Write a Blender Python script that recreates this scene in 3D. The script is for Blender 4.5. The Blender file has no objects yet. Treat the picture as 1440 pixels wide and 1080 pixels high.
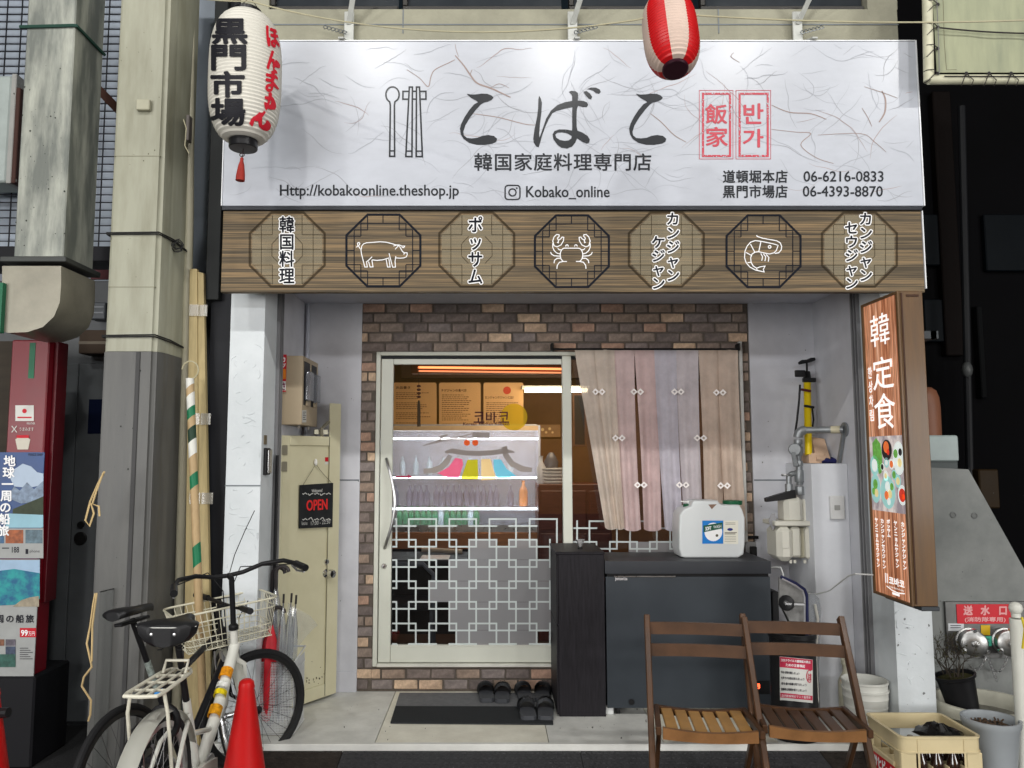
import bpy, bmesh, math, random
from mathutils import Vector, Matrix
from mathutils.geometry import tessellate_polygon
random.seed(7)
R = math.radians
PI = math.pi
scene = bpy.context.scene
C = scene.collection

# ------------------------------------------------------------------ camera
F, CX, CY, CZ = 1100.0, 690.0, 540.0, 1.535
TH = math.atan(102 / F)
cam_d = bpy.data.cameras.new('camera')
cam = bpy.data.objects.new('camera', cam_d)
C.objects.link(cam)
cam.location = (0, 0, CZ)
cam.rotation_euler = (PI / 2 + TH, 0, 0)
cam_d.sensor_width = 36
cam_d.lens = 36 * F / 1440
cam_d.shift_x = (720 - CX) / 1440
cam_d.clip_start = 0.05
cam_d.clip_end = 300
scene.camera = cam

# ------------------------------------------------------------------ night sky
world = bpy.data.worlds.new('World')
scene.world = world
world.use_nodes = True
wn = world.node_tree
bg = wn.nodes['Background']
sky = wn.nodes.new('ShaderNodeTexSky')
sky.sky_type = 'NISHITA'
sky.sun_disc = False
sky.sun_elevation = R(4)
sky.sun_rotation = R(180)
wn.links.new(sky.outputs[0], bg.inputs[0])
bg.inputs[1].default_value = 0.012

# ------------------------------------------------------------------ arcade lamps over the street (middle three reflect in the sign, outer two added)
def area(name, loc, target, size, power, col, shape='DISK', sy=None):
    l = bpy.data.lights.new(name, 'AREA')
    l.shape = shape
    l.size = size
    if sy: l.size_y = sy
    l.energy = power
    l.color = col
    o = bpy.data.objects.new(name, l)
    C.objects.link(o)
    o.location = loc
    d = Vector(target) - Vector(loc)
    o.rotation_euler = d.to_track_quat('-Z', 'Y').to_euler()
    return o
LAMPS, LAMPY, LAMPZ = [-3.85, -1.5, 0.85, 3.22, 5.6], -1.5, 6.85
for x in LAMPS:
    area('arcade_and_fill_light', (x, LAMPY, LAMPZ), (x * 0.8, 4.2, 0.6), 0.36, 158, (1.0, 0.985, 0.955))
FARFILL = [(-5.0, -9.0), (0.0, -9.0), (5.0, -9.0)]
for x, y in FARFILL:
    area('arcade_and_fill_light', (x, y, 4.9), (x * 0.4, 4.6, 1.2), 3.0, 270, (0.99, 0.985, 1.0), 'RECTANGLE', 0.7)  # added far fill for the recess, kept out of the door glass reflection

# added fill lights for the recess from across the street, left and right of the view's own reflection
for x in (-6.6, 9.6):
    area('street_fill_light', (x, -6.0, 1.7), (0.5, 5.0, 1.7), 5.0, 680, (1.0, 0.995, 0.985), 'RECTANGLE', 2.6)
scene.view_settings.view_transform = 'Standard'
scene.view_settings.look = 'None'
scene.view_settings.exposure = -0.27
scene.view_settings.gamma = 1
scene.view_settings.use_curve_mapping = False
scene.cycles.use_denoising = True
scene.cycles.max_bounces = 8
scene.cycles.transparent_max_bounces = 24
scene.cycles.sample_clamp_indirect = 6

# ------------------------------------------------------------------ picture ray helpers (find real points on real planes)
def ray(px, py):
    u = (px - CX) / F
    v = (CY - py) / F
    return Vector((u, math.cos(TH) - v * math.sin(TH), math.sin(TH) + v * math.cos(TH)))
def W(px, py, Y):
    d = ray(px, py)
    return Vector((0, 0, CZ)) + d * (Y / d.y)
def G(px, py, Z):
    d = ray(px, py)
    return Vector((0, 0, CZ)) + d * ((Z - CZ) / d.z)
def PY(Y, off=0.0):
    return lambda x, y, k=0.0: W(x, y, Y) + Vector((0, -off - k, 0))
def PP(p, n, off=0.0):
    p = Vector(p); n = Vector(n).normalized()
    o = Vector((0, 0, CZ))
    def f(x, y, k=0.0):
        d = ray(x, y)
        t = (p - o).dot(n) / d.dot(n)
        return o + d * t + n * (off + k)
    return f

# ------------------------------------------------------------------ materials
MATS = {}
def srgb(r, g, b):
    f = lambda c: (c / 255 / 12.92) if c / 255 <= 0.04045 else ((c / 255 + 0.055) / 1.055) ** 2.4
    return (f(r), f(g), f(b), 1)
def mat(name, col, rough=0.5, metal=0.0, var=0.12, scale=6.0, bump=0.0, bscale=60.0, emit=0.0, ecol=None,
        trans=0.0, stretch=(1, 1, 1), col2=None, c2=(0.5, 0.62), coat=0.0, detail=5, alpha=1.0, bdist=0.004, spec=0.5):
    if name in MATS: return MATS[name]
    m = bpy.data.materials.new(name)
    m.use_nodes = True
    nt = m.node_tree
    N, L = nt.nodes, nt.links
    b = N['Principled BSDF']
    col = tuple(col) if len(col) == 4 else tuple(col) + (1,)
    tc = N.new('ShaderNodeTexCoord')
    mp = N.new('ShaderNodeMapping')
    mp.inputs['Scale'].default_value = stretch
    L.new(tc.outputs['Object'], mp.inputs['Vector'])
    if var > 0 or col2:
        nz = N.new('ShaderNodeTexNoise')
        nz.inputs['Scale'].default_value = scale
        nz.inputs['Detail'].default_value = detail
        nz.inputs['Roughness'].default_value = 0.62
        L.new(mp.outputs[0], nz.inputs['Vector'])
        rp = N.new('ShaderNodeValToRGB')
        e = rp.color_ramp.elements
        if col2:
            col2 = tuple(col2) if len(col2) == 4 else tuple(col2) + (1,)
            e[0].position, e[1].position = c2
            e[0].color = col
            e[1].color = col2
        else:
            e[0].position, e[1].position = 0.3, 0.7
            e[0].color = tuple(c * (1 - var) for c in col[:3]) + (1,)
            e[1].color = tuple(min(1, c * (1 + var)) for c in col[:3]) + (1,)
        L.new(nz.outputs['Fac'], rp.inputs['Fac'])
        L.new(rp.outputs[0], b.inputs['Base Color'])
        ra = N.new('ShaderNodeMapRange')
        ra.inputs['To Min'].default_value = max(0.02, rough - 0.08)
        ra.inputs['To Max'].default_value = min(1, rough + 0.1)
        L.new(nz.outputs['Fac'], ra.inputs['Value'])
        L.new(ra.outputs[0], b.inputs['Roughness'])
    else:
        b.inputs['Base Color'].default_value = col
        b.inputs['Roughness'].default_value = rough
    b.inputs['Metallic'].default_value = metal
    b.inputs['Specular IOR Level'].default_value = spec if (metal > 0.2 or spec != 0.5) else (0.22 if max(col[:3]) < 0.08 and not col2 else 0.36)
    if coat: b.inputs['Coat Weight'].default_value = coat; b.inputs['Coat Roughness'].default_value = 0.15
    if trans: b.inputs['Transmission Weight'].default_value = trans
    if alpha < 1: b.inputs['Alpha'].default_value = alpha
    if emit:
        b.inputs['Emission Strength'].default_value = emit
        if ecol: b.inputs['Emission Color'].default_value = tuple(ecol)[:3] + (1,)
        elif var > 0 or col2: L.new(rp.outputs[0], b.inputs['Emission Color'])
        else: b.inputs['Emission Color'].default_value = col
    if bump:
        n2 = N.new('ShaderNodeTexNoise')
        n2.inputs['Scale'].default_value = bscale
        n2.inputs['Detail'].default_value = 6
        L.new(mp.outputs[0], n2.inputs['Vector'])
        bp = N.new('ShaderNodeBump')
        bp.inputs['Strength'].default_value = bump
        bp.inputs['Distance'].default_value = bdist
        L.new(n2.outputs['Fac'], bp.inputs['Height'])
        L.new(bp.outputs[0], b.inputs['Normal'])
    MATS[name] = m
    return m
def clear(name, tint=(1, 1, 1), refl=1.0, rough=0.02, milk=0.0, milkcol=(0.8, 0.8, 0.8)):
    """clear sheet: transparent + fresnel reflection, optionally part milky"""
    if name in MATS: return MATS[name]
    m = bpy.data.materials.new(name); m.use_nodes = True
    nt = m.node_tree; N, L = nt.nodes, nt.links
    N.remove(N['Principled BSDF'])
    out = N['Material Output']
    t = N.new('ShaderNodeBsdfTransparent'); t.inputs[0].default_value = tuple(tint) + (1,)
    g = N.new('ShaderNodeBsdfGlossy'); g.inputs['Roughness'].default_value = rough
    fr = N.new('ShaderNodeFresnel'); ge = N.new('ShaderNodeNewGeometry'); ir = N.new('ShaderNodeMapRange')
    ir.inputs['To Min'].default_value = 1.5; ir.inputs['To Max'].default_value = 1 / 1.5
    L.new(ge.outputs['Backfacing'], ir.inputs['Value']); L.new(ir.outputs[0], fr.inputs[0])
    mu = N.new('ShaderNodeMath'); mu.operation = 'MULTIPLY'; mu.inputs[1].default_value = refl
    L.new(fr.outputs[0], mu.inputs[0])
    mx = N.new('ShaderNodeMixShader'); L.new(mu.outputs[0], mx.inputs[0])
    src = t.outputs[0]
    if milk:
        d = N.new('ShaderNodeBsdfDiffuse'); d.inputs[0].default_value = tuple(milkcol) + (1,)
        m2 = N.new('ShaderNodeMixShader'); m2.inputs[0].default_value = milk
        L.new(t.outputs[0], m2.inputs[1]); L.new(d.outputs[0], m2.inputs[2]); src = m2.outputs[0]
    L.new(src, mx.inputs[1]); L.new(g.outputs[0], mx.inputs[2]); L.new(mx.outputs[0], out.inputs[0])
    MATS[name] = m
    return m

# ------------------------------------------------------------------ mesh builder
class B:
    def __init__(s, mtx=None):
        s.bm = bmesh.new(); s.mtx = mtx
    def box(s, x0, x1, y0, y1, z0, z1, bev=0.0, mtx=None, seg=1):
        x0, x1 = min(x0, x1), max(x0, x1); y0, y1 = min(y0, y1), max(y0, y1); z0, z1 = min(z0, z1), max(z0, z1)
        r = bmesh.ops.create_cube(s.bm, size=1)
        vs = r['verts']
        for v in vs:
            v.co = Vector(((x0 + x1) / 2 + v.co.x * (x1 - x0), (y0 + y1) / 2 + v.co.y * (y1 - y0), (z0 + z1) / 2 + v.co.z * (z1 - z0)))
        if bev:
            es = list({e for v in vs for e in v.link_edges})
            r = bmesh.ops.bevel(s.bm, geom=es, offset=min(bev, 0.45 * min(x1 - x0, y1 - y0, z1 - z0)), segments=seg, affect='EDGES', profile=0.7)
            vs = list({v for f in r['faces'] for v in f.verts} | {v for v in vs if v.is_valid})
        if mtx:
            for v in vs: v.co = mtx @ v.co
        return s
    def face(s, pts):
        vs = [s.bm.verts.new(Vector(p)) for p in pts]
        try: s.bm.faces.new(vs)
        except ValueError: pass
        return s
    def hexa(s, p):   # 8 points: bottom 4, top 4
        v = [s.bm.verts.new(Vector(q)) for q in p]
        for f in ((0, 3, 2, 1), (4, 5, 6, 7), (0, 1, 5, 4), (1, 2, 6, 5), (2, 3, 7, 6), (3, 0, 4, 7)):
            s.bm.faces.new([v[i] for i in f])
        return s
    def bar(s, a, b, w, h, up=(0, 0, 1), bev=0.0):
        a, b = Vector(a), Vector(b)
        d = (b - a); ln = d.length; d.normalize()
        up = Vector(up)
        if abs(d.dot(up)) > 0.98: up = Vector((0, 1, 0))
        sd = d.cross(up).normalized(); u2 = sd.cross(d)
        m = Matrix(((d.x, sd.x, u2.x, a.x), (d.y, sd.y, u2.y, a.y), (d.z, sd.z, u2.z, a.z), (0, 0, 0, 1)))
        return s.box(0, ln, -w / 2, w / 2, -h / 2, h / 2, bev, m)
    def rings(s, rows, close=False, caps=True):
        vr = [[s.bm.verts.new(p) for p in row] for row in rows]
        n = len(vr[0]); k = len(vr)
        for i in range(k if close else k - 1):
            a, b = vr[i], vr[(i + 1) % k]
            for j in range(n):
                try: s.bm.faces.new((a[j], a[(j + 1) % n], b[(j + 1) % n], b[j]))
                except ValueError: pass
        if caps and not close:
            s.bm.faces.new(list(reversed(vr[0]))); s.bm.faces.new(vr[-1])
        return s
    def tube(s, pts, r, n=8, close=False, caps=True):
        pts = [Vector(p) for p in pts]
        k = len(pts)
        rs = r if isinstance(r, (list, tuple)) else [r] * k
        rows = []; prev = None
        for i, p in enumerate(pts):
            if close: d = pts[(i + 1) % k] - pts[i - 1]
            else: d = pts[min(i + 1, k - 1)] - pts[max(i - 1, 0)]
            if d.length < 1e-9: d = Vector((0, 0, 1))
            d.normalize()
            if prev is None:
                a = Vector((0, 0, 1)) if abs(d.z) < 0.9 else Vector((0, 1, 0))
                u = d.cross(a).normalized()
            else:
                u = (prev - d * prev.dot(d))
                u = u.normalized() if u.length > 1e-6 else d.orthogonal().normalized()
            prev = u; w = d.cross(u)
            rows.append([p + (u * math.cos(2 * PI * j / n) + w * math.sin(2 * PI * j / n)) * rs[i] for j in range(n)])
        return s.rings(rows, close, caps)
    def cyl(s, a, b, r, r2=None, n=20):
        return s.tube([a, b], [r, r if r2 is None else r2], n)
    def lathe(s, c, prof, n=28, axis=(0, 0, 1), caps=True):
        ax = Vector(axis).normalized(); u = ax.orthogonal().normalized(); w = ax.cross(u); c = Vector(c)
        return s.rings([[c + ax * z + (u * math.cos(2 * PI * j / n) + w * math.sin(2 * PI * j / n)) * max(r, 1e-4) for j in range(n)] for r, z in prof], caps=caps)
    def prism(s, pts, d):   # pts: 3D polygon, extruded by vector d
        d = Vector(d)
        a = [s.bm.verts.new(Vector(p)) for p in pts]; b = [s.bm.verts.new(Vector(p) + d) for p in pts]
        n = len(pts)
        s.bm.faces.new(a); s.bm.faces.new(list(reversed(b)))
        for i in range(n): s.bm.faces.new((a[i], b[i], b[(i + 1) % n], a[(i + 1) % n]))
        return s
    def ball(s, c, r, sx=1, sy=1, sz=1, seg=16):
        rr = bmesh.ops.create_uvsphere(s.bm, u_segments=seg, v_segments=max(6, seg // 2), radius=r)
        for v in rr['verts']: v.co = Vector((v.co.x * sx, v.co.y * sy, v.co.z * sz)) + Vector(c)
        return s
    def ribbon(s, pts, w, P, close=False, k=0.0):
        """flat stroke of picture width w through picture points, laid on the surface P"""
        pts = [Vector((p[0], p[1])) for p in pts]
        n = len(pts); L_, R_ = [], []
        for i, p in enumerate(pts):
            a = pts[i - 1] if (i > 0 or close) else p
            b = pts[(i + 1) % n] if (i < n - 1 or close) else p
            d1 = (p - a); d2 = (b - p)
            if d1.length < 1e-6: d1 = d2
            if d2.length < 1e-6: d2 = d1
            d1 = d1.normalized(); d2 = d2.normalized()
            t = (d1 + d2)
            t = t.normalized() if t.length > 1e-4 else d1
            nrm = Vector((-t.y, t.x))
            sc = 1 / max(0.55, nrm.dot(Vector((-d1.y, d1.x))))
            ww = w[i] if isinstance(w, (list, tuple)) else w
            L_.append(s.bm.verts.new(P(*(p + nrm * ww / 2 * sc), k))); R_.append(s.bm.verts.new(P(*(p - nrm * ww / 2 * sc), k)))
        for i in range(n if close else n - 1):
            j = (i + 1) % n
            s.bm.faces.new((L_[i], L_[j], R_[j], R_[i]))
        return s
    def poly(s, pts, P, k=0.0):
        if len(pts) <= 4: return s.face([P(p[0], p[1], k) for p in pts])
        vs = [s.bm.verts.new(P(p[0], p[1], k)) for p in pts]
        for t in tessellate_polygon([[Vector((p[0], p[1], 0)) for p in pts]]):
            try: s.bm.faces.new([vs[i] for i in t])
            except ValueError: pass
        return s
    def prect(s, x0, y0, x1, y1, P, k=0.0):
        return s.poly([(x0, y0), (x1, y0), (x1, y1), (x0, y1)], P, k)
    def disc(s, cx, cy, r, P, k=0.0, n=24, ry=None):
        ry = ry or r
        return s.poly([(cx + r * math.cos(2 * PI * i / n), cy + ry * math.sin(2 * PI * i / n)) for i in range(n)], P, k)
    def xform(s, m):
        for v in s.bm.verts: v.co = m @ v.co
        return s
    def mesh(s, name, smooth=True, ang=35, off=None):
        bm = s.bm
        if s.mtx: bmesh.ops.transform(bm, matrix=s.mtx, verts=bm.verts)
        big = [f for f in bm.faces if len(f.verts) > 4]
        if big: bmesh.ops.triangulate(bm, faces=big)
        bmesh.ops.recalc_face_normals(bm, faces=bm.faces)
        if off is not None: bmesh.ops.translate(bm, vec=-Vector(off), verts=bm.verts)
        m = bpy.data.meshes.new(name)
        bm.to_mesh(m); bm.free()
        if smooth:
            m.shade_smooth()
            m.set_sharp_from_angle(angle=R(ang))
        return m
    def obj(s, name, material, parent=None, local=False, smooth=True, ang=35):
        """one mesh object; world coordinates are moved into the parent's frame (parents are unrotated unless local)"""
        if parent is not None:
            off = Vector((0, 0, 0)) if local else wloc(parent)
            me = s.mesh(name, smooth, ang, off)
            o = bpy.data.objects.new(name, me); C.objects.link(o); o.parent = parent
        else:
            s.bm.verts.ensure_lookup_table()
            cs = [v.co for v in s.bm.verts]
            org = Vector(((min(c.x for c in cs) + max(c.x for c in cs)) / 2, (min(c.y for c in cs) + max(c.y for c in cs)) / 2, min(c.z for c in cs)))
            me = s.mesh(name, smooth, ang, org)
            o = bpy.data.objects.new(name, me); C.objects.link(o); o.location = org
        me.materials.append(material)
        return o
def wloc(o):
    l = Vector((0, 0, 0))
    while o is not None:
        l += o.location; o = o.parent
    return l
def thing(name, label, cat, loc=(0, 0, 0), rz=0.0, group=None):
    o = bpy.data.objects.new(name, None); C.objects.link(o)
    o.empty_display_size = 0.1
    o.location = loc; o.rotation_euler = (0, 0, rz)
    o['label'] = label; o['category'] = cat
    if group: o['group'] = group
    return o
def tag(o, label, cat, group=None):
    o['label'] = label; o['category'] = cat
    if group: o['group'] = group
    return o
def struct(o):
    o['kind'] = 'structure'; return o
def stuff(o):
    o['kind'] = 'stuff'; return o
def copy_tree(o, parent=None):
    c = o.copy(); C.objects.link(c)
    if parent is not None: c.parent = parent
    for ch in [x for x in bpy.data.objects if x.parent == o]: copy_tree(ch, c)
    return c

# ------------------------------------------------------------------ lettering
_tc = bpy.data.curves.new('lettering', 'FONT')
_to = bpy.data.objects.new('lettering', _tc)
_cache = {}
def glyphs(body):
    if body in _cache: return _cache[body]
    C.objects.link(_to)
    _tc.body = body; _tc.resolution_u = 3
    dg = bpy.context.evaluated_depsgraph_get(); dg.update()
    me = bpy.data.meshes.new_from_object(_to.evaluated_get(dg))
    C.objects.unlink(_to)
    vs = [(v.co.x, v.co.y) for v in me.vertices]; fs = [tuple(p.vertices) for p in me.polygons]
    bpy.data.meshes.remove(me)
    _cache[body] = (vs, fs)
    return _cache[body]
ORD = ['leftmost', 'second from the left', 'third from the left', 'fourth from the left', 'fifth from the left', 'sixth from the left', 'seventh from the left', 'eighth from the left', 'ninth from the left', 'tenth from the left', 'eleventh from the left', 'twelfth from the left', 'thirteenth from the left', 'fourteenth from the left', 'fifteenth from the left', 'sixteenth from the left', 'rightmost']
def smooth2(pts, n=5):
    out = []
    for i in range(len(pts) - 1):
        p0 = pts[max(i - 1, 0)]; p1 = pts[i]; p2 = pts[i + 1]; p3 = pts[min(i + 2, len(pts) - 1)]
        for k in range(n):
            t = k / n
            out.append(tuple(0.5 * (2 * p1[j] + (p2[j] - p0[j]) * t + (2 * p0[j] - 5 * p1[j] + 4 * p2[j] - p3[j]) * t * t + (3 * p1[j] - p0[j] - 3 * p2[j] + p3[j]) * t ** 3) for j in (0, 1)))
    out.append(pts[-1]); return out
def put(b, body, quad, P, k=0.0, bold=0.0, em=False, cut=0):
    """lay body into the picture quad (tl, tr, br, bl) on surface P; bold = stroke growth in pixels"""
    vs, fs = glyphs(body)
    if not vs: return
    xs = [v[0] for v in vs]; ys = [v[1] for v in vs]
    if em: x0, x1, y0, y1 = 0.0, 1.0, -0.12, 0.88
    else: x0, x1, y0, y1 = min(xs), max(xs), min(ys), max(ys)
    if len(quad) == 4 and not isinstance(quad[0], (tuple, list)):
        qx0, qy0, qx1, qy1 = quad
        quad = ((qx0, qy0), (qx1, qy0), (qx1, qy1), (qx0, qy1))
    tl, tr, br, bl = [Vector(q) for q in quad]
    offs = [(0, 0)]
    if bold:
        nn = 8 if bold > 0.8 else 4
        offs += [(bold * math.cos(2 * PI * i / nn + 0.4), bold * math.sin(2 * PI * i / nn + 0.4)) for i in range(nn)]
    for q, (ox, oy) in enumerate(offs):
        tmp = bmesh.new()
        nv = []
        for x, y in vs:
            u = (x - x0) / max(1e-6, x1 - x0); v = (y1 - y) / max(1e-6, y1 - y0)
            p = (tl * (1 - u) + tr * u) * (1 - v) + (bl * (1 - u) + br * u) * v
            nv.append(tmp.verts.new((p.x + ox, p.y + oy, 0)))
        for f in fs:
            try: tmp.faces.new([nv[i] for i in f])
            except ValueError: pass
        if cut:
            lo = Vector((min(v.co.x for v in tmp.verts), min(v.co.y for v in tmp.verts), 0)); hi = Vector((max(v.co.x for v in tmp.verts), max(v.co.y for v in tmp.verts), 0))
            for ax in (0, 1):
                t = lo[ax] + cut
                while t < hi[ax]:
                    no = Vector((1, 0, 0)) if ax == 0 else Vector((0, 1, 0))
                    bmesh.ops.bisect_plane(tmp, geom=tmp.verts[:] + tmp.edges[:] + tmp.faces[:], plane_co=no * t, plane_no=no)
                    t += cut
        mp = {}
        for v in tmp.verts: mp[v] = b.bm.verts.new(P(v.co.x, v.co.y, k + q * 0.00004))
        for f in tmp.faces:
            try: b.bm.faces.new([mp[v] for v in f.verts])
            except ValueError: pass
        tmp.free()
def chips(P, x0, x1, y0, y1, n, m_, parent, seed=1, r0=0.4, r1=1.6, name='paint_chips', k=0.0004):
    rnd_ = random.Random(seed); b = B()
    for i in range(n):
        x, y = rnd_.uniform(x0, x1), rnd_.uniform(y0, y1); r = r0 + (r1 - r0) * rnd_.random() ** 3; a0 = rnd_.uniform(0, 6)
        b.poly([(x + r * rnd_.uniform(.5, 1.2) * math.cos(a0 + j * 1.05), y + r * rnd_.uniform(.6, 1.6) * math.sin(a0 + j * 1.05)) for j in range(6)], P, k + i * 0.000002)
    return stuff(b.obj(name, m_, parent, smooth=False))
def column_text(b, body, cx, y0, y1, w, P, k=0.0, bold=0.0, cut=0, cx1=None):
    """vertical writing: one glyph per cell from y0 to y1"""
    n = len(body); h = (y1 - y0) / n
    for i, ch in enumerate(body):
        if ch == ' ': continue
        t = (i + 0.5) / n
        c = cx + ((cx1 - cx) * t if cx1 is not None else 0)
        g = '｜' if ch == 'ー' else ch
        put(b, g, (c - w / 2, y0 + i * h, c + w / 2, y0 + (i + 1) * h), P, k, bold, em=True, cut=cut)
def pbox(b, x0, y0, x1, y1, Yf, Yb, bev=0.0, ref=None):
    """box whose front face covers the picture rectangle at depth Yf"""
    xm, ym = (x0 + x1) / 2, (y0 + y1) / 2
    if ref is not None: ym = ref
    return b.box(W(x0, ym, Yf).x, W(x1, ym, Yf).x, Yf, Yb, W(xm, y0, Yf).z, W(xm, y1, Yf).z, bev)

# ------------------------------------------------------------------ depths of the place (metres from the viewer)
YW, YP, YS, YSTEP = 5.30, 4.385, 4.14, 4.345
ROAD = -0.10

stucco = mat('white_stucco', srgb(196, 202, 204), 0.75, var=0.07, scale=2.4, bump=0.7, bscale=8, bdist=0.010, col2=srgb(212, 217, 219), c2=(0.3, 0.6), detail=10)
stucco_in = mat('inner_plaster', srgb(184, 185, 191), 0.72, var=0.06, scale=1.8, bump=0.35, bscale=16, bdist=0.004, col2=srgb(204, 205, 210), c2=(0.34, 0.6), detail=10)
beige_st = mat('beige_stucco', srgb(152, 150, 132), 0.85, var=0.16, scale=4, bump=0.7, bscale=18, bdist=0.01)
dark_m = mat('dark_paint', (0.018, 0.02, 0.024), 0.55, var=0.3, scale=3)
black_m = mat('black_paint', (0.010, 0.010, 0.011), 0.45, var=0.2, scale=8)
blackp = mat('black_plastic', (0.012, 0.012, 0.013), 0.38, var=0.1, scale=20)
steel = mat('brushed_steel', (0.45, 0.45, 0.45), 0.28, 1.0, var=0.1, scale=20)
chrome = mat('chrome', (0.7, 0.7, 0.7), 0.12, 1.0, var=0.0)
alu = mat('white_aluminium', srgb(204, 206, 194), 0.42, 0.0, var=0.04, scale=4)
galv = mat('galvanised_pipe', srgb(140, 144, 146), 0.42, 0.6, var=0.15, scale=18)

# ---- road, step
road = struct(B().box(-60, 60, -12, 60, ROAD - 0.3, ROAD).obj('road', mat('asphalt', (0.03, 0.03, 0.031), 0.9, var=0.45, scale=90, bump=0.6, bscale=160, bdist=0.003)))
XL = W(428, 430, YW).x        # left inner wall plane
XR = W(1143, 430, YW).x       # right inner wall plane
XLo = W(316, 700, YP).x       # outer corners of the two piers
XRo = W(1313, 900, YP).x
step = struct(B().box(XLo - 0.02, XRo + 0.0, YSTEP + 0.012, YW + 0.1, ROAD, -0.012).obj('step', mat('concrete_step', srgb(120, 118, 112), 0.85, var=0.2, scale=8, bump=0.3)))
tileg = mat('grey_floor_slab', srgb(198, 198, 192), 0.5, var=0.09, scale=7, bump=0.1, bscale=30, col2=srgb(222, 222, 216), c2=(0.35, 0.7))
tilec = mat('cream_floor_slab', srgb(212, 208, 192), 0.5, var=0.07, scale=8, bump=0.1, bscale=30, col2=srgb(232, 229, 214), c2=(0.35, 0.7))
s0, s1 = G(541, 1010, 0).x, G(769, 1030, 0).x
smid = YSTEP + 0.5
slab_x = [(XLo - 0.02, s0, tileg), (s0, s1, tilec), (s1, s1 + 0.62, tileg), (s1 + 0.62, s1 + 1.24, tilec), (s1 + 1.24, XRo, tileg)]
for a, b_, m_ in slab_x:
    B().box(a + 0.002, b_ - 0.002, YSTEP + 0.03, YW, -0.012, 0.0, 0.0015).obj('floor_slab', m_, step)
B().box(XLo - 0.02, XRo, YSTEP - 0.004, YSTEP + 0.028, -0.045, 0.003, 0.004).obj('edge_strip', mat('white_edging', srgb(214, 214, 208), 0.4, var=0.08), step)
# rubber ramps along the step
rub = mat('ribbed_black_rubber', srgb(58, 58, 60), 0.7, var=0.35, scale=60, bump=0.9, bscale=120, bdist=0.004)
brn = mat('worn_dark_brown_rubber', srgb(48, 42, 38), 0.8, var=0.35, scale=25, bump=0.6, bscale=60)
def ramp(x0, x1, m_, label):
    y1 = YSTEP - 0.012; y0 = y1 - 0.42
    b = B().prism([(x0, y1, -0.028), (x0, y1, ROAD + 0.001), (x0, y0, ROAD + 0.001), (x0, y0, ROAD + 0.012)], (x1 - x0, 0, 0))
    for k in range(int((x1 - x0) / 0.03)):
        for j in range(9):
            xx = x0 + 0.015 + k * 0.03 + (0.015 if j % 2 else 0); t = (j + 0.5) / 9
            if xx + 0.012 > x1: continue
            yy = y0 + (y1 - y0) * t; zz = ROAD + 0.012 + (ROAD * -1 - 0.028 - 0.012) * t
            b.box(xx - 0.009, xx + 0.009, yy - 0.006, yy + 0.006, zz - 0.004, zz + 0.003)
    return tag(b.obj('kerb_ramp', m_), label, 'kerb ramp', 'rubber ramps along the step')
xa, xb, xc, xd = W(345, 1065, 4.2).x, W(476, 1065, 4.2).x, W(820, 1065, 4.2).x, W(1166, 1065, 4.2).x
ramp(xa, xb - 0.004, brn, 'worn dark brown rubber ramp by the white bicycle, below the left end of the step')
ramp(xb, xc - 0.003, rub, 'black studded rubber ramp on the road in front of the door mat')
ramp(xc, xd, rub, 'black studded rubber ramp on the road under the two wooden chairs')
ramp(xd + 0.004, xd + 0.3, brn, 'short brown rubber ramp piece beside the beige bottle crate')

# ---- piers and vestibule walls
shop = thing('shop_building', 'white plastered shopfront with grey-violet recess under the big restaurant sign', 'building', (0, YW, 0))
ZB = W(700, 408, YS).z        # underside of the sign band
def pier(x0, x1, name):
    b = B(); b.box(x0, x1, YP, YW, ROAD, ZB + 0.35, 0.012, seg=2)
    return b.obj(name, stucco, shop)
pier(XLo, XL, 'pier')
pier(XR, XRo, 'pier')
# trowel ridges on the pier fronts
random.seed(3)
for (x0, x1) in ((XLo, XL), (XR, XRo)):
    b = B()
    for i in range(60):
        cx = random.uniform(x0 + 0.04, x1 - 0.05); cz = random.uniform(0.1, 2.2); r = random.uniform(0.03, 0.1); a0 = random.uniform(0, 6.28)
        pts = []
        for j in range(7):
            a = a0 + j * random.uniform(0.12, 0.2)
            x = cx + r * math.cos(a); z = cz + r * 0.5 * math.sin(a)
            pts.append((min(max(x, x0 + 0.01), x1 - 0.01), YP - 0.0002, z))
        b.tube(pts, [0.0005] + [random.uniform(0.0018, 0.0042)] * 5 + [0.0005], 5)
    stuff(b.obj('trowel_ridges', stucco, shop))
grime = mat('grime_grey', srgb(120, 122, 122), 0.9, var=0.3, scale=30)
chips(PY(YP, 0.0006), 322, 366, 860, 984, 26, grime, shop, 3, 0.4, 2.0, 'grime_specks')
chips(PY(YP, 0.0006), 1262, 1308, 870, 1000, 22, grime, shop, 4, 0.4, 1.8, 'grime_specks')
chips(PY(YW - 0.014, 0.0006), 434, 506, 500, 965, 26, grime, shop, 5, 0.3, 1.1, 'grime_specks')
chips(PY(YW - 0.014, 0.0006), 1066, 1140, 440, 780, 22, grime, shop, 6, 0.3, 1.1, 'grime_specks')
chips(lambda x, y, k=0: G(x, y, 0.0003 + k), 480, 1180, 976, 1042, 70, mat('floor_dirt', srgb(96, 94, 90), 0.9, var=0.4, scale=40), step, 8, 0.3, 1.5, 'floor_specks')
# horizontal score on left pier
B().box(XLo - 0.001, XL, YP - 0.002, YP, W(340, 684, YP).z, W(340, 682, YP).z).obj('joint', mat('joint_shadow_grey', srgb(120, 126, 130), .8), shop)
# ceiling of the recess
ZC = W(700, 427, YW).z
B().box(XL, XR, YP, YW, ZC, ZC + 0.05).obj('soffit', mat('grey_soffit', srgb(196, 198, 206), 0.7, var=0.08), shop)
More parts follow.
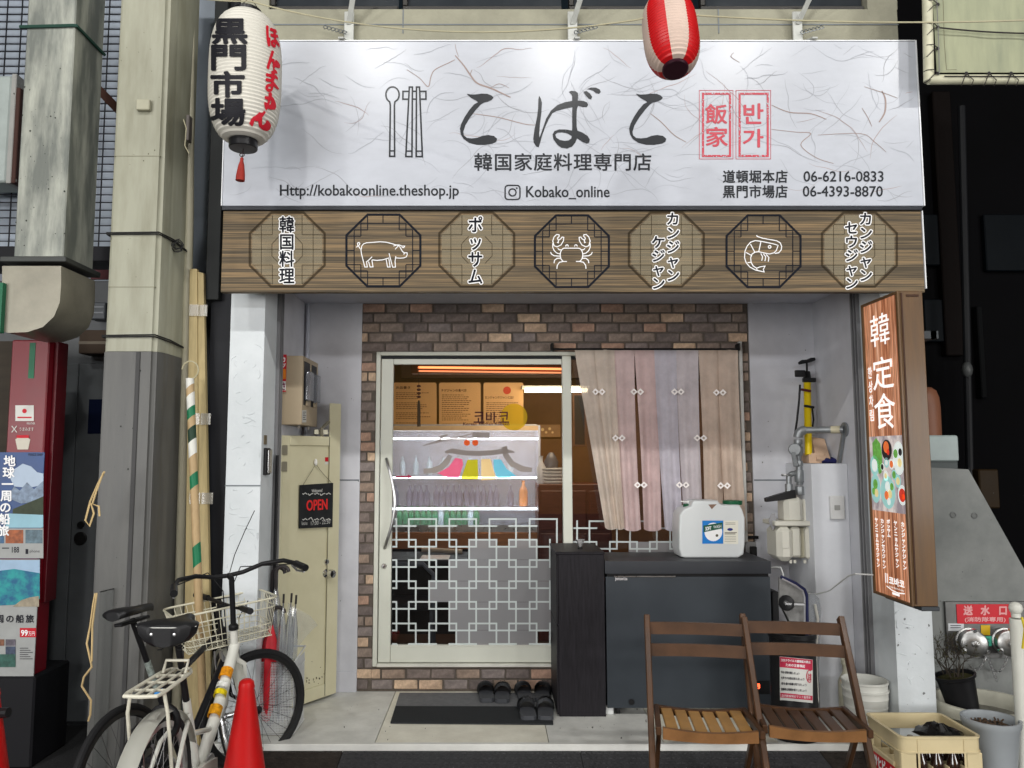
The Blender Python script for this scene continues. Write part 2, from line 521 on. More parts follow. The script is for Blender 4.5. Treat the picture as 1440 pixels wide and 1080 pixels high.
# plain plastered back wall either side of the brickwork
BX0, BX1 = W(510, 430, YW).x, W(1049, 430, YW).x
B().box(XL, BX0, YW - 0.014, YW + 0.15, 0, ZC).obj('back_wall', stucco_in, shop)
B().box(BX1 + 0.01, XR, YW - 0.014, YW + 0.15, 0, ZC).obj('back_wall', stucco_in, shop)
for x0, x1 in ((XL, BX0), (BX1 + 0.01, XR)):
    B().box(x0 + 0.004, x1 - 0.004, YW - 0.0165, YW - 0.0145, W(480, 676, YW).z, W(480, 674, YW).z).obj('joint', mat('joint_shadow_grey', (0, 0, 0)), shop)
B().box(XL, BX0 - 0.001, YW - 0.022, YW - 0.0145, 0, 0.13, 0.002).obj('skirting', stucco_in, shop)
# inner lining of the side walls
B().box(XL, XL + 0.008, YP + 0.3, YW - 0.015, 0, ZC).obj('side_lining', stucco_in, shop)
B().box(XR - 0.008, XR, YP + 0.3, YW - 0.015, 0, ZC).obj('side_lining', stucco_in, shop)
# shutter guide rails
rail_m = mat('grey_rail', srgb(128, 128, 130), 0.45, 0.4, var=0.1)
for sx, X in ((1, XL), (-1, XR)):
    b = B()
    for yy in (4.63, 4.665, 4.70):
        b.box(X, X + sx * 0.022, yy, yy + 0.012, 0.0, ZC, 0.002)
    b.obj('shutter_rail', rail_m, shop)
    B().box(X + sx * 0.001, X + sx * 0.012, 4.643, 4.70, 0.0, ZC).obj('shutter_groove', dark_m, shop)
# boxed ledge in the right corner
LX, LY, LZ = W(1146, 800, 4.86).x, 4.86, W(1160, 652, 4.86).z
B().box(LX, XR - 0.009, LY, YW - 0.015, 0, LZ, 0.008, seg=2).obj('corner_ledge', mat('chalky_white_plaster', srgb(206, 208, 212), 0.75, var=0.07, scale=4, bump=0.4, bscale=12), shop)
# upper storey
up = thing('upper_storey', 'beige stuccoed upper wall with dark window openings above the white sign', 'building', (0, YP + 0.1, 3.9))
zt = W(700, 13, 4.4).z
B().box(XLo - 0.0, W(1262, 30, 4.4).x, 4.4, 4.9, ZB + 0.36, zt).obj('wall', beige_st, up)
for (px0, px1) in ((380, 560), (566, 790), (800, 960), (985, 1215)):
    x0, x1 = W(px0, 10, 4.42).x, W(px1, 10, 4.42).x
    w_ = B().box(x0, x1, 4.42, 4.47, zt + 0.002, zt + 0.035, 0.004).obj('window_frame', mat('bronze_frame', (0.03, 0.028, 0.025), 0.4, 0.5), up)
    B().box(x0, x0 + 0.03, 4.42, 4.47, zt + 0.036, zt + 0.8, 0.004).obj('mullion', mat('bronze_frame', (0, 0, 0)), w_)
    B().box(x0 + 0.031, x1, 4.45, 4.456, zt + 0.036, zt + 0.8).obj('pane', mat('dark_pane', (0.03, 0.035, 0.04), 0.12, var=0.1), w_)
B().box(W(1220, 10, 4.4).x, W(1262, 10, 4.4).x, 4.4, 4.9, zt, zt + 0.8).obj('wall', beige_st, up)
B().box(XLo - 0.0, W(378, 10, 4.4).x, 4.4, 4.9, zt, zt + 0.8).obj('wall', beige_st, up)
B().box(XLo - 0.0, W(1262, 10, 4.4).x, 4.395, 4.399, W(700, 28 + 28, 4.4).z + 0.09, W(700, 56, 4.4).z + 0.096).obj('joint', mat('joint_shadow_grey', (0, 0, 0)), up)
for px in (566, 1010):
    x = W(px, 45, 4.4).x
    B().box(x, x + 0.006, 4.396, 4.3995, zt - 0.15, zt - 0.002).obj('joint', mat('joint_shadow_grey', (0, 0, 0)), up)

# ---- brick facing, every brick a piece
mortar = mat('mortar', srgb(92, 84, 76), 0.95, var=0.2, scale=30, bump=0.5)
bw = thing('brick_wall', 'brown and grey brick facing around the glass door of the shop', 'wall', (W(780, 600, YW).x, YW, 0))
DX0, DX1 = W(527, 700, YW).x, W(1043, 700, YW).x
DZ0, DZ1 = W(660, 937, YW).z, W(660, 495, YW).z
for r_ in ((BX0, DX0, 0, ZC), (DX1, BX1 + 0.01, 0, ZC), (DX0, DX1, DZ1, ZC), (DX0, DX1, 0, DZ0)):
    B().box(r_[0], r_[1], YW, YW + 0.15, r_[2], r_[3]).obj('mortar_bed', mortar, bw)
random.seed(11)
bcols = [(120, 108, 102), (134, 120, 110), (108, 98, 94), (142, 124, 110), (186, 160, 136), (164, 134, 116), (128, 118, 114), (196, 170, 144)]
bwts = [5, 5, 4, 4, 1.6, 2.2, 3, 1.2]
BWD, BHT, JN = 0.152, 0.056, 0.0117
bmesh_list = []
for i, c in enumerate(bcols):
    for v in range(2):
        b = B().box(-BWD / 2, BWD / 2, -0.006, 0.010, -BHT / 2, BHT / 2, 0.004)
        for q in b.bm.verts: q.co += Vector((random.uniform(-.0018, .0018), random.uniform(-.0012, .0012), random.uniform(-.0018, .0018)))
        me = b.mesh('brick', smooth=False)
        cc = srgb(*c); k = 0.62
        me.materials.append(mat('brick_%d' % i, srgb(*[x * 0.78 for x in c]), 0.85, var=0.2, scale=22, bump=0.8, bscale=80, bdist=0.003, col2=srgb(*[min(255, x * 1.16) for x in c]), c2=(0.3, 0.7)))
        bmesh_list.append((me, bwts[i]))
ms = [m for m, w in bmesh_list]; wts = [w for m, w in bmesh_list]
regions = [(BX0, DX0 - 0.003, 0, DZ1), (DX1 + 0.003, BX1, 0, DZ1), (BX0, BX1, DZ1 + 0.004, ZC), (DX0 - 0.003, W(852, 960, YW).x, 0, DZ0 - 0.004)]
nrow = int(ZC / (BHT + JN)) + 1
nbrick = 0
for r in range(nrow):
    zc = ZC - 0.004 - BHT / 2 - r * (BHT + JN)
    off = (0, 0.5, 0.22, 0.7)[r % 4] * (BWD + JN)
    k = -1
    x = BX0 - off
    while x < BX1:
        a, b_ = x, x + BWD
        for (rx0, rx1, rz0, rz1) in regions:
            aa, bb = max(a, rx0), min(b_, rx1)
            z0, z1 = max(zc - BHT / 2, rz0), min(zc + BHT / 2, rz1)
            if bb - aa < 0.022 or z1 - z0 < 0.012: continue
            o = bpy.data.objects.new('brick', random.choices(ms, wts)[0]); C.objects.link(o); o.parent = bw
            o.location = Vector(((aa + bb) / 2, YW - random.uniform(0.0, 0.004), (z0 + z1) / 2)) - bw.location
            o.scale = ((bb - aa) / BWD, 1, (z1 - z0) / BHT)
            if random.random() < 0.5: o.rotation_euler = (0, PI, 0)
            nbrick += 1
        x += BWD + JN
print('bricks', nbrick)

# ---- glazed shopfront: frame, door, glass, decals
YD = YW + 0.03
fr = thing('glass_shopfront', 'cream aluminium sliding door and fixed window with white lattice film on the glass', 'glass door', (W(660, 900, YD).x, YD, DZ0))
def fbar(x0, y0, x1, y1, yf, yb, name, m_=alu, bev=0.003, parent=None, Yr=YW):
    xm, ym = (x0 + x1) / 2, 700
    b = B().box(W(x0, ym, Yr).x, W(x1, ym, Yr).x, yf, yb, W(xm, y0, Yr).z, W(xm, y1, Yr).z, bev)
    return b.obj(name, m_, parent or fr)
yo = YW - 0.012
fbar(527, 495, 533, 937, yo, YW + 0.14, 'outer_frame')
fbar(533, 495, 1043, 500, yo, YW + 0.14, 'outer_frame')
fbar(533, 933, 1043, 937, yo - 0.012, YW + 0.14, 'threshold', mat('pale_aluminium', srgb(222, 222, 212), 0.3, 0.2))
fbar(1038, 500, 1043, 932.5, yo, YW + 0.14, 'outer_frame')
fbar(534, 501, 1037, 504, YW + 0.004, YW + 0.1, 'track_gap', dark_m)
door = thing('sash', '', 'x'); del door['label']; del door['category']
door.parent = fr; door.location = Vector((0, 0, 0))
fbar(534, 504.5, 551, 932, YW + 0.006, YW + 0.046, 'stile', parent=door)
fbar(551.3, 504.5, 791.7, 512, YW + 0.008, YW + 0.044, 'top_rail', parent=door)
fbar(551.3, 908, 791.7, 932, YW + 0.008, YW + 0.044, 'bottom_rail', parent=door)
fbar(551.3, 908, 791.7, 909.2, YW + 0.004, YW + 0.0075, 'glazing_bead', mat('pale_aluminium', (0, 0, 0)), 0.0005, parent=door)
fbar(792, 500.4, 805, 932, YW + 0.000, YW + 0.06, 'stile', parent=door)
glass = clear('window_glass', (0.96, 0.97, 0.97), 1.0, 0.015)
fbar(551, 512, 792, 908, YW + 0.026, YW + 0.030, 'pane', glass, 0, parent=door)
fbar(805.3, 504.5, 1037.5, 932, YW + 0.036, YW + 0.040, 'pane', glass, 0)
# bow handle and lock
hy = YW + 0.006
P = PY(YW - 0.04)
pts = []
for i in range(15):
    t = i / 14
    x = 540.5 + 15 * math.sin(PI * t) + (1 - t) * 1.5 - t * 1; y = 645 + t * 127
    p = P(x, y); p.y = YW - 0.012 - 0.05 * math.sin(PI * t) ** 0.6
    pts.append(p)
pts[0].y = hy; pts[-1].y = hy
B().tube(pts, 0.0105, 10).obj('handle', mat('satin_steel', (0.42, 0.42, 0.42), 0.34, 1.0, var=0), door)
lk = W(540, 796, YW)
B().lathe((lk.x, YW + 0.006, lk.z), [(0.001, 0.014), (0.013, 0.013), (0.017, 0.006), (0.017, 0)], 18, (0, -1, 0)).obj('lock', steel, door)
B().box(lk.x - 0.002, lk.x + 0.002, YW - 0.0095, YW - 0.0085, lk.z - 0.006, lk.z + 0.006).obj('keyhole', black_m, door)

# lattice film
PG = PY(YW + 0.026)
film = clear('white_film', (0.9, 0.93, 0.93), 0.3, 0.3, milk=0.86, milkcol=(0.62, 0.68, 0.67))
frost = clear('frosted_film', (0.62, 0.62, 0.64), 0.4, 0.3, milk=0.62, milkcol=(0.36, 0.36, 0.37))
NX = [552.6, 579.8, 608.5, 636.8, 664.7, 693.2, 720.7, 749.7, 778.2]
NYv = [734.8, 763.9, 792.4, 822.2, 851.2, 881.6, 910.5]
H = 4.9
b = B()
XA, XZ, YA, YZ = 551.5, 791.5, 729, 907.6
def seg(x0, y0, x1, y1, k=0.001, bb=None, lim=(551.5, 791.5)):
    w = 1.15
    a0, a1 = min(x0, x1) - w, max(x0, x1) + w; c0, c1 = min(y0, y1) - w, max(y0, y1) + w
    a0, a1 = max(a0, lim[0]), min(a1, lim[1]); c1 = min(c1, YZ)
    if a1 - a0 > 0.3 and c1 - c0 > 0.3: (bb or b).prect(a0, c0, a1, c1, PG, k)
for j in range(7):
    for i in range(9):
        xi, yj = NX[i], NYv[j]
        if i < 8:
            yy = yj - H if (i + j) % 2 == 1 else yj + H
            seg(xi - H, yy, NX[i + 1] + H, yy, 0.001 + 0.0001 * ((i + j) % 3))
        if j < 6 and i < 9:
            xx = xi + H if (i + j) % 2 == 0 else xi - H
            seg(xx, yj - H, xx, NYv[j + 1] + H, 0.0014 + 0.0001 * ((i + j) % 3))
        if i == 0: seg(xi - H - 3, yj + (H if j % 2 == 1 else -H), xi + H, yj + (H if j % 2 == 1 else -H), 0.0018)
stuff(b.obj('lattice_film', film, door))
for (x0, y0, x1, y1) in ((660, 759, 697, 787), (717, 759, 754, 787), (697.3, 768, 716.7, 787), (632, 787.3, 791.5, 817), (604, 817.3, 791.5, 846.5), (632, 846.8, 791.5, 886), (660, 886.3, 754, 907.6), (641, 886.3, 659.7, 907.6)):
    B().prect(x0, y0, x1, y1, PG, 0.0004).obj('frosted_panel', frost, door)
# fixed window lattice
b = B()
NX2 = [x + 254 for x in NX]
PGo = PG
PG = PY(YW + 0.036)
for j in range(4):
    for i in range(9):
        xi, yj = NX2[i], NYv[j] + 3
        if i < 8:
            yy = yj - H if (i + j) % 2 == 1 else yj + H
            seg(xi - H, yy, NX2[i + 1] + H, yy, 0.001 + 0.0001 * ((i + j) % 3), b, (806, 1037))
        if j < 3:
            xx = xi + H if (i + j) % 2 == 0 else xi - H
            seg(xx, yj - H, xx, NYv[j + 1] + 3 + H, 0.0014 + 0.0001 * ((i + j) % 3), b, (806, 1037))
stuff(b.obj('lattice_film', film, fr))
B().prect(884, 762, 1037, 905, PG, 0.0004).obj('frosted_panel', frost, fr)
PG = PGo
# restaurant decal on the door glass
def filmc(name, c, milk=0.8):
    return clear(name, tuple(x ** 0.5 for x in c[:3]), 0.3, 0.3, milk=milk, milkcol=c[:3])
f0, f1 = 1246 / 300, 1080 / 260
def q(x, y): return (520 + x / 4.153, 480 + y / 4.153)
def filmE(name, c, milk, e):
    m = filmc(name, c, milk); return m
def pl(pts): return [q(*p) for p in pts]
grey = filmc('taupe_film', srgb(150, 140, 132), 0.72)
B().disc(*q(842, 442), 19, PG, 0.0006).obj('decal_sun', filmc('yellow_film', srgb(220, 180, 30), 0.55), door)
b = B()
b.ribbon(pl([(440, 648), (480, 640), (560, 652), (640, 655), (720, 650), (790, 640), (845, 648)]), [3, 7, 7, 7, 7, 7, 2], PG, k=0.0010)
b.ribbon(pl([(470, 665), (452, 700), (420, 735), (370, 755), (315, 758)]), [6, 8, 8, 8, 7], PG, k=0.0013)
b.ribbon(pl([(785, 615), (795, 665), (830, 715), (890, 745), (948, 752)]), [8, 8, 8, 8, 6], PG, k=0.0016)
b.ribbon(pl([(310, 610), (380, 590), (470, 570), (600, 540)]), [0.6, 3, 3, 0.8], PG, k=0.0012)
b.ribbon(pl([(395, 590), (420, 560), (452, 548)]), [3, 4, 2], PG, k=0.0014)
b.ribbon(pl([(470, 575), (560, 568), (655, 552)]), [2, 4, 1], PG, k=0.0016)
b.ribbon(pl([(600, 545), (640, 550), (700, 550)]), [8, 8, 8], PG, k=0.0018)
b.obj('decal_roof', grey, door)
for nm, c, pts in (('decal_pink', (236, 96, 130), [(500, 680), (540, 688), (545, 720), (520, 800), (460, 798), (395, 770), (460, 735)]),
                   ('decal_green', (190, 180, 20), [(570, 692), (630, 690), (634, 806), (532, 804), (548, 760)]),
                   ('decal_sand', (240, 205, 140), [(650, 688), (705, 686), (738, 806), (650, 812)]),
                   ('decal_blue', (110, 195, 220), [(722, 690), (765, 690), (800, 745), (855, 785), (800, 800), (745, 800), (725, 750)])):
    B().poly(pl(pts), PG, 0.0006).obj(nm, filmc(nm + '_film', srgb(*c), 0.75), door)
for x in (567, 616): B().disc(*q(x, 592), 4.3, PG, 0.0006).obj('decal_dot', filmc('orange_film', srgb(235, 90, 30), 0.9), door)
b = B()
for i, ch in enumerate('코바코'):
    x0, y0 = q(607 + 72 * i, 412); x1, y1 = q(607 + 72 * i + 62, 475)
    put(b, ch, (x0, y0, x1, y1), PG, 0.001, bold=0.25)
x0, y0 = q(546, 474); x1, y1 = q(815, 490)
put(b, 'Korean Kitchen Kobako', (x0, y0, x1, y1), PG, 0.001, bold=0.15)
b.obj('decal_lettering', mat('maroon_film', srgb(70, 25, 30), 0.5, var=0), door)
B().poly(pl([(150, 785), (222, 785), (222, 777), (250, 790), (222, 803), (222, 796), (150, 796)]), PG, 0.0006).obj('decal_arrow', mat('crimson_film', srgb(150, 20, 60), 0.5, var=0), door)

# ------------------------------------------------------------------ room behind the glass
room = struct(thing('dining_room', 'x', 'x', (0.2, 6.8, 0))); del room['label']; del room['category']
RX0, RX1, RY1, RZ1 = -1.3, 2.3, 8.4, 2.62
wallm = mat('warm_brown_wall', srgb(120, 88, 62), 0.8, var=0.15, scale=3)
B().box(RX0, RX1, YW + 0.16, RY1, -0.06, -0.001).obj('floor', mat('dark_wood_floor', srgb(66, 48, 38), 0.5, var=0.3, scale=10, stretch=(1, 8, 1)), room)
B().box(RX0 - 0.1, RX1 + 0.1, RY1, RY1 + 0.1, 0, RZ1).obj('wall', wallm, room)
B().box(RX0 - 0.1, RX0, YW + 0.16, RY1, 0, RZ1).obj('wall', wallm, room)
B().box(RX1, RX1 + 0.1, YW + 0.16, RY1, 0, RZ1).obj('wall', wallm, room)
B().box(RX0 - 0.1, RX1 + 0.1, YW + 0.16, RY1 + 0.1, RZ1, RZ1 + 0.1).obj('ceiling', mat('dark_ceiling', srgb(70, 55, 45), 0.8), room)
def emi(name, c, e): return mat(name, c, 0.5, var=0, emit=e, ecol=c)
# tube lamp
p0, p1 = W(738, 549, 7.6), W(826, 549, 7.6)
tl = thing('tube_lamp', 'lit warm white tube lamp on the back wall, right of the menu boards', 'lamp', p0)
B().cyl(p0, p1, 0.02, n=12).obj('tube', emi('warm_tube', (1.0, 0.80, 0.52), 14), tl)
B().box(p0.x - 0.03, p1.x + 0.03, 7.62, 7.68, p0.z + 0.012, p0.z + 0.05, 0.004).obj('housing', mat('lamp_housing', (0.6, 0.58, 0.5), 0.4), tl)
area('room_light', (0.6, 6.6, 2.5), (0.5, 7.6, 1.3), 1.3, 30, (1.0, 0.78, 0.55), 'RECTANGLE', 0.6)
# glowing copper rail
for k, (xa_, ya_, xb_, yb_) in enumerate(((588, 516.5, 795, 519),)):
    hr = thing('heater_lamp', 'orange glowing strip lamp under the dark ceiling inside the door', 'lamp', W(xa_, ya_, 6.2))
    a, c = W(xa_, ya_, 6.2), W(xb_, yb_, 6.2)
    B().cyl(a, c, 0.009, n=10).obj('glow_tube', emi('orange_tube', (1.0, 0.30, 0.10), 3.0), hr)
    B().cyl(a + Vector((0, 0.02, -0.028)), c + Vector((0, 0.02, -0.028)), 0.007, n=10).obj('glow_tube', emi('dim_orange_tube', (1.0, 0.36, 0.16), 1.2), hr)
    B().box(a.x - 0.06, c.x + 0.06, 6.22, 6.32, a.z - 0.045, a.z + 0.03, 0.005).obj('reflector', mat('copper_reflector', srgb(110, 62, 44), 0.4, 0.5), hr)
B().box(W(551, 520, 7.0).x, RX1, 7.75, 7.9, W(700, 531, 7.75).z, RZ1 - 0.001).obj('bulkhead', mat('brown_beam', srgb(58, 42, 36), 0.6), room)
# three menu boards
kraft = mat('kraft_paper', srgb(222, 178, 124), 0.75, var=0.06, scale=3)
ink = mat('brown_ink', srgb(96, 66, 46), 0.7, var=0)
def menu(x0, x1, label, kind):
    Yb = 7.70
    t = thing('menu_board', label, 'menu board', W((x0 + x1) / 2, 614, Yb), 0, 'kraft menu boards')
    b = B(); r = 3
    pts = []
    for cx, cy, a0 in ((x1 - r, 538 + r, -90), (x1 - r, 614 - r, 0), (x0 + r, 614 - r, 90), (x0 + r, 538 + r, 180)):
        for k in range(4):
            a = R(a0 + 30 * k); pts.append((cx + r * math.cos(a), cy + r * math.sin(a)))
    b.prism([W(x, y, Yb) for x, y in pts], (0, 0.01, 0)); b.obj('sheet', kraft, t)
    P2 = PY(Yb, 0.002)
    b = B()
    if kind == 1: put(b, 'チゲジャンの食べ方', (x0 + 3, 547, x1 - 20, 551), P2, bold=.12)
    elif kind == 2: put(b, 'カンジャンケジャンとは?', (x0 + 2, 557, x1 - 14, 561), P2, bold=.12)
    else: put(b, 'お品書き', (x0 + 4, 543, x0 + 24, 547), P2, bold=.1)
    y = {0: 552, 1: 555, 2: 566}[kind]
    random.seed(kind)
    while y < 606:
        w = random.uniform(0.55, 0.92) * (x1 - x0 - 8)
        x = x0 + 4
        while x < x0 + 4 + w:
            l = random.uniform(1.2, 4); b.prect(x, y, x + l, y + 0.9, P2); x += l + 0.9
        y += 2.7 if random.random() < 0.85 else 6
    stuff(b.obj('print', ink, t))
    b = B()
    for k in range(5):
        b.disc(x0 + 6 + k * (x1 - x0 - 12) / 4, 609 - (k % 2), 1.8, P2, 0.001, 10)
    (lambda o: stuff(o))(b.obj('flower_print', mat('dull_pink_print', srgb(200, 120, 90), 0.7, var=0), t))
    return t
menu(553, 614, 'kraft menu board behind the black tassel, leftmost of the three menus', 0)
menu(617.5, 676, 'middle kraft menu board with a heading and dense lines of small print', 1)
m3 = menu(680, 736, 'kraft menu board with a red sun printed at its top, rightmost of the three', 2)
B().disc(713, 549, 5.5, PY(7.7, 0.003)).obj('red_sun_print', mat('red_print', srgb(196, 60, 30), 0.6, var=0), m3)
# tassel
tp = W(589, 540, 5.6)
ts = thing('knotted_tassel', 'dark knotted cord with a long black tassel hanging inside the door glass', 'tassel', tp)
b = B(); b.cyl(W(589, 505, 5.6), W(589, 545, 5.6), 0.002, n=6)
b.obj('cord', blackp, ts)
for y in (543, 548, 553, 558):
    B().ball(W(589, y, 5.6), 0.016, 1, 0.4, 0.62, 10).obj('bead', mat('dark_red_bead', (0.05, 0.008, 0.01), 0.4), ts)
a = W(589, 563, 5.6)
B().tube([a, W(589, 570, 5.6), W(589, 600, 5.6)], [0.006, 0.011, 0.013], 12).obj('tassel_skirt', black_m, ts)
# lit drinks case
Yc = 6.95
cs = thing('drinks_case', 'lit glass drinks display case full of dark bottles behind the door', 'fridge', W(650, 744, Yc))
whi = mat('case_white', srgb(196, 200, 210), 0.4, var=0.04)
lit = emi('case_strip', (0.90, 0.95, 1.0), 15)
zt_, zb_ = W(650, 606, Yc).z, W(650, 742, Yc).z
x0, x1 = W(540, 680, Yc).x, W(757, 680, Yc).x
B().box(x0, x1, Yc, Yc + 0.45, zt_, zt_ + 0.06, 0.01).obj('case_top', mat('case_top_grey', srgb(160, 160, 160), 0.4), cs)
B().box(x0, x1, Yc + 0.44, Yc + 0.47, zb_, zt_).obj('case_back', mat('case_back_white', srgb(212, 214, 222), 0.5), cs)
B().box(x0, x1, Yc, Yc + 0.45, zb_ - 0.05, zb_).obj('case_base', whi, cs)
B().box(x1, x1 + 0.02, Yc, Yc + 0.47, zb_ - 0.05, zt_ + 0.05).obj('case_side', whi, cs)
for py in (617, 672, 716):
    z = W(650, py, Yc).z
    B().box(x0, x1, Yc + 0.02, Yc + 0.05, z - 0.007, z + 0.009).obj('light_strip', lit, cs)
    if py > 620:
        B().box(x0, x1, Yc + 0.051, Yc + 0.43, z - 0.005, z + 0.01).obj('glass_shelf', mat('case_shelf', srgb(220, 222, 226), 0.3), cs)
B().box(x0, x1, Yc - 0.012, Yc - 0.006, zb_, zt_).obj('case_glass', clear('case_glass', (0.97, 0.97, 0.98), 0.8, milk=0.2, milkcol=(0.9, 0.88, 0.92)), cs)  # milky share imitates the hazy look over the bottles
B().box(x0, x1, Yc - 0.03, Yc - 0.012, W(650, 742, Yc).z - 0.03, W(650, 738, Yc).z).obj('case_sill', steel, cs)
B().box(x0, x1, Yc - 0.014, Yc - 0.0125, zt_ + 0.004, zt_ + 0.045).obj('case_header', mat('header_tan', srgb(210, 180, 140), 0.5), cs)
bdark = mat('dark_bottle_glass', srgb(92, 88, 102), 0.3, var=0.1)
bgreen = mat('green_bottle_glass', srgb(30, 120, 70), 0.15, var=0.15, scale=20)
bpale = mat('pale_bottle_glass', srgb(190, 204, 208), 0.15, var=0.1)
bamb = mat('amber_bottle_glass', srgb(200, 120, 40), 0.2, var=0.1)
def bottle_mesh(m_, h, r):
    b = B().lathe((0, 0, 0), [(r * 0.9, 0), (r, 0.01), (r, h * 0.58), (r * 0.8, h * 0.68), (r * 0.36, h * 0.8), (r * 0.33, h * 0.95), (r * 0.42, h * 0.96), (r * 0.4, h)], 12)
    me = b.mesh('bottle'); me.materials.append(m_); return me
def bottle(me, loc, label, group):
    o = bpy.data.objects.new('bottle', me); C.objects.link(o); o.location = loc
    tag(o, label, 'bottle', group); return o
z1, z2, z3 = W(650, 714, Yc).z + 0.006, W(650, 740, Yc).z, W(650, 671, Yc).z + 0.011
md, mg, mp_, mam = bottle_mesh(bdark, 0.185, 0.030), bottle_mesh(bgreen, 0.17, 0.028), bottle_mesh(bpale, 0.17, 0.028), bottle_mesh(bamb, 0.23, 0.04)
xs = [556, 576, 584, 592, 600, 614, 622, 630, 638, 646, 656, 664, 672, 680, 690, 698, 718]
for n_, x in enumerate(xs): bottle(md, Vector((W(x, 700, Yc + 0.14).x, Yc + 0.14, z1)), 'dark drinks bottle, ' + ORD[n_] + ' on the middle shelf of the lit case', 'dark bottles on the middle shelf of the lit case')
for k in range(14):
    x = 562 + k * 8.3
    if k in (7, 12): bottle(mp_, Vector((W(x, 730, Yc + 0.12).x, Yc + 0.12, z2)), ('left' if k == 7 else 'right') + ' one of the pale bottles among the green ones, bottom shelf of the case', 'pale bottles on the bottom shelf')
    else: bottle(mg, Vector((W(x, 730, Yc + 0.12).x, Yc + 0.12, z2)), 'small green bottle, ' + ORD[k] + ' on the bottom shelf of the lit case', 'green bottles on the bottom shelf')
bottle(mam, Vector((W(736, 700, Yc + 0.12).x, Yc + 0.12, z1)), 'large amber bottle at the right end of the middle shelf of the case', None) if False else tag(bottle(mam, Vector((W(736, 700, Yc + 0.12).x, Yc + 0.12, z1)), '', ''), 'large amber bottle at the right end of the middle shelf of the case', 'bottle')
for k in range(9):
    x = 566 + k * 19
    o = bottle(mp_, Vector((W(x, 650, Yc + 0.2).x, Yc + 0.2, z3)), 'pale glass bottle, ' + ORD[k] + ' on the top shelf of the lit case', 'pale bottles on the top shelf of the lit case')
# counter under the case and dark furniture
cw = mat('counter_wood', srgb(150, 100, 62), 0.5, var=0.2, scale=5, stretch=(1, 1, 8))
zc_ = W(650, 745, Yc).z
ct = thing('counter', 'brown wooden counter under the lit drinks case inside the shop', 'counter', W(650, 800, Yc))
B().box(RX0, x1 + 0.03, Yc - 0.06, Yc + 0.5, zc_ - 0.16, zc_ - 0.02, 0.004).obj('front_board', cw, ct)
B().box(RX0, x1 + 0.03, Yc + 0.02, Yc + 0.5, 0, zc_ - 0.162).obj('base', mat('dark_counter_base', (0.02, 0.015, 0.013), 0.6), ct)
cb = thing('cupboard', 'dark reddish brown wooden cupboard behind the glass, right of the drinks case', 'cupboard', W(800, 900, 6.7))
red_w = mat('red_brown_wood', srgb(84, 40, 30), 0.4, var=0.25, scale=8, stretch=(1, 1, 6))
xq0, xq1 = W(757, 700, 6.7).x, W(860, 700, 6.7).x
B().box(xq0, xq1, 6.7, 7.2, 0, W(800, 681, 6.7).z, 0.005).obj('carcass', red_w, cb)
for x0_, x1_ in ((760, 790), (794, 824), (828, 857)):
    for y0_, y1_ in ((690, 745), (750, 860)):
        B().box(W(x0_, 700, 6.7).x, W(x1_, 700, 6.7).x, 6.688, 6.699, W(800, y1_, 6.7).z, W(800, y0_, 6.7).z, 0.004).obj('door_panel', red_w, cb)
zcb = W(800, 681, 6.7).z
bk = thing('wicker_basket', 'white wicker basket on the red-brown cupboard inside the shop', 'basket', Vector((W(776, 680, 6.9).x, 6.9, zcb)))
b = B()
for k in range(5): b.lathe((bk.location.x, 6.9, zcb + 0.002), [(0.105 + 0.004 * k, 0.028 * k), (0.112 + 0.004 * k, 0.028 * k + 0.012), (0.107 + 0.004 * k, 0.028 * k + 0.024)], 18, caps=False)
b.obj('weave', mat('white_wicker', srgb(190, 190, 186), 0.7, bump=0.8, bscale=60), bk)
B().lathe((bk.location.x, 6.9, zcb + 0.08), [(0.09, 0), (0.09, 0.02)], 18).obj('cloth_fill', mat('basket_fill', (0.5, 0.5, 0.48), 0.8), bk)
pt = B().lathe(Vector((W(776, 680, 6.9).x, 6.95, zcb + 0.11)), [(0.03, 0), (0.06, 0.03), (0.065, 0.08), (0.04, 0.13), (0.02, 0.16)], 20).obj('jar', mat('dark_grey_glaze', srgb(90, 92, 98), 0.25))
tag(pt, 'dark grey round jar standing in the white wicker basket', 'jar')
pb = B().lathe(Vector((W(761, 655, 6.85).x, 6.85, zcb)), [(0.035, 0), (0.04, 0.02), (0.04, 0.14), (0.015, 0.19), (0.015, 0.23), (0.02, 0.24)], 16).obj('spray_bottle', mat('white_plastic_b', srgb(210, 210, 210), 0.3))
tag(pb, 'white plastic bottle left of the white wicker basket', 'bottle')
pf = thing('wall_picture', 'small framed picture with bright shapes on the back wall below the tube lamp', 'picture', W(771, 612, 8.38))
B().box(W(754, 600, 8.36).x, W(788, 600, 8.36).x, 8.36, 8.39, W(770, 615, 8.36).z, W(770, 597, 8.36).z, 0.005).obj('frame', mat('tan_frame', srgb(170, 130, 90), 0.5), pf)
for k, (x, y, r) in enumerate(((763, 604, 2.2), (768, 608, 1.8), (773, 603, 2), (777, 608, 1.6))): B().disc(x, y, r, PY(8.355)).obj('bright_print', mat('cream_print', srgb(250, 220, 160), 0.6, var=0), pf)
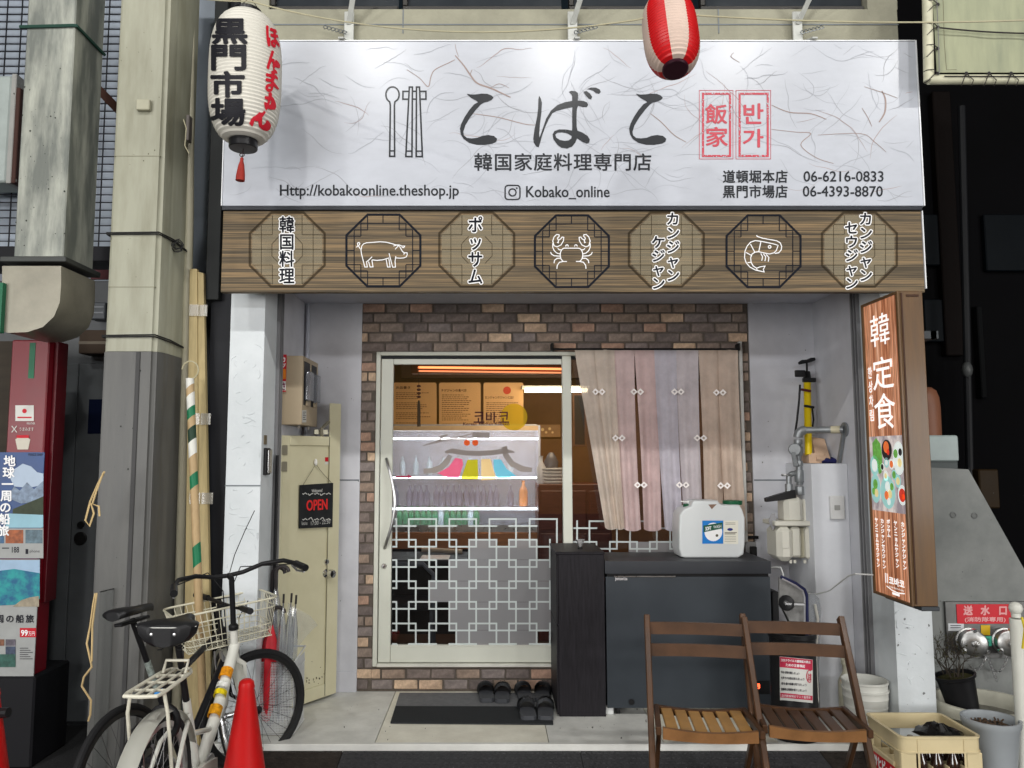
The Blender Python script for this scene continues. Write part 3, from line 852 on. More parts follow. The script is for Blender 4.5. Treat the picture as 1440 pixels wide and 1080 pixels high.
# brown wall unit behind
B().box(W(748, 600, 8.2).x, W(838, 600, 8.2).x, 8.2, 8.36, W(800, 680, 8.2).z, W(800, 612, 8.2).z, 0.006).obj('alcove_panel', mat('mid_brown_panel', srgb(118, 84, 58), 0.6), room) if False else None
db = thing('black_noticeboard', 'dark glazed noticeboard seen between the door post and the curtain', 'board', W(817, 660, 7.3))
B().box(W(806, 600, 7.3).x, W(824, 600, 7.3).x, 7.3, 7.34, W(817, 628, 7.3).z, W(817, 553, 7.3).z, 0.004).obj('frame', mat('board_frame_brown', srgb(92, 62, 44), 0.5), db)
B().box(W(808, 600, 7.3).x, W(822, 600, 7.3).x, 7.294, 7.299, W(817, 625, 7.3).z, W(817, 556, 7.3).z).obj('panel', black_m, db)
# table with papers, low in the room
tb = thing('dining_table', 'black dining table behind the lattice film, with white papers on it', 'table', W(600, 860, 6.4))
ztb = W(600, 782, 6.3).z
xt0, xt1 = W(535, 800, 6.3).x, W(690, 800, 6.3).x
B().box(xt0, xt1, 6.05, 6.6, ztb - 0.03, ztb, 0.004).obj('tabletop', black_m, tb)
for xx in (xt0 + 0.05, xt1 - 0.05):
    for yy in (6.1, 6.55): B().box(xx - 0.02, xx + 0.02, yy - 0.02, yy + 0.02, 0, ztb - 0.031).obj('leg', black_m, tb)
pp = B().box(W(592, 800, 6.2).x, W(632, 800, 6.2).x, 6.08, 6.32, ztb + 0.001, ztb + 0.006).obj('paper_menu', mat('white_paper', srgb(214, 206, 200), 0.7))
tag(pp, 'white printed menu sheets lying on the black dining table', 'menu')
rl = B().cyl(W(593, 775, 6.45), W(650, 778, 6.45), 0.018, n=14).obj('paper_roll', mat('cream_paper', srgb(196, 180, 160), 0.7))
rl.location.z = ztb
tag(rl, 'rolled cream paper lying at the back of the black dining table', 'paper roll')
ch = thing('dining_chair', 'black round-backed dining chair behind the lattice film of the door', 'chair', Vector((W(575, 900, 6.0).x, 5.95, 0)))
cxx = ch.location.x
B().tube([(cxx - 0.2, 5.8, 0.45), (cxx - 0.2, 5.78, 0.68), (cxx - 0.12, 5.77, 0.76), (cxx + 0.12, 5.77, 0.76), (cxx + 0.2, 5.78, 0.68), (cxx + 0.2, 5.8, 0.45)], 0.018, 8).obj('back_frame', mat('chair_grey', srgb(70, 72, 78), 0.4), ch)
B().box(cxx - 0.2, cxx + 0.2, 5.8, 6.15, 0.42, 0.47, 0.012).obj('seat', black_m, ch)
for sx in (-0.18, 0.18):
    for yy in (5.82, 6.12): B().cyl((cxx + sx, yy, 0), (cxx + sx, yy, 0.42), 0.013, n=8).obj('leg', mat('chair_grey', (0, 0, 0)), ch)

# ------------------------------------------------------------------ big sign
def stripes(name, stops, scale, stretch, rough=0.45, emit=0.0, bumpy=False, coat=0.0, warp=0.0):
    if name in MATS: return MATS[name]
    m = bpy.data.materials.new(name); m.use_nodes = True
    nt = m.node_tree; N, L = nt.nodes, nt.links; b = N['Principled BSDF']
    tc = N.new('ShaderNodeTexCoord'); mp = N.new('ShaderNodeMapping'); mp.inputs['Scale'].default_value = stretch
    L.new(tc.outputs['Object'], mp.inputs[0])
    nz = N.new('ShaderNodeTexNoise'); nz.inputs['Scale'].default_value = scale; nz.inputs['Detail'].default_value = 4; nz.inputs['Roughness'].default_value = 0.7
    L.new(mp.outputs[0], nz.inputs['Vector'])
    rp = N.new('ShaderNodeValToRGB'); rp.color_ramp.interpolation = 'LINEAR'
    e = rp.color_ramp.elements
    while len(e) < len(stops): e.new(0.5)
    for i, (p, c) in enumerate(stops): e[i].position = p; e[i].color = c
    L.new(nz.outputs['Fac'], rp.inputs[0]); L.new(rp.outputs[0], b.inputs['Base Color'])
    b.inputs['Roughness'].default_value = rough
    if coat: b.inputs['Coat Weight'].default_value = coat
    b.inputs['Specular IOR Level'].default_value = 0.25
    if emit: L.new(rp.outputs[0], b.inputs['Emission Color']); b.inputs['Emission Strength'].default_value = emit
    MATS[name] = m
    return m
SX0, SX1 = W(316, 174, YS).x, W(1293, 174, YS).x
SZ0, SZ1 = W(700, 289.5, YS).z, W(700, 58, YS).z
sg = thing('shop_sign', 'wide pale washi-patterned sign board with a spoon and chopsticks emblem and black brush lettering', 'sign', (0.4, YS, SZ0))
pan = B().box(SX0, SX1, YS, YS + 0.05, SZ0, SZ1, 0.003).obj('panel', mat('washi_print', srgb(182, 186, 194), 0.33, var=0.05, scale=5, stretch=(1, 1, 2.2), coat=0.45), sg)
trim = mat('sign_trim', srgb(228, 230, 232), 0.35, 0.2, var=0)
for s in ((SX0 - 0.006, SX0, SZ0, SZ1), (SX1, SX1 + 0.007, SZ0, SZ1)):
    B().box(s[0], s[1], YS - 0.004, YS + 0.055, s[2], s[3] + 0.005, 0.001).obj('edge_trim', trim, sg)
B().box(SX0, SX1, YS - 0.004, YS + 0.055, SZ1, SZ1 + 0.006, 0.001).obj('edge_trim', trim, sg)
PS = PY(YS)
MATS['washi_print'].node_tree.nodes['Principled BSDF'].inputs['Coat Roughness'].default_value = 0.24
# washi fibres
random.seed(21)
def fibre(b, x, y, a, n, st, w, curl):
    pts = [(x, y)]; cr = random.uniform(-curl, curl)
    for i in range(n):
        a += cr + random.uniform(-0.18, 0.18)
        if random.random() < 0.15: cr = random.uniform(-curl, curl)
        x += st * math.cos(a); y += st * math.sin(a)
        if not (320 < x < 1286 and 62 < y < 285): break
        pts.append((x, y))
    if len(pts) > 3:
        k = len(pts)
        b.ribbon(pts, [w * math.sin(PI * (0.08 + 0.86 * i / (k - 1))) for i in range(k)], PS, k=random.uniform(0.0003, 0.0012))
for nm, c, n_, w_ in (('fibre_print', (182, 186, 194), 150, 1.0), ('fibre_print', (170, 172, 178), 60, 0.8), ('fibre_print', (184, 164, 162), 22, 0.9)):
    b = B()
    for i in range(n_):
        fibre(b, random.uniform(322, 1284), random.uniform(64, 284), random.choice([0, PI]) + random.uniform(-0.9, 0.9), random.randint(8, 26), random.uniform(2.5, 5), w_ * random.uniform(0.5, 1.3), 0.12)
    stuff(b.obj(nm, mat('fibre_%d' % c[0], srgb(*[x * 0.88 for x in c]), 0.4, var=0), sg))
b = B()
for pts, w in (([(572, 98), (590, 110), (602, 122), (606, 108), (612, 98), (632, 88), (640, 84)], 1.6), ([(640, 78), (652, 92), (661, 105), (671, 117), (690, 124), (705, 131), (718, 137)], 3.0),
               ([(661, 105), (664, 98)], 1.2), ([(690, 124), (702, 118), (716, 124)], 1.0), ([(1085, 148), (1110, 158), (1140, 160), (1162, 168)], 1.8),
               ([(1240, 128), (1245, 140), (1244, 158), (1236, 172)], 3.0), ([(1215, 122), (1240, 130), (1262, 138)], 1.2), ([(1085, 182), (1120, 186), (1140, 188), (1126, 204), (1148, 222), (1172, 230)], 1.4),
               ([(915, 160), (930, 172), (948, 190), (965, 200)], 1.6), ([(1212, 152), (1220, 165), (1226, 178)], 1.3), ([(665, 160), (700, 165), (735, 174), (752, 176)], 1.5),
               ([(1040, 88), (1028, 80), (1032, 74)], 1.4), ([(640, 62), (642, 72), (645, 80)], 1.0), ([(1150, 190), (1210, 188), (1230, 200), (1246, 214)], 1.2)):
    pts = smooth2(pts); w *= 0.8; k = len(pts); b.ribbon(pts, [w * (0.45 + 0.55 * math.sin(PI * (0.1 + 0.8 * i / (k - 1)))) for i in range(k)], PS, k=0.0014)
stuff(b.obj('fibre_print', mat('fibre_brown', srgb(152, 134, 128), 0.4, var=0), sg))
inkm = mat('sign_ink', srgb(34, 37, 42), 0.33, var=0, coat=0.3)
def t4(pts, dx=0): return [(620 + (x + dx) / 4.364, 110 + y / 4.364) for x, y in pts]
ko = [(158, 96), (185, 101), (215, 100), (250, 95), (285, 97), (310, 106), (324, 121), (310, 135), (285, 146), (262, 151), (245, 162), (215, 195), (180, 240), (150, 290), (137, 330), (142, 352), (160, 367), (190, 370), (225, 366), (255, 354), (290, 349), (325, 355), (345, 372), (340, 390), (318, 402), (270, 410), (220, 409), (175, 398), (140, 375), (122, 345), (117, 310), (125, 280), (145, 240), (175, 195), (205, 160), (228, 148), (215, 138), (190, 125), (170, 110)]
ba = [(603, 108), (613, 125), (620, 150), (617, 210), (608, 280), (603, 340), (605, 365), (625, 310), (645, 250), (675, 200), (715, 165), (760, 148), (805, 140), (806, 112), (800, 100), (785, 85), (800, 78), (825, 80), (840, 90), (842, 105), (840, 138), (875, 140), (898, 150), (904, 165), (895, 178), (870, 178), (842, 170), (834, 190), (832, 240), (833, 300), (838, 322), (870, 335), (900, 355), (913, 375), (910, 395), (895, 402), (870, 392), (835, 370), (825, 395), (805, 420), (775, 432), (740, 428), (715, 410), (690, 375), (685, 345), (697, 325), (725, 315), (765, 315),
      (765.5, 337), (745, 333), (715, 335), (702, 347), (708, 365), (730, 380), (760, 385), (785, 382), (800, 370), (803, 355), (780, 342), (766.5, 337.3), (766, 315),
      (805, 322), (806, 280), (805, 230), (807, 178), (760, 188), (715, 200), (685, 215), (660, 255), (640, 300), (622, 350), (608, 400), (600, 425), (585, 420), (570, 395), (567, 370), (575, 310), (590, 240), (597, 180), (598, 130)]
for nm, ps in (('brush_letter', [t4(ko)]), ('brush_letter', [t4(ba), t4([(875, 83), (895, 80), (915, 95), (928, 115), (922, 132), (905, 125), (890, 108)]), t4([(895, 68), (920, 58), (950, 58), (975, 70), (981, 85), (970, 97), (950, 92), (935, 78), (915, 71)])]), ('brush_letter', [t4(ko, 1038)])):
    b = B()
    for p in ps: b.poly(p, PS, 0.0022)
    b.obj(nm, inkm, sg)
for i, c_ in enumerate('韓国家庭料理専門店'):
    x = 666 + i * 28; b = B(); put(b, c_, (x, 215, x + 27, 241), PS, 0.002, bold=0.45, em=True); b.obj('letter', inkm, sg)
for s_, q_ in (('Http://kobakoonline.theshop.jp', (394, 260, 645, 280)), ('Kobako_online', (740, 262, 857, 280)), ('06-6216-0833', (1130, 241, 1242, 255.5)), ('06-4393-8870', (1129, 262, 1241, 276.5))):
    b = B(); put(b, s_, q_, PS, 0.002, bold=0.32); b.obj('lettering', inkm, sg)
for s_, y in (('道頓堀本店', 239), ('黒門市場店', 260)):
    b = B()
    for i, c_ in enumerate(s_): put(b, c_, (1016 + i * 18.5, y, 1034 + i * 18.5, y + 19), PS, 0.002, bold=0.5, em=True)
    b.obj('lettering', inkm, sg)
b = B()
rr = []
for cx, cy, a0 in ((727, 265, -90), (727, 276.5, 0), (714.5, 276.5, 90), (714.5, 265, 180)):
    for k in range(4): a = R(a0 + 30 * k); rr.append((cx + 4.2 * math.cos(a), cy + 4.2 * math.sin(a)))
b.ribbon(rr, 1.9, PS, True, 0.002); b.ribbon([(720.7 + 5 * math.cos(i * PI / 10), 270.7 + 5 * math.sin(i * PI / 10)) for i in range(20)], 1.9, PS, True, 0.0021)
b.disc(726.6, 264.8, 1.3, PS, 0.002, 8)
b.obj('camera_emblem', inkm, sg)
# spoon and chopsticks emblem (drawn 3x)
def e3(p): return [(480 + x / 3, y / 3) for x, y in p]
b = B()
sp = [(216 + 28 * math.cos(R(a)), 400 + 33 * math.sin(R(a))) for a in range(115, 426, 15)]
b.ribbon(e3([(204, 430)] + sp[1:-1] + [(226, 430), (224, 445), (225, 660), (204, 660), (207, 445)]), 2.3, PS, True, 0.002)
b.ribbon(e3([(206, 637), (224, 637)]), 2.0, PS, k=0.0021)
b.ribbon(e3([(287, 368), (300, 368), (298, 661), (272, 661)]), 2.3, PS, True, 0.002)
b.ribbon(e3([(317, 368), (330, 368), (342, 661), (316, 661)]), 2.3, PS, True, 0.0021)
b.ribbon(e3([(275, 638), (297, 638)]), 2.0, PS, k=0.0022); b.ribbon(e3([(318, 638), (340, 638)]), 2.0, PS, k=0.0022)
b.ribbon(e3([(284, 386), (260, 386), (260, 419), (284, 419)]), 2.2, PS, k=0.0023); b.ribbon(e3([(334, 386), (357, 386), (357, 419), (336, 419)]), 2.2, PS, k=0.0023)
b.ribbon(e3([(301, 386), (315, 386)]), 2.2, PS, k=0.0024); b.ribbon(e3([(301, 419), (315, 419)]), 2.2, PS, k=0.0024)
b.obj('spoon_and_chopsticks', inkm, sg)
# stamps
redi = mat('stamp_red', srgb(192, 60, 76), 0.35, var=0.0)
def stamp(x0, x1, chars):
    b = B()
    def frame(a, t, c, d, w, k):
        b.prect(a, t, c, t + w, PS, k); b.prect(a, d - w, c, d, PS, k); b.prect(a, t + w, a + w, d - w, PS, k); b.prect(c - w, t + w, c, d - w, PS, k)
    frame(x0, 127, x1, 224, 0.7, 0.002)
    frame(x0 + 4, 130.5, x1 - 3, 221, 3.0, 0.002)
    for c_, q_ in chars: put(b, c_, q_, PS, 0.002, bold=0.7)
    o = b.obj('red_stamp', redi, sg)
    b = B(); random.seed(int(x0))
    for i in range(80):
        e = random.choice('lrtb')
        if e == 'l': x, y = x0 + 4 + random.uniform(0, 3), random.uniform(140, 220)
        elif e == 'b': x, y = random.uniform(x0 + 4, x1 - 4), 218 + random.uniform(0, 3)
        elif e == 't': x, y = random.uniform(x0 + 4, x1 - 4), 130 + random.uniform(0, 3)
        else: x, y = x1 - 6 + random.uniform(0, 3), random.uniform(132, 170)
        r = random.uniform(0.3, 1.0)
        b.poly([(x - r, y), (x, y - r * 1.4), (x + r, y + 0.2), (x + 0.2, y + r)], PS, 0.003 + i * 0.00001)
    stuff(b.obj('stamp_wear', mat('washi_wear', srgb(184, 188, 195), 0.32, var=0), sg))
stamp(983, 1031, (('飯', (992, 147, 1022, 174)), ('家', (993, 179, 1023, 206))))
stamp(1034.5, 1084, (('반', (1046, 146, 1073, 174)), ('가', (1045, 182, 1073, 207))))

# wooden band under the sign
YB = YS + 0.015
BZ0, BZ1 = W(700, 411, YB).z, W(700, 296.5, YB).z
bx0, bx1 = W(312, 352, YB).x, W(1298, 352, YB).x
band = thing('sign_band', 'striped wood-print band with octagons, pig, crab and shrimp below the white sign', 'sign', (0.4, YB, BZ0))
def wc(*c): return srgb(*c)
woodp = stripes('striped_wood_print', [(0.36, wc(44, 38, 32)), (0.43, wc(92, 80, 60)), (0.47, wc(58, 52, 44)), (0.50, wc(128, 108, 78)), (0.53, wc(70, 64, 54)), (0.57, wc(150, 124, 88)), (0.61, wc(76, 68, 54)), (0.66, wc(120, 102, 76))], 3.2, (0.07, 0.3, 17), 0.55)
B().box(bx0, bx1, YB, YB + 0.04, BZ0, BZ1, 0.003).obj('panel', woodp, band)
B().box(bx0 - 0.005, bx1 + 0.002, YB - 0.012, YB + 0.05, BZ1, SZ0 - 0.001, 0.003).obj('dark_rail', mat('dark_rail', (0.02, 0.022, 0.028), 0.35, 0.4), band)
B().box(bx1 + 0.0025, bx1 + 0.009, YB - 0.004, YB + 0.05, BZ0 + 0.02, BZ1, 0.001).obj('edge_trim', trim, band)
PB = PY(YB)
blk = mat('navy_black_print', srgb(20, 22, 30), 0.7, var=0, spec=0.15)
whp = mat('white_print', srgb(240, 240, 240), 0.6, var=0, spec=0.2)
def oct_dark(ox, oy):
    b = B(); f = lambda pts: [(ox + (x - 525) / 9, oy + (y - 557) / 9) for x, y in pts]
    b.ribbon(f([(325, 104), (730, 104), (993, 365), (993, 750), (730, 1012), (322, 1012), (57, 750), (57, 365)]), 3.0, PB, True, 0.0020)
    k = 0.0010
    for sx in (1, -1):
        for sy in (1, -1):
            g = lambda pts: f([(525 + sx * (x - 525), 557 + sy * (y - 557)) for x, y in pts])
            for pts in ([(240, 212), (525, 212)], [(325, 110), (325, 297)], [(325, 297), (155, 297)], [(240, 212), (240, 377)], [(240, 377), (70, 377)], [(155, 297), (155, 557)]):
                b.ribbon(g(pts), 1.35, PB, k=k); k += 0.00003
            b.ribbon(g([(520, 115), (520, 212)]), 1.35, PB, k=k) if sx > 0 else None
            b.ribbon(g([(60, 557), (155, 557)]), 1.35, PB, k=k + 0.00003) if sy > 0 else None
    return b.obj('octagon_lattice', blk, band)
litf = clear('pale_print', (0.95, 0.93, 0.88), 0.05, 0.4, milk=0.36, milkcol=srgb(176, 166, 142)[:3])
dim = clear('shade_line_print', (0.8, 0.78, 0.74), 0.05, 0.4, milk=0.42, milkcol=srgb(62, 54, 42)[:3])
def oct_light(ox, oy):
    f = lambda pts: [(ox + (x - 483) / 9, oy + (y - 552) / 9) for x, y in pts]
    o8 = [(295, 110), (675, 110), (925, 355), (925, 735), (665, 985), (290, 985), (40, 735), (40, 355)]
    B().poly(f(o8), PB, 0.0006).obj('octagon_panel', litf, band)
    b = B(); k = 0.0012
    o9 = [(483 + (x - 483) * 1.07, 552 + (y - 552) * 1.07) for x, y in o8]
    b.ribbon(f(o9), 3.2, PB, True, k)
    for sx in (1, -1):
        for sy in (1, -1):
            g = lambda pts: f([(483 + sx * (x - 483), 552 + sy * (y - 552)) for x, y in pts])
            for pts in ([(295, 115), (295, 360)], [(160, 230), (483, 230)], [(40, 360), (295, 360)], [(155, 235), (155, 552)], [(295, 470), (380, 380)], [(290, 470), (290, 552)]):
                k += 0.00004; b.ribbon(g(pts), 1.0, PB, k=k)
    b.ribbon(f([(40, 545), (925, 545)]), 1.0, PB, k=k + 0.0001)
    b.obj('octagon_lines', dim, band)
for ox, oy in ((539.2, 352.3), (804.2, 353.3), (1073.6, 353.3)): oct_dark(ox, oy)
for ox, oy in ((404, 351.5), (670.5, 351.5), (937, 351.5), (1208.5, 351.5)): oct_light(ox, oy)
def art(ox, oy, lines, w, name):
    b = B()
    for k, pts in enumerate(lines): b.ribbon([(ox + x / 9, oy + y / 9) for x, y in pts], w, PB, k=0.001 + 0.00005 * k)
    return b.obj(name, whp, band)
def arc(cx, cy, rx, ry, a0, a1, n=12): return [(cx + rx * math.cos(R(a0 + (a1 - a0) * i / n)), cy + ry * math.sin(R(a0 + (a1 - a0) * i / n))) for i in range(n + 1)]
art(480, 290, [[(240, 540), (225, 515), (208, 495), (205, 468), (222, 458), (235, 470), (228, 490), (205, 508), (188, 520)],
    [(255, 545), (258, 505), (280, 478), (320, 463), (400, 458), (490, 450), (570, 456), (640, 474), (690, 490), (735, 492), (765, 505), (803, 505), (790, 525), (765, 520)],
    [(660, 505), (705, 490), (725, 502), (700, 525), (682, 545)], [(735, 505), (755, 540), (775, 575), (800, 590), (832, 590), (835, 610), (825, 640), (790, 655), (740, 658), (690, 655)],
    [(800, 590), (790, 612)], [(247, 540), (255, 600), (272, 670), (298, 770), (330, 770), (318, 705), (350, 680), (390, 640)], [(345, 700), (365, 770), (402, 768), (388, 690), (390, 678)],
    [(390, 680), (450, 686), (520, 680), (605, 655)], [(568, 675), (585, 770), (618, 770), (602, 665)], [(605, 597), (620, 660), (650, 772), (686, 770), (680, 700), (690, 632)]], 1.15, 'pig_drawing')
crab = []
for s in (1, -1):
    m_ = lambda p: [((482 + s * (x - 482)), y) for x, y in p]
    crab += [m_([(300, 455), (315, 462), (320, 430), (345, 415), (365, 390), (385, 395), (380, 440), (350, 490), (300, 515), (262, 500), (245, 440), (262, 390), (295, 358), (325, 362), (328, 380), (305, 405), (318, 435)]),
             m_([(245, 470), (245, 520), (265, 565), (300, 595), (340, 605)]), m_([(310, 535), (330, 552), (352, 552)]), m_([(218, 580), (230, 608), (265, 628), (335, 632)]),
             m_([(262, 722), (268, 685), (300, 660), (345, 658)]), m_([(298, 792), (302, 750), (330, 710), (380, 700), (425, 700)]),
             m_(arc(426, 505, 16, 16, 160, 380, 8))]
crab.append(arc(395, 617, 55, 85, 95, 270, 12) + arc(570, 617, 55, 85, 270, 445, 12)[0:])
art(750, 290, crab, 1.35, 'crab_drawing')
art(1010, 290, [[(485, 368), (492, 382), (560, 405), (740, 438), (785, 465), (803, 510), (795, 555), (765, 590), (715, 598)],
    [(748, 492), (690, 475), (545, 445), (470, 435), (410, 455), (365, 505), (338, 570), (332, 650), (352, 715), (400, 770), (470, 808), (580, 832), (570, 800), (592, 758), (530, 768), (485, 785), (440, 755), (415, 710), (410, 650), (428, 605), (465, 582), (510, 576), (580, 592), (650, 605), (705, 590), (735, 560), (758, 492)],
    [(540, 447), (512, 575)], [(408, 480), (462, 583)], [(350, 585), (418, 622)], [(370, 715), (410, 710)], [(485, 785), (492, 812)], arc(650, 515, 17, 17, 0, 360, 14),
    [(538, 598), (560, 640), (550, 690)], [(570, 602), (600, 640), (590, 695)], [(605, 610), (640, 650), (632, 702)]], 1.3, 'shrimp_drawing')
def vtext(body, cx, y0, y1, w):
    b = B(); column_text(b, body, cx, y0, y1, w, PB, 0.0026, bold=2.0); b.obj('letter_outline', whp, band)
    b = B(); column_text(b, body, cx, y0, y1, w, PB, 0.0036, bold=0.55); b.obj('letters', blk, band)
vtext('韓国料理', 403.5, 304, 400, 22)
vtext('ポッサム', 668.5, 304, 401, 22)
vtext('カンジャン', 946, 298, 397, 20)
vtext('ケジャン', 925.5, 331, 408, 20)
vtext('カンジャン', 1217, 298, 397, 20)
vtext('セウジャン', 1197, 311, 408, 20)

# brackets above the sign
whs = mat('white_bracket_paint', srgb(190, 192, 186), 0.5, var=0.1, scale=12)
for px, lb in ((491, 'leftmost'), (805, 'middle'), (1121, 'rightmost')):
    x = W(px, 40, 4.36).x
    t = thing('sign_bracket', lb + ' white steel bracket holding the top of the big sign', 'bracket', (x, 4.36, SZ1), 0, 'white brackets above the sign')
    z1 = W(700, -40, 4.36).z
    B().box(x - 0.028, x + 0.028, 4.35, 4.362, SZ1 + 0.001, SZ1 + 0.30, 0.003).obj('wall_plate', whs, t)
    B().box(x - 0.01, x + 0.01, 4.346, 4.3495, SZ1 + 0.04, SZ1 + 0.10, 0.001).obj('slot', dark_m, t)
    B().cyl((x, 4.34, SZ1 + 0.075), (x, 4.351, SZ1 + 0.075), 0.012, n=6).obj('bolt', steel, t)
    B().bar((x, 4.35, SZ1 + 0.22), (x + 0.10, 4.1, SZ1 + 0.5), 0.03, 0.012, bev=0.002).obj('arm', whs, t)
    B().bar((x, 4.12, SZ1 + 0.01), (x, 4.35, SZ1 + 0.1), 0.03, 0.01, bev=0.002).obj('brace', whs, t)
    ch_ = B()
    for k in range(6): ch_.tube([(x + (-1 if px < 800 else 1) * (0.02 + 0.022 * k) + 0.013 * math.cos(a), 4.33 + 0.006 * math.sin(2 * a), SZ1 + 0.16 + 0.006 * k + 0.009 * math.sin(a)) for a in [i * PI / 4 for i in range(8)]], 0.003, 5, close=True)
    ch_.obj('chain', galv, t)

# ------------------------------------------------------------------ cable and lanterns
def sagline(p, q, sag, n=16):
    p, q = Vector(p), Vector(q)
    return [p.lerp(q, i / n) - Vector((0, 0, sag * 4 * (i / n) * (1 - i / n))) for i in range(n + 1)]
YL = 3.72
wire_m = mat('pale_wire', srgb(176, 170, 140), 0.5, var=0.1)
wr = B().tube(sagline(W(240, -8, YL), W(352, 2, YL), 0.01, 6)[:-1] + sagline(W(352, 2, YL), W(930, 22, 3.3), 0.115, 20)[:-1] + sagline(W(930, 18, 3.3), W(1500, 26, 3.3), 0.03, 12), 0.0036, 6).obj('lantern_wire', wire_m)
tag(wr, 'thin pale wire strung across the shopfront carrying the two paper lanterns', 'wire')
def lantern(cx_px, cyt, cyb, rpx, Y, tilt, label, ribs, paint, matl, ringm, name='paper_lantern', tassel=True):
    top, bot = W(cx_px, cyt, Y), W(cx_px, cyb, Y)
    H_ = top.z - bot.z; c = (top + bot) / 2; c = Vector((top.x * .5 + bot.x * .5, Y, c.z))
    rad = rpx / F * Y / (math.cos(TH)) 
    t = thing(name, label, 'paper lantern', c)
    M = Matrix.Translation(c) @ Matrix.Rotation(tilt, 4, 'X')
    def rz(v):  # v -1..1
        return rad * (0.46 + 0.54 * max(0.0, 1 - min(1.0, abs(v)) ** 3.2) ** 0.6)
    prof = []
    n = ribs * 2
    for i in range(n + 1):
        v = -1 + 2 * i / n
        r = rz(v) - (0.0042 if i % 2 == 0 else 0.0)
        prof.append((r, v * H_ / 2))
    return t, M, prof, rad, H_, rz
# left lantern, white
t, M, prof, rad, H_, rz = lantern(345, 23, 198, 51.5, YL, 0, 'white ribbed paper lantern with black and red lettering at the sign left corner', 36, None, None, None)
pap = mat('white_lantern_paper', srgb(208, 205, 194), 0.6, var=0.04, scale=8)
bd = B().lathe((0, 0, 0), prof, 56).xform(M).obj('shade', pap, t, ang=12)
ringb = mat('lantern_ring_black', (0.012, 0.012, 0.013), 0.3)
for v0, v1, r_ in ((1.0, 1.09, 0.068), (-1.13, -0.99, 0.066)):
    B().lathe((0, 0, 0), [(r_, v0 * H_ / 2), (r_ + 0.003, v0 * H_ / 2 + 0.004), (r_ + 0.003, v1 * H_ / 2 - 0.004), (r_, v1 * H_ / 2)], 32).xform(M).obj('ring', ringb, t)
cw_ = wloc(t)
b = B().tube([cw_ + Vector((-0.06, 0, H_ / 2 * 1.09)), cw_ + Vector((0.012, 0, H_ / 2 * 1.09 + 0.075)), cw_ + Vector((0.06, 0, H_ / 2 * 1.09))], 0.0025, 6); b.obj('hanger', black_m, t)
bz = cw_.z - H_ / 2 * 1.13
tx = W(340, 225, YL).x
b = B().tube([(cw_.x, YL, bz), (tx + 0.004, YL, bz - 0.03), (tx, YL, bz - 0.05)], 0.002, 6); b.tube([(tx + 0.012 * math.cos(i * PI / 4), YL, bz - 0.03 + 0.008 * math.sin(i * PI / 4)) for i in range(8)], 0.0025, 5, close=True)
b.obj('tassel_cord', mat('tassel_cord_dark', (0.03, 0.01, 0.01), 0.6), t)
tr_ = mat('red_tassel_thread', srgb(150, 44, 34), 0.8, var=0.3, scale=80, stretch=(1, 1, 0.1))
B().lathe((tx - 0.005, YL, bz - 0.16), [(0.022, 0), (0.021, 0.03), (0.014, 0.08), (0.008, 0.1), (0.009, 0.112), (0.003, 0.118)], 14, (0.05, 0, 1)).obj('tassel', tr_, t)
def PLn(x, y, k=0.0):
    Y = YL - 0.15
    for _ in range(8):
        p = W(x, y, Y); dx = p.x - cw_.x
        v = max(-1, min(1, (p.z - cw_.z) / (H_ / 2)))
        r = rz(v) + 0.0012 + k
        xx = max(-r * 0.995, min(r * 0.995, dx))
        Y = YL - math.sqrt(max(0, r * r - xx * xx))
    return Vector((cw_.x + xx, Y, p.z))
b = B()
for c_, q_ in (('黒', (299, 27, 347, 61)), ('門', (298, 64, 345, 98)), ('市', (297, 101, 343, 136)), ('場', (297, 139, 344, 176))):
    put(b, c_, q_, PLn, 0.001, bold=1.5, cut=5)
b.obj('black_lettering', mat('lantern_black_ink', (0.012, 0.012, 0.016), 0.6, var=0), t)
b = B()
for c_, q_ in (('ほ', ((374, 36), (391, 42), (394, 69), (377, 64))), ('ん', ((375, 70), (393, 74), (394, 102), (376, 96))), ('ま', ((375, 100), (392, 102), (392, 130), (374, 128))), ('も', ((373, 131), (391, 131), (388, 161), (372, 160))), ('ん', ((366, 163), (385, 160), (380, 187), (361, 188)))):
    put(b, c_, q_, PLn, 0.001, bold=1.1, cut=4)
b.obj('red_lettering', mat('lantern_red_ink', srgb(200, 24, 44), 0.6, var=0), t)
# red and white lantern, tipped so its underside shows
YR = 3.3
t, M, prof, rad, H_, rz = lantern(943, -14, 111, 40, YR, -0.34, 'red and white striped paper lantern hanging over the right half of the sign', 26, None, None, None)
redp = mat('red_lantern_paper', srgb(190, 20, 24), 0.38, var=0.1, scale=10); 
whpap = mat('dusty_white_paper', srgb(200, 178, 164), 0.5, var=0.08)
segs = 64
for part, m_ in (('red_stripe', redp), ('white_stripe', whpap)):
    for s in range(4):
        b = B(); a0 = (s * 2 + (0 if part == 'red_stripe' else 1)) * PI / 4 + PI / 8 - PI / 2 + 0.02
        rows = []
        for r, z in prof: rows.append([Vector((r * math.cos(a0 + PI / 4 * j / 8), r * math.sin(a0 + PI / 4 * j / 8), z)) for j in range(9)])
        vr = [[b.bm.verts.new(M @ p) for p in row] for row in rows]
        for i in range(len(vr) - 1):
            for j in range(8): b.bm.faces.new((vr[i][j], vr[i][j + 1], vr[i + 1][j + 1], vr[i + 1][j]))
        b.obj(part, m_, t, ang=12)
B().lathe((0, 0, 0), [(0.052, -1.06 * H_ / 2), (0.056, -1.04 * H_ / 2), (0.056, -0.97 * H_ / 2), (0.05, -0.96 * H_ / 2)], 28).xform(M).obj('ring', mat('dark_wine_plastic', srgb(48, 18, 30), 0.35), t)
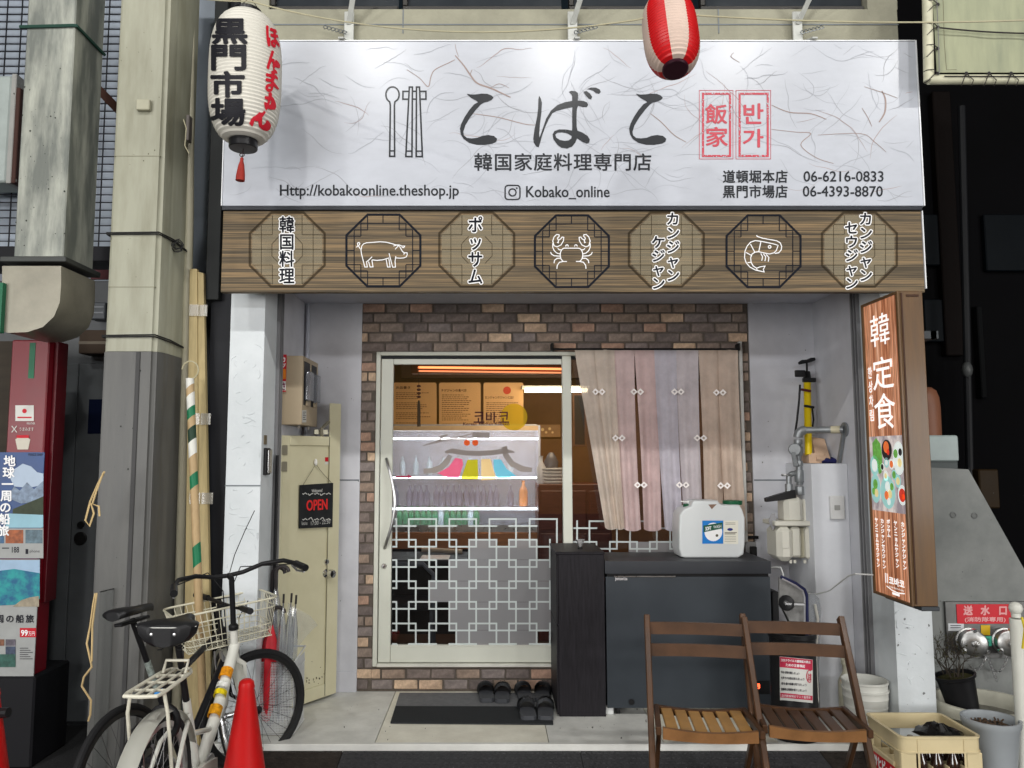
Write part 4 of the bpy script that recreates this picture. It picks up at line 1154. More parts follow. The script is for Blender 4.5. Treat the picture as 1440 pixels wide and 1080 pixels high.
B().lathe((0, 0, 0), [(0.052, 0.97 * H_ / 2), (0.056, 0.98 * H_ / 2), (0.056, 1.08 * H_ / 2), (0.05, 1.09 * H_ / 2)], 28).xform(M).obj('ring', mat('dark_wine_plastic', (0, 0, 0)), t)

# ------------------------------------------------------------------ canopy at the upper right
YC_ = 4.02
cn = thing('awning', 'cream tarpaulin awning laced to a pipe frame at the top right', 'awning', W(1370, 110, YC_))
crm = mat('cream_tarpaulin', srgb(158, 161, 132), 0.7, var=0.12, scale=4, bump=0.25, bscale=8, stretch=(3, 1, 0.6), col2=srgb(136, 141, 118), c2=(0.4, 0.75))
pip = mat('cream_pipe', srgb(196, 194, 168), 0.45, var=0.14, scale=14)
c0 = W(1306, 112, YC_); c1 = W(1560, 112, YC_); c2_ = W(1303, -60, YC_)
b = B(); n1, n2 = 24, 10
vs = []
for j in range(n2 + 1):
    row = []
    for i in range(n1 + 1):
        p = Vector((c0.x + 0.035 + (c1.x - c0.x) * i / n1, YC_ - 0.02 + 0.008 * math.sin(i * 1.1) * (j / n2), c0.z + 0.03 + (c2_.z - c0.z) * j / n2)); row.append(b.bm.verts.new(p))
    vs.append(row)
for j in range(n2):
    for i in range(n1): b.bm.faces.new((vs[j][i], vs[j][i + 1], vs[j + 1][i + 1], vs[j + 1][i]))
for f in bmesh.ops.extrude_face_region(b.bm, geom=b.bm.faces[:])['geom']:
    if isinstance(f, bmesh.types.BMVert): f.co.y += 0.004
b.obj('tarpaulin', crm, cn)
B().cyl(c0, c1, 0.026, n=16).obj('pipe', pip, cn)
B().cyl(c0 + Vector((0, 0, -0.01)), c2_, 0.026, n=16).obj('pipe', pip, cn)
def eyelet(px, py): B().disc(px, py, 2.6, PY(YC_ - 0.03), 0.0, 12).obj('eyelet', mat('eyelet_dark', (0.02, 0.02, 0.02), 0.5), cn)
lace = mat('dark_lace', (0.035, 0.03, 0.03), 0.8)
for py in (6, 38, 68, 103):
    eyelet(1319, py)
    a = W(1319, py, YC_ - 0.032)
    for dy in (-2, 14):
        e = W(1301, py + dy, YC_); B().tube([a, a.lerp(e, 0.5) + Vector((0, -0.02, 0.008)), e + Vector((0, -0.02, 0)), e + Vector((-0.008, 0.0, 0))], 0.0024, 5).obj('lacing', lace, cn)
for px in (1359, 1391, 1422, 1453):
    eyelet(px, 103)
    a = W(px, 103, YC_ - 0.032)
    for dx in (-9, 5):
        e = W(px + dx, 119, YC_); B().tube([a, e + Vector((0, -0.032, 0.01)), e + Vector((0, -0.01, -0.012))], 0.0024, 5).obj('lacing', lace, cn)
B().tube(sagline(W(1322, 39, YC_ - 0.05), W(1480, 47, YC_ - 0.05), 0.01, 8), 0.004, 6).obj('guy_line', lace, cn)
B().tube([W(1328, 107.2, YC_ - 0.033), W(1480, 107.5, YC_ - 0.033)], 0.003, 6).obj('edge_rope', black_m, cn)
B().tube([W(1317, -5, YC_ - 0.03), W(1320, 60, YC_ - 0.03), W(1321, 103, YC_ - 0.03)], 0.003, 6).obj('edge_rope', mat('grey_rope', (0.2, 0.2, 0.18), 0.7), cn)
B().tube([W(1326, -5, YC_ - 0.035), W(1328, 60, YC_ - 0.035), W(1331, 98, YC_ - 0.04), W(1345, 98, YC_ - 0.04)], 0.0015, 5).obj('loose_twine', mat('twine', srgb(110, 105, 80), 0.8), cn)

# ------------------------------------------------------------------ left neighbour
nb = thing('neighbour_building', 'dark grey shop next door with a steel door and pale panelled upper wall', 'building', (-2.6, 5.0, ROAD))
YN = 4.95
nx0, nx1 = W(-260, 500, YN).x, W(300, 500, YN).x
zsp = W(100, 395, YN).z
B().box(nx0, nx1, YN, YN + 0.2, zsp, 5.6).obj('upper_wall', mat('pale_panel_wall', srgb(164, 174, 186), 0.5, var=0.14, scale=2.5, bump=0.3, bscale=12), nb)
greyd = mat('dark_grey_steel', srgb(82, 85, 87), 0.5, var=0.2, scale=4)
B().box(nx0, nx1, YN, YN + 0.2, ROAD, zsp - 0.001).obj('lower_wall', greyd, nb)
dr = B().box(W(103, 760, YN).x, W(152, 760, YN).x, YN - 0.03, YN - 0.001, ROAD + 0.03, W(130, 512, YN).z, 0.004).obj('steel_door', mat('grey_steel_door', srgb(100, 104, 106), 0.45, var=0.14, scale=4), nb)
B().box(W(80, 760, YN).x, W(101.6, 760, YN).x, YN - 0.025, YN - 0.001, ROAD + 0.03, W(90, 512, YN).z, 0.003).obj('door_jamb', mat('grey_steel_door', (0, 0, 0)), nb)
B().box(W(128, 586, YN).x, W(147, 586, YN).x, YN - 0.034, YN - 0.0305, W(137, 610, YN).z, W(137, 562, YN).z).obj('window_pane', mat('navy_pane', (0.008, 0.012, 0.035), 0.15, var=0), dr)
for (px, py, r) in ((114, 738, 5), (113.5, 757, 9)):
    p = W(px, py, YN - 0.03); B().lathe(p, [(r / 225 * 0.9, 0.012), (r / 225, 0.008), (r / 225, 0)][::-1], 18, (0, -1, 0)).obj('lock', mat('dull_lock', (0.06, 0.06, 0.06), 0.4, 0.8), dr)
B().box(W(88, 603, YN).x, W(92, 603, YN).x, YN - 0.032, YN - 0.0255, W(90, 616, YN).z, W(90, 592, YN).z, 0.002).obj('letter_slot', black_m, nb)
# eave that keeps the lower part in shade
B().box(nx0, W(160, 370, 4.5).x, 4.62, YN - 0.001, W(60, 372, 4.5).z + 0.05, W(60, 350, 4.5).z + 0.05, 0.005).obj('eave', mat('eave_black', (0.012, 0.012, 0.015), 0.6), nb)
B().box(W(95, 368, 4.34).x, W(160, 368, 4.34).x, 4.60, 4.619, W(60, 378, 4.34).z, W(60, 364, 4.34).z).obj('red_strip', mat('dark_red_strip', (0.07, 0.008, 0.012), 0.5), nb)
# wire mesh in front of the panel wall
mesh_t = thing('wire_mesh', 'dark wire mesh over the pale upper wall behind the duct and column', 'mesh', W(90, 380, 4.85))
wm = mat('dark_wire', (0.012, 0.013, 0.018), 0.5)
mx0, mx1 = W(-40, 180, 4.85).x, W(178, 180, 4.85).x
mz0, mz1 = W(90, 372, 4.85).z, W(90, -40, 4.85).z
step_z = 11.4 / F * 4.85
z = mz0
hm = None
while z < mz1:
    if hm is None: hm = B().box(mx0, mx1, 4.848, 4.853, -0.0035, 0.0035).mesh('mesh_wire', False); hm.materials.append(wm)
    o = bpy.data.objects.new('mesh_wire', hm); C.objects.link(o); o.parent = mesh_t; o.location = Vector((0, 0, z)) - mesh_t.location
    z += step_z
x = mx0; vm = None
while x < mx1:
    if vm is None: vm = B().box(-0.0035, 0.0035, 4.842, 4.8475, mz0, mz1).mesh('mesh_wire', False); vm.materials.append(wm)
    o = bpy.data.objects.new('mesh_wire', vm); C.objects.link(o); o.parent = mesh_t; o.location = Vector((x, 0, 0)) - mesh_t.location
    x += 21.5 / F * 4.85
# bracing bar
bb = B().bar(W(133, 120, 4.6), W(170, 158, 4.6), 0.03, 0.05).obj('rusty_brace', mat('rusty_brown', srgb(66, 42, 34), 0.8, var=0.3))
tag(bb, 'rusty brown angle bar sloping between the duct and the beige column', 'bar')
# box panel at far left edge
t = thing('wall_cabinet', 'pale framed cabinet edge with a brown stile at the far left, behind the duct', 'cabinet', W(10, 258, 4.6))
B().box(W(-60, 180, 4.6).x, W(12, 180, 4.6).x, 4.6, 4.8, W(0, 256, 4.6).z, W(0, 106, 4.6).z, 0.01).obj('body', mat('pale_grey_green', srgb(170, 180, 176), 0.5), t)
B().box(W(12, 180, 4.6).x + 0.003, W(20, 180, 4.6).x, 4.595, 4.8, W(0, 258, 4.6).z, W(0, 104, 4.6).z, 0.004).obj('frame', mat('white_frame', srgb(160, 160, 156), 0.5), t)
B().box(W(20, 180, 4.6).x + 0.003, W(27, 180, 4.6).x, 4.59, 4.8, W(0, 258, 4.6).z, W(0, 124, 4.6).z, 0.004).obj('stile', mat('brown_stile', srgb(70, 46, 40), 0.6), t)
# duct
dm = mat('weathered_sheet_metal', srgb(112, 116, 110), 0.40, 0.35, var=0.22, scale=5, bump=0.3, bscale=9, stretch=(1.6, 1.6, 0.35), bdist=0.01, col2=srgb(176, 178, 166), c2=(0.42, 0.68))  # pale vertical streaks paint glossy sheen into the metal colour
dside = mat('weathered_sheet_metal', (0, 0, 0))
YDu = 3.92
dt = thing('ventilation_duct', 'weathered grey sheet-metal duct running down the left edge with a rounded end', 'duct', W(50, 460, YDu))
dx0, dx1 = W(28, 200, YDu).x, W(97, 200, YDu).x
zf = W(50, 362, YDu).z
B().box(dx0, dx1, YDu, YDu + 0.30, zf, 4.6, 0.006).obj('shaft', dm, dt)
B().box(dx0 - 0.05, dx1 + 0.03, YDu - 0.03, YDu + 0.33, zf - 0.03, zf - 0.001, 0.004).obj('flange', mat('dark_flange', srgb(62, 64, 62), 0.5, 0.4), dt)
pts = [(3, 374), (86, 374), (86, 400), (84, 425), (76, 445), (60, 460), (38, 467), (12, 468), (3, 466)]
B().prism([W(x, y, YDu - 0.02) for x, y in pts], (0, 0.34, 0)).obj('elbow', mat('galvanised_tan', srgb(136, 132, 118), 0.4, 0.3, var=0.2, scale=6, bump=0.2, bscale=12), dt)
B().tube([W(28, 38, YDu - 0.006), W(102, 36, YDu - 0.006), Vector((dx1 + 0.008, YDu, W(100, 36, YDu).z)), Vector((dx1 + 0.008, YDu + 0.3, W(100, 36, YDu).z))], 0.009, 6).obj('green_strap', mat('green_strap', srgb(40, 70, 60), 0.7), dt)
B().box(W(2, 400, 3.88).x - 0.03, W(2, 400, 3.88).x + 0.014, 3.87, 3.9, W(0, 468, 3.88).z, W(0, 398, 3.88).z).obj('green_tape', mat('green_tape', srgb(24, 96, 66), 0.5), dt)
B().box(W(41, 500, 4.1).x, W(49, 500, 4.1).x, 4.1, 4.104, W(45, 532, 4.1).z, W(45, 482, 4.1).z).obj('green_tape', mat('green_tape', (0, 0, 0)), dt)
chips(PY(YDu, 0.0006), 20, 92, 90, 355, 90, mat('duct_pitting', srgb(58, 60, 56), 0.8, var=0.3), dt, 12, 0.3, 1.5)
# column
YCo = 4.12
col = thing('street_column', 'thick beige painted street column with a dark grey lower half, left of the shop', 'column', W(190, 1080, YCo))
cx0, cx1 = W(160, 300, YCo).x - 0.02, W(233, 300, YCo).x
zs = W(190, 494, YCo).z
def colpart(z0, z1, m_, name, g=0.0):
    r = 0.05
    pts = [(cx0 - g, YCo - g, z0), (cx1 - r * 0.6 + g * .4, YCo - g, z0), (cx1 + g, YCo + r * 1.6, z0), (cx1 + g, YCo + 0.38, z0), (cx0 - g, YCo + 0.38, z0)]
    b = B().prism(pts, (0, 0, z1 - z0))
    es = [e for e in b.bm.edges if abs(e.verts[0].co.z - e.verts[1].co.z) > 0.1]
    bmesh.ops.bevel(b.bm, geom=es, offset=0.018, segments=3, affect='EDGES')
    return b.obj(name, m_, col)
colpart(zs, 4.6, mat('beige_enamel', srgb(140, 139, 120), 0.42, var=0.06, scale=3, bump=0.12, bscale=5, bdist=0.01, stretch=(3, 3, 0.5), col2=srgb(160, 160, 142), c2=(0.35, 0.6)), 'upper_casing')
colpart(ROAD, zs - 0.002, mat('grey_enamel', srgb(76, 76, 74), 0.42, var=0.08, col2=srgb(94, 94, 91), c2=(0.35, 0.65), stretch=(3, 3, 0.4), scale=3, bump=0.1, bscale=5, bdist=0.01), 'lower_casing', 0.003)
xg = W(187, 700, YCo).x
B().box(xg - 0.012, xg + 0.010, YCo - 0.009, YCo - 0.0032, ROAD, zs - 0.004, 0.002).obj('seam_strip', mat('seam_grey', srgb(64, 64, 64), 0.5), col)
for y_ in (404, 220): B().box(cx0 + 0.01, cx1 - 0.04, YCo - 0.0015, YCo + 0.01, W(190, y_, YCo).z, W(190, y_ - 0.8, YCo).z).obj('seam', mat('seam_olive', srgb(120, 118, 96), 0.5), col)
chips(PY(YCo, 0.0006), 168, 226, 20, 480, 34, mat('olive_chip', srgb(96, 94, 76), 0.8), col, 13, 0.3, 1.2)
chips(PY(YCo, 0.0042), 158, 220, 510, 900, 26, mat('dark_chip', srgb(36, 36, 36), 0.8), col, 14, 0.3, 1.4)
p = W(204, 150, YCo)
B().box(p.x - 0.037, p.x + 0.037, YCo - 0.03, YCo - 0.001, p.z - 0.03, p.z + 0.03, 0.004).obj('junction_box', mat('beige_box', srgb(170, 168, 146), 0.4), col)
for (y1_, r_) in ((328, 0.004), (472, 0.004)):
    z = W(200, y1_, YCo).z; b = B()
    for k in range(2):
        b.tube([(cx0 - 0.01, YCo + 0.3, z - 0.004 - k * 0.008), (cx0 - 0.008, YCo - 0.008, z - k * 0.008), (cx1 - 0.03, YCo - 0.008, z + 0.004 - k * 0.01), (cx1 + 0.012, YCo + 0.09, z - 0.01 - k * 0.01), (cx1 + 0.012, YCo + 0.36, z - 0.03)], r_, 6)
    if y1_ == 328:
        random.seed(5)
        cc = Vector((cx1 + 0.03, YCo + 0.1, z - 0.02))
        for k in range(7):
            rr_ = random.uniform(0.015, 0.04); a0 = random.uniform(0, 6)
            b.tube([cc + Vector((rr_ * math.cos(a0 + i * 0.7), random.uniform(-.01, .01), rr_ * math.sin(a0 + i * 0.7) - 0.02)) for i in range(7)], 0.003, 5)
    b.obj('binding_wire', mat('black_cable', (0.02, 0.02, 0.02), 0.6), col)
# pipe beside the column
pp_ = B(); pts = [W(268, -60, 4.42), W(266, 300, 4.42), W(262, 500, 4.42), W(256, 700, 4.42), W(248, 1000, 4.42), W(246, 1100, 4.42)]
pp_.tube(pts, 0.026, 14)
tag(pp_.obj('beige_pipe', mat('beige_pvc', srgb(178, 174, 152), 0.4, var=0.06)), 'beige plastic pipe running down the right side of the street column', 'pipe')
ws = thing('small_switch', 'thin oblong latch plate with a hanging cord on the side of the beige column', 'switch', W(257, 190, 4.16))
B().box(W(254, 170, 4.2).x, W(259, 170, 4.2).x, YCo + 0.15, YCo + 0.2, W(256, 190, 4.2).z, W(256, 153, 4.2).z, 0.004).obj('plate', mat('grey_brown_plate', srgb(96, 90, 86), 0.5), ws)
B().tube([W(258, 168, 4.1), W(262, 180, 4.1), W(260, 205, 4.1), W(266, 216, 4.1)], 0.003, 6).obj('cord', mat('pale_wire', (0, 0, 0)), ws)
# dark gap between column and pier
gp = thing('dark_gap_frame', 'black vertical frame in the narrow gap between the boards and the white pier', 'frame', W(300, 1000, 4.45))
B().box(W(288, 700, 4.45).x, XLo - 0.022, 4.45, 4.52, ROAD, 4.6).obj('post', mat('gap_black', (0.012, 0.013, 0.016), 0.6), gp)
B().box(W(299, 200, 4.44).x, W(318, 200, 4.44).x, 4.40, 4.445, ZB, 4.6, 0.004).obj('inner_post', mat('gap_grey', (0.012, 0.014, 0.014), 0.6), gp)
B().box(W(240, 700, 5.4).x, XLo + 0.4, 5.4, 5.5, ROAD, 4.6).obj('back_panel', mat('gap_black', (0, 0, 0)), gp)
# boards and striped pole
tanw = mat('tan_board', srgb(156, 140, 100), 0.6, var=0.18, scale=4, stretch=(6, 6, 0.6), bump=0.1, col2=srgb(186, 168, 122), c2=(0.35, 0.65))
xo = -0.0
for i, (xa_, xb_, tt, lb) in enumerate(((272, 287, 408, 'tall tan wooden board leaning beside the pipe, left of the pair'), (287.5, 302, 425, 'tall tan wooden board with tape, right of the pair beside the white pier'))):
    t = thing('wooden_board', lb, 'board', (W(285, 700, 4.36).x, 4.36, ROAD), 0, 'boards by the column')
    pg_ = ([(267, 378), (277, 378), (280, 1100), (256, 1100)], [(277.5, 382), (286, 384), (299, 1100), (280.5, 1100)])[i]
    B().prism([W(x, y, 4.36 + 0.01 * i) for x, y in pg_], (0, 0.03, 0)).obj('plank', tanw, t)
    for y_ in (435, 588, 700):
        B().box(W(266 + i * (13 + (y_ - 435) * .012), y_, 4.35).x, W(279 + i * (11 + (y_ - 435) * .022) + (y_-435)*.008, y_, 4.35).x, 4.352 + 0.01 * i, 4.3585 + 0.01 * i, W(285, y_ + 9, 4.35).z, W(285, y_ - 7, 4.35).z).obj('tape', clear('packing_tape', (0.9, 0.88, 0.82), 0.8, 0.2, milk=0.3, milkcol=(0.6, 0.58, 0.52)), t)
t = thing('striped_pole', 'pole wrapped in green and white stripes leaning against the boards', 'pole', W(285, 960, 4.26))
A_, Z_ = W(267, 532, 4.26), W(286, 1010, 4.26)
cols = [mat('pole_white', srgb(214, 214, 206), 0.5), mat('pole_tan', srgb(178, 152, 112), 0.5), mat('pole_white', (0, 0, 0)), mat('pole_green', srgb(20, 112, 74), 0.5), mat('pole_tan', (0, 0, 0)), mat('pole_dark_green', srgb(40, 62, 48), 0.5), mat('pole_white', (0, 0, 0)), mat('pole_tan', (0, 0, 0)), mat('pole_green', (0, 0, 0))]
cuts = [0, .025, .05, .09, .12, .15, .19, .235, .29, .33, .40, .45, .5, .56, .60, 1.0]
order = [0, 1, 0, 3, 1, 5, 0, 1, 3, 1, 1, 1, 3, 1, 1]
dd = (Z_ - A_)
for i in range(len(cuts) - 1):
    a, c = cuts[i], cuts[i + 1]; pa, pc = A_ + dd * a, A_ + dd * c
    n = 12; r = 0.021
    sl = 0.018
    ra_ = [pa + Vector((r * math.cos(2 * PI * j / n), r * math.sin(2 * PI * j / n), (sl * math.cos(2 * PI * j / n) if i else 0))) for j in range(n)]
    rb_ = [pc + Vector((r * math.cos(2 * PI * j / n), r * math.sin(2 * PI * j / n), (sl * math.cos(2 * PI * j / n) if i < len(cuts) - 2 else 0))) for j in range(n)]
    B().rings([rb_, ra_]).obj('stripe_band', cols[order[i]], t)
b = B().tube([A_ + Vector((0.045 * math.cos(R(a)), 0, 0.045 + 0.05 * math.sin(R(a)))) for a in range(-100, 200, 25)], 0.004, 6); b.obj('wire_loop', wire_m, t)

# red pillar with posters
YQ = 4.3
rp_ = thing('red_pillar', 'glossy dark red pillar covered with stickers and posters at the left edge', 'pillar', W(40, 960, YQ))
qx0, qx1 = W(10, 600, YQ).x, W(63, 600, YQ).x
redw = mat('red_enamel', srgb(112, 12, 26), 0.35, var=0.1, scale=3)  # paint darkened to stand in for shade on the pillar
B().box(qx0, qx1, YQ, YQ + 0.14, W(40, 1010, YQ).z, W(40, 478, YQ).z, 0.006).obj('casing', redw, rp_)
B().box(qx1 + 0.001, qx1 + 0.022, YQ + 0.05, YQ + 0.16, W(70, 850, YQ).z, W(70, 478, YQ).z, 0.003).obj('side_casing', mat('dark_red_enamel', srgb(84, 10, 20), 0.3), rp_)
B().box(qx0 - 0.5, qx0 - 0.002, YQ + 0.1, YQ + 0.3, ROAD, W(5, 476, YQ).z).obj('side_wall', mat('brown_slat_wall', srgb(58, 52, 44), 0.7, var=0.2, scale=30, stretch=(0.1, 0.1, 1)), rp_)
B().box(qx0 - 0.1, qx1 + 0.03, YQ - 0.02, YQ + 0.33, ROAD, W(40, 950, YQ).z, 0.01).obj('base', mat('black_base', (0.008, 0.008, 0.01), 0.6), rp_)
PQ = PY(YQ, 0.003)
def flat(name, m_, fn, parent): b = B(); fn(b); return b.obj(name, m_, parent)
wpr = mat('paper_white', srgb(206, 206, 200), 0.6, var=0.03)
wpo = mat('shaded_poster_paper', srgb(158, 160, 158), 0.6, var=0.08, scale=10)  # paper greyed so the shade on the posters sits in its colour
dpr = mat('print_dark', srgb(36, 36, 44), 0.6, var=0)
flat('round_sticker', wpr, lambda b: b.prect(22, 570, 48, 592, PQ), rp_)
flat('round_sticker_mark', mat('print_red', srgb(190, 20, 40), 0.6, var=0), lambda b: (b.disc(35, 578, 3.2, PQ, 0.001), b.prect(25, 586, 45, 588, PQ, 0.001)), rp_)
flat('white_logo_print', wpr, lambda b: (put(b, 'うまみます', (28, 601, 48, 606), PQ, 0.001), b.ribbon([(17, 599), (24, 608)], 1.2, PQ), b.ribbon([(24, 599), (17, 608)], 1.2, PQ, k=0.0005), put(b, 'WEATHER', (38, 594, 50, 597), PQ, 0.001)), rp_)
flat('shirt_sticker', mat('sticker_pale', srgb(196, 190, 176), 0.6), lambda b: b.poly([(22, 618), (29, 613), (36, 613), (43, 618), (40, 632), (25, 632)], PQ), rp_)
flat('shirt_sticker_print', mat('print_red', (0, 0, 0)), lambda b: b.prect(24, 612, 41, 616, PQ, 0.001), rp_)
po = thing('travel_poster', 'upper travel poster of a snowy mountain under blue sky on the red pillar', 'poster', W(30, 785, YQ - 0.02))
PO = PY(YQ - 0.014)
B().box(W(-8, 700, YQ).x, W(61, 700, YQ).x, YQ - 0.012, YQ - 0.006, W(30, 785, YQ).z, W(30, 636, YQ).z).obj('sheet', mat('poster_blue', srgb(40, 70, 120), 0.4, var=0.15, scale=6), po)
flat('cloud_print', mat('poster_cloud', srgb(170, 186, 204), 0.5, var=0.1), lambda b: b.poly([(14, 672), (20, 660), (32, 652), (44, 656), (52, 664), (61, 666), (61, 682), (40, 686), (20, 684)], PO), po)
flat('mountain_print', mat('poster_mountain', srgb(120, 136, 156), 0.5, var=0.4, scale=40), lambda b: b.poly([(10, 700), (20, 684), (28, 690), (38, 678), (48, 688), (61, 676), (61, 704), (30, 708)], PO, 0.0006), po)
flat('slope_print', mat('poster_slope', srgb(56, 64, 48), 0.5, var=0.3, scale=20), lambda b: b.poly([(18, 716), (61, 698), (61, 726), (18, 730)], PO, 0.0012), po)
flat('ship_print', mat('poster_ship', srgb(140, 182, 196), 0.5, var=0.1), lambda b: b.poly([(12, 722), (61, 724), (61, 742), (8, 742)], PO, 0.0018), po)
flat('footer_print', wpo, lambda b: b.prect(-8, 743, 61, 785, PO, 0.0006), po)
for x0_, x1_, c_ in ((0, 6, (60, 90, 120)), (8, 33, (150, 84, 50)), (36, 60, (90, 110, 120))):
    flat('photo_print', mat('photo_%d' % c_[0], srgb(*c_), 0.5, var=0.5, scale=30), lambda b: b.prect(x0_, 745, x1_, 764, PO, 0.0015), po)
def _f(b): put(b, '188', (17, 769, 27, 777), PO, 0.001, bold=.2); put(b, 'PEACE SHIP', (40, 637.5, 60, 641), PO, 0.001); b.prect(3, 770, 13, 771.5, PO, 0.001); b.prect(36, 772, 40, 779, PO, 0.001); put(b, 'phone', (42, 773, 56, 778), PO, 0.001)
flat('small_print', dpr, _f, po)
for k_, ch_ in enumerate('地球一周の船旅'):
    b = B(); cx_ = 14 - k_ * 1.5; put(b, ch_, (cx_ - 8.5, 640 + k_ * 16.3, cx_ + 8.5, 656.3 + k_ * 16.3), PO, 0.003, bold=0.5, em=True); b.obj('title_letter', whp, po)
po = thing('cruise_poster', 'lower travel poster with a blue ocean and round island on the red pillar', 'poster', W(28, 950, YQ - 0.02))
PO = PY(YQ - 0.014)
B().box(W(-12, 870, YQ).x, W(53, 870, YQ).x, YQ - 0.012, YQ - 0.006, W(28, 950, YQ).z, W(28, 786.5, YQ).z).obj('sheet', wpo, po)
flat('sky_print', mat('poster_pale_sky', srgb(150, 176, 200), 0.5), lambda b: b.prect(-12, 787.5, 56, 806, PO, 0.0005), po)
flat('sea_print', mat('poster_sea', srgb(24, 92, 130), 0.5, var=0.3, scale=14, col2=srgb(40, 150, 150), c2=(0.4, 0.6)), lambda b: b.poly([(-12, 804), (20, 800), (56, 806), (56, 842), (30, 850), (-12, 852)], PO, 0.0010), po)
flat('shore_print', mat('poster_shore', srgb(150, 140, 120), 0.5, var=0.3, scale=30), lambda b: b.poly([(18, 853), (30, 844), (42, 840), (55, 838), (55, 853)], PO, 0.0015), po)
flat('title_print', dpr, lambda b: [put(b, c_, (-6 + i * 14, 864, 6 + i * 14, 876), PO, 0.001, bold=.3, em=True) for i, c_ in enumerate('周の船旅')], po)
flat('price_tag_print', mat('print_red', (0, 0, 0)), lambda b: b.prect(28, 883, 51, 896, PO, 0.0007), po)
flat('price_print', whp, lambda b: (put(b, '99', (30, 886, 39, 894), PO, 0.0015, bold=.3), put(b, '万円', (40, 888, 49, 894), PO, 0.0015)), po)
for (a_, b_, c_, d_, q_) in ((-8, 899, 6, 908, (120, 80, 60)), (8, 899, 22, 908, (96, 90, 100)), (8, 909, 22, 920, (60, 70, 90)), (-8, 920, 22, 938, (50, 90, 80))):
    flat('photo_print', mat('photo2_%d' % q_[0], srgb(*q_), 0.5, var=0.5, scale=30), lambda b: b.prect(a_, b_, c_, d_, PO, 0.001), po)
flat('small_print', dpr, lambda b: [b.prect(28, 911 + 3 * k, 40 + (k % 3) * 3, 911.8 + 3 * k, PO, 0.001) for k in range(6)], po)
# boxes in the shade between pillar and column
t = thing('brown_carton', 'dim brown carton on the ledge above the steel door', 'carton', W(132, 497, 4.8))
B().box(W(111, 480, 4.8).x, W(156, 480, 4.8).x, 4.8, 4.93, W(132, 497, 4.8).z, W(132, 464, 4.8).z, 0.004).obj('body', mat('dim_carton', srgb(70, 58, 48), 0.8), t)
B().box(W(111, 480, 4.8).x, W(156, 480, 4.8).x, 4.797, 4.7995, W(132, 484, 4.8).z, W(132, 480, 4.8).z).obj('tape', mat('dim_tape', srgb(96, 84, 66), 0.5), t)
t = thing('meter_lamp_box', 'small grey box with pale bands on the dark wall above the carton', 'box', W(133, 450, 4.8))
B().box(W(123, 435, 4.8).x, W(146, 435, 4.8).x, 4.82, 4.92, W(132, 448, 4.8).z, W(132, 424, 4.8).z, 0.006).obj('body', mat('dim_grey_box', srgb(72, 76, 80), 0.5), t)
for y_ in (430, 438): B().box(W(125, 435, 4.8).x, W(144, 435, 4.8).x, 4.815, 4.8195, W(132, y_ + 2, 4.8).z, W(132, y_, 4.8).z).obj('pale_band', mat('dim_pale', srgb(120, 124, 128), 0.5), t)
# acrylic sheet
pa, pb = G(128, 1110, ROAD), G(262, 1040, ROAD)
zA = W(133, 833, pa.y).z
ac = thing('acrylic_sheet', 'clear acrylic sheet standing behind the bicycle saddles beside the column', 'screen', pa)
b = B(); zB_ = W(248, 802, pb.y).z
b.prism([pa, pb, Vector((pb.x, pb.y, zB_)), Vector((pa.x, pa.y, zA))], (0.003, -0.004, 0)).obj('sheet', clear('acrylic', (0.93, 0.94, 0.94), 1.6, 0.01), ac)
B().tube([Vector((pa.x, pa.y, zA + 0.002)), Vector((pb.x, pb.y, zB_ + 0.002))], 0.003, 6).obj('edge', mat('acrylic_edge_dark', (0.03, 0.03, 0.03), 0.3), ac)
str_m = mat('straw_twine', srgb(206, 180, 130), 0.8)
s1_ = B(); s1_.tube([W(147, 663, 3.9), W(138, 680, 3.9), W(127, 705, 3.9), W(120, 732, 3.9), W(126, 740, 3.9), W(132, 722, 3.9), W(128, 708, 3.9), W(139, 712, 3.9), W(140, 726, 3.9)], 0.005, 6)
s1_.tube([W(145, 665, 3.88), W(136, 690, 3.88), W(130, 708, 3.88)], 0.0045, 6)
tag(s1_.obj('straw_cord', str_m), 'knotted straw coloured cord hanging on the dark column front', 'cord')
s2_ = B(); s2_.tube([W(134, 834, 3.7), W(131, 850, 3.7), W(127, 880, 3.7), W(122, 905, 3.7), W(128, 932, 3.7), W(129, 938, 3.7), W(118, 952, 3.7), W(115, 965, 3.7), W(128, 985, 3.7), W(127, 1005, 3.7), W(124, 1014, 3.7)], 0.005, 6)
s2_.tube([W(136, 834, 3.69), W(130, 880, 3.69), W(129, 930, 3.69)], 0.0045, 6)
tag(s2_.obj('straw_cord', str_m), 'long straw coloured cord dangling from the corner of the acrylic sheet', 'cord')

# ------------------------------------------------------------------ right-hand alley
al = thing('alley_wall', 'black unlit building face at the back of the alley on the right', 'building', (4, 8, ROAD))
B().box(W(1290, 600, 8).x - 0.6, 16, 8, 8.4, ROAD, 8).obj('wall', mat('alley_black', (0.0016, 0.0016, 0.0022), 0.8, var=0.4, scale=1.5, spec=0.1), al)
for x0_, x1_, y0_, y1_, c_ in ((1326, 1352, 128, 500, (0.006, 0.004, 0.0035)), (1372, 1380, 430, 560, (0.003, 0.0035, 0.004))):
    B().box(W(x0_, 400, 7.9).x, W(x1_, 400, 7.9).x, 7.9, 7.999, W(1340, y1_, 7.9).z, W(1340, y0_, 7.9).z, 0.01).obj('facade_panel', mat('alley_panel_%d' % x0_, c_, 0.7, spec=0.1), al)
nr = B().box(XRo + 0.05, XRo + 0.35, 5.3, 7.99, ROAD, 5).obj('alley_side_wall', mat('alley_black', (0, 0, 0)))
tag(nr, 'black side wall of the shop running back into the alley', 'wall')
ap = thing('drain_pipe', 'thin dim drain pipe with a pale ball for a highlight on the dark alley wall', 'pipe', W(1366, 700, 7.6))
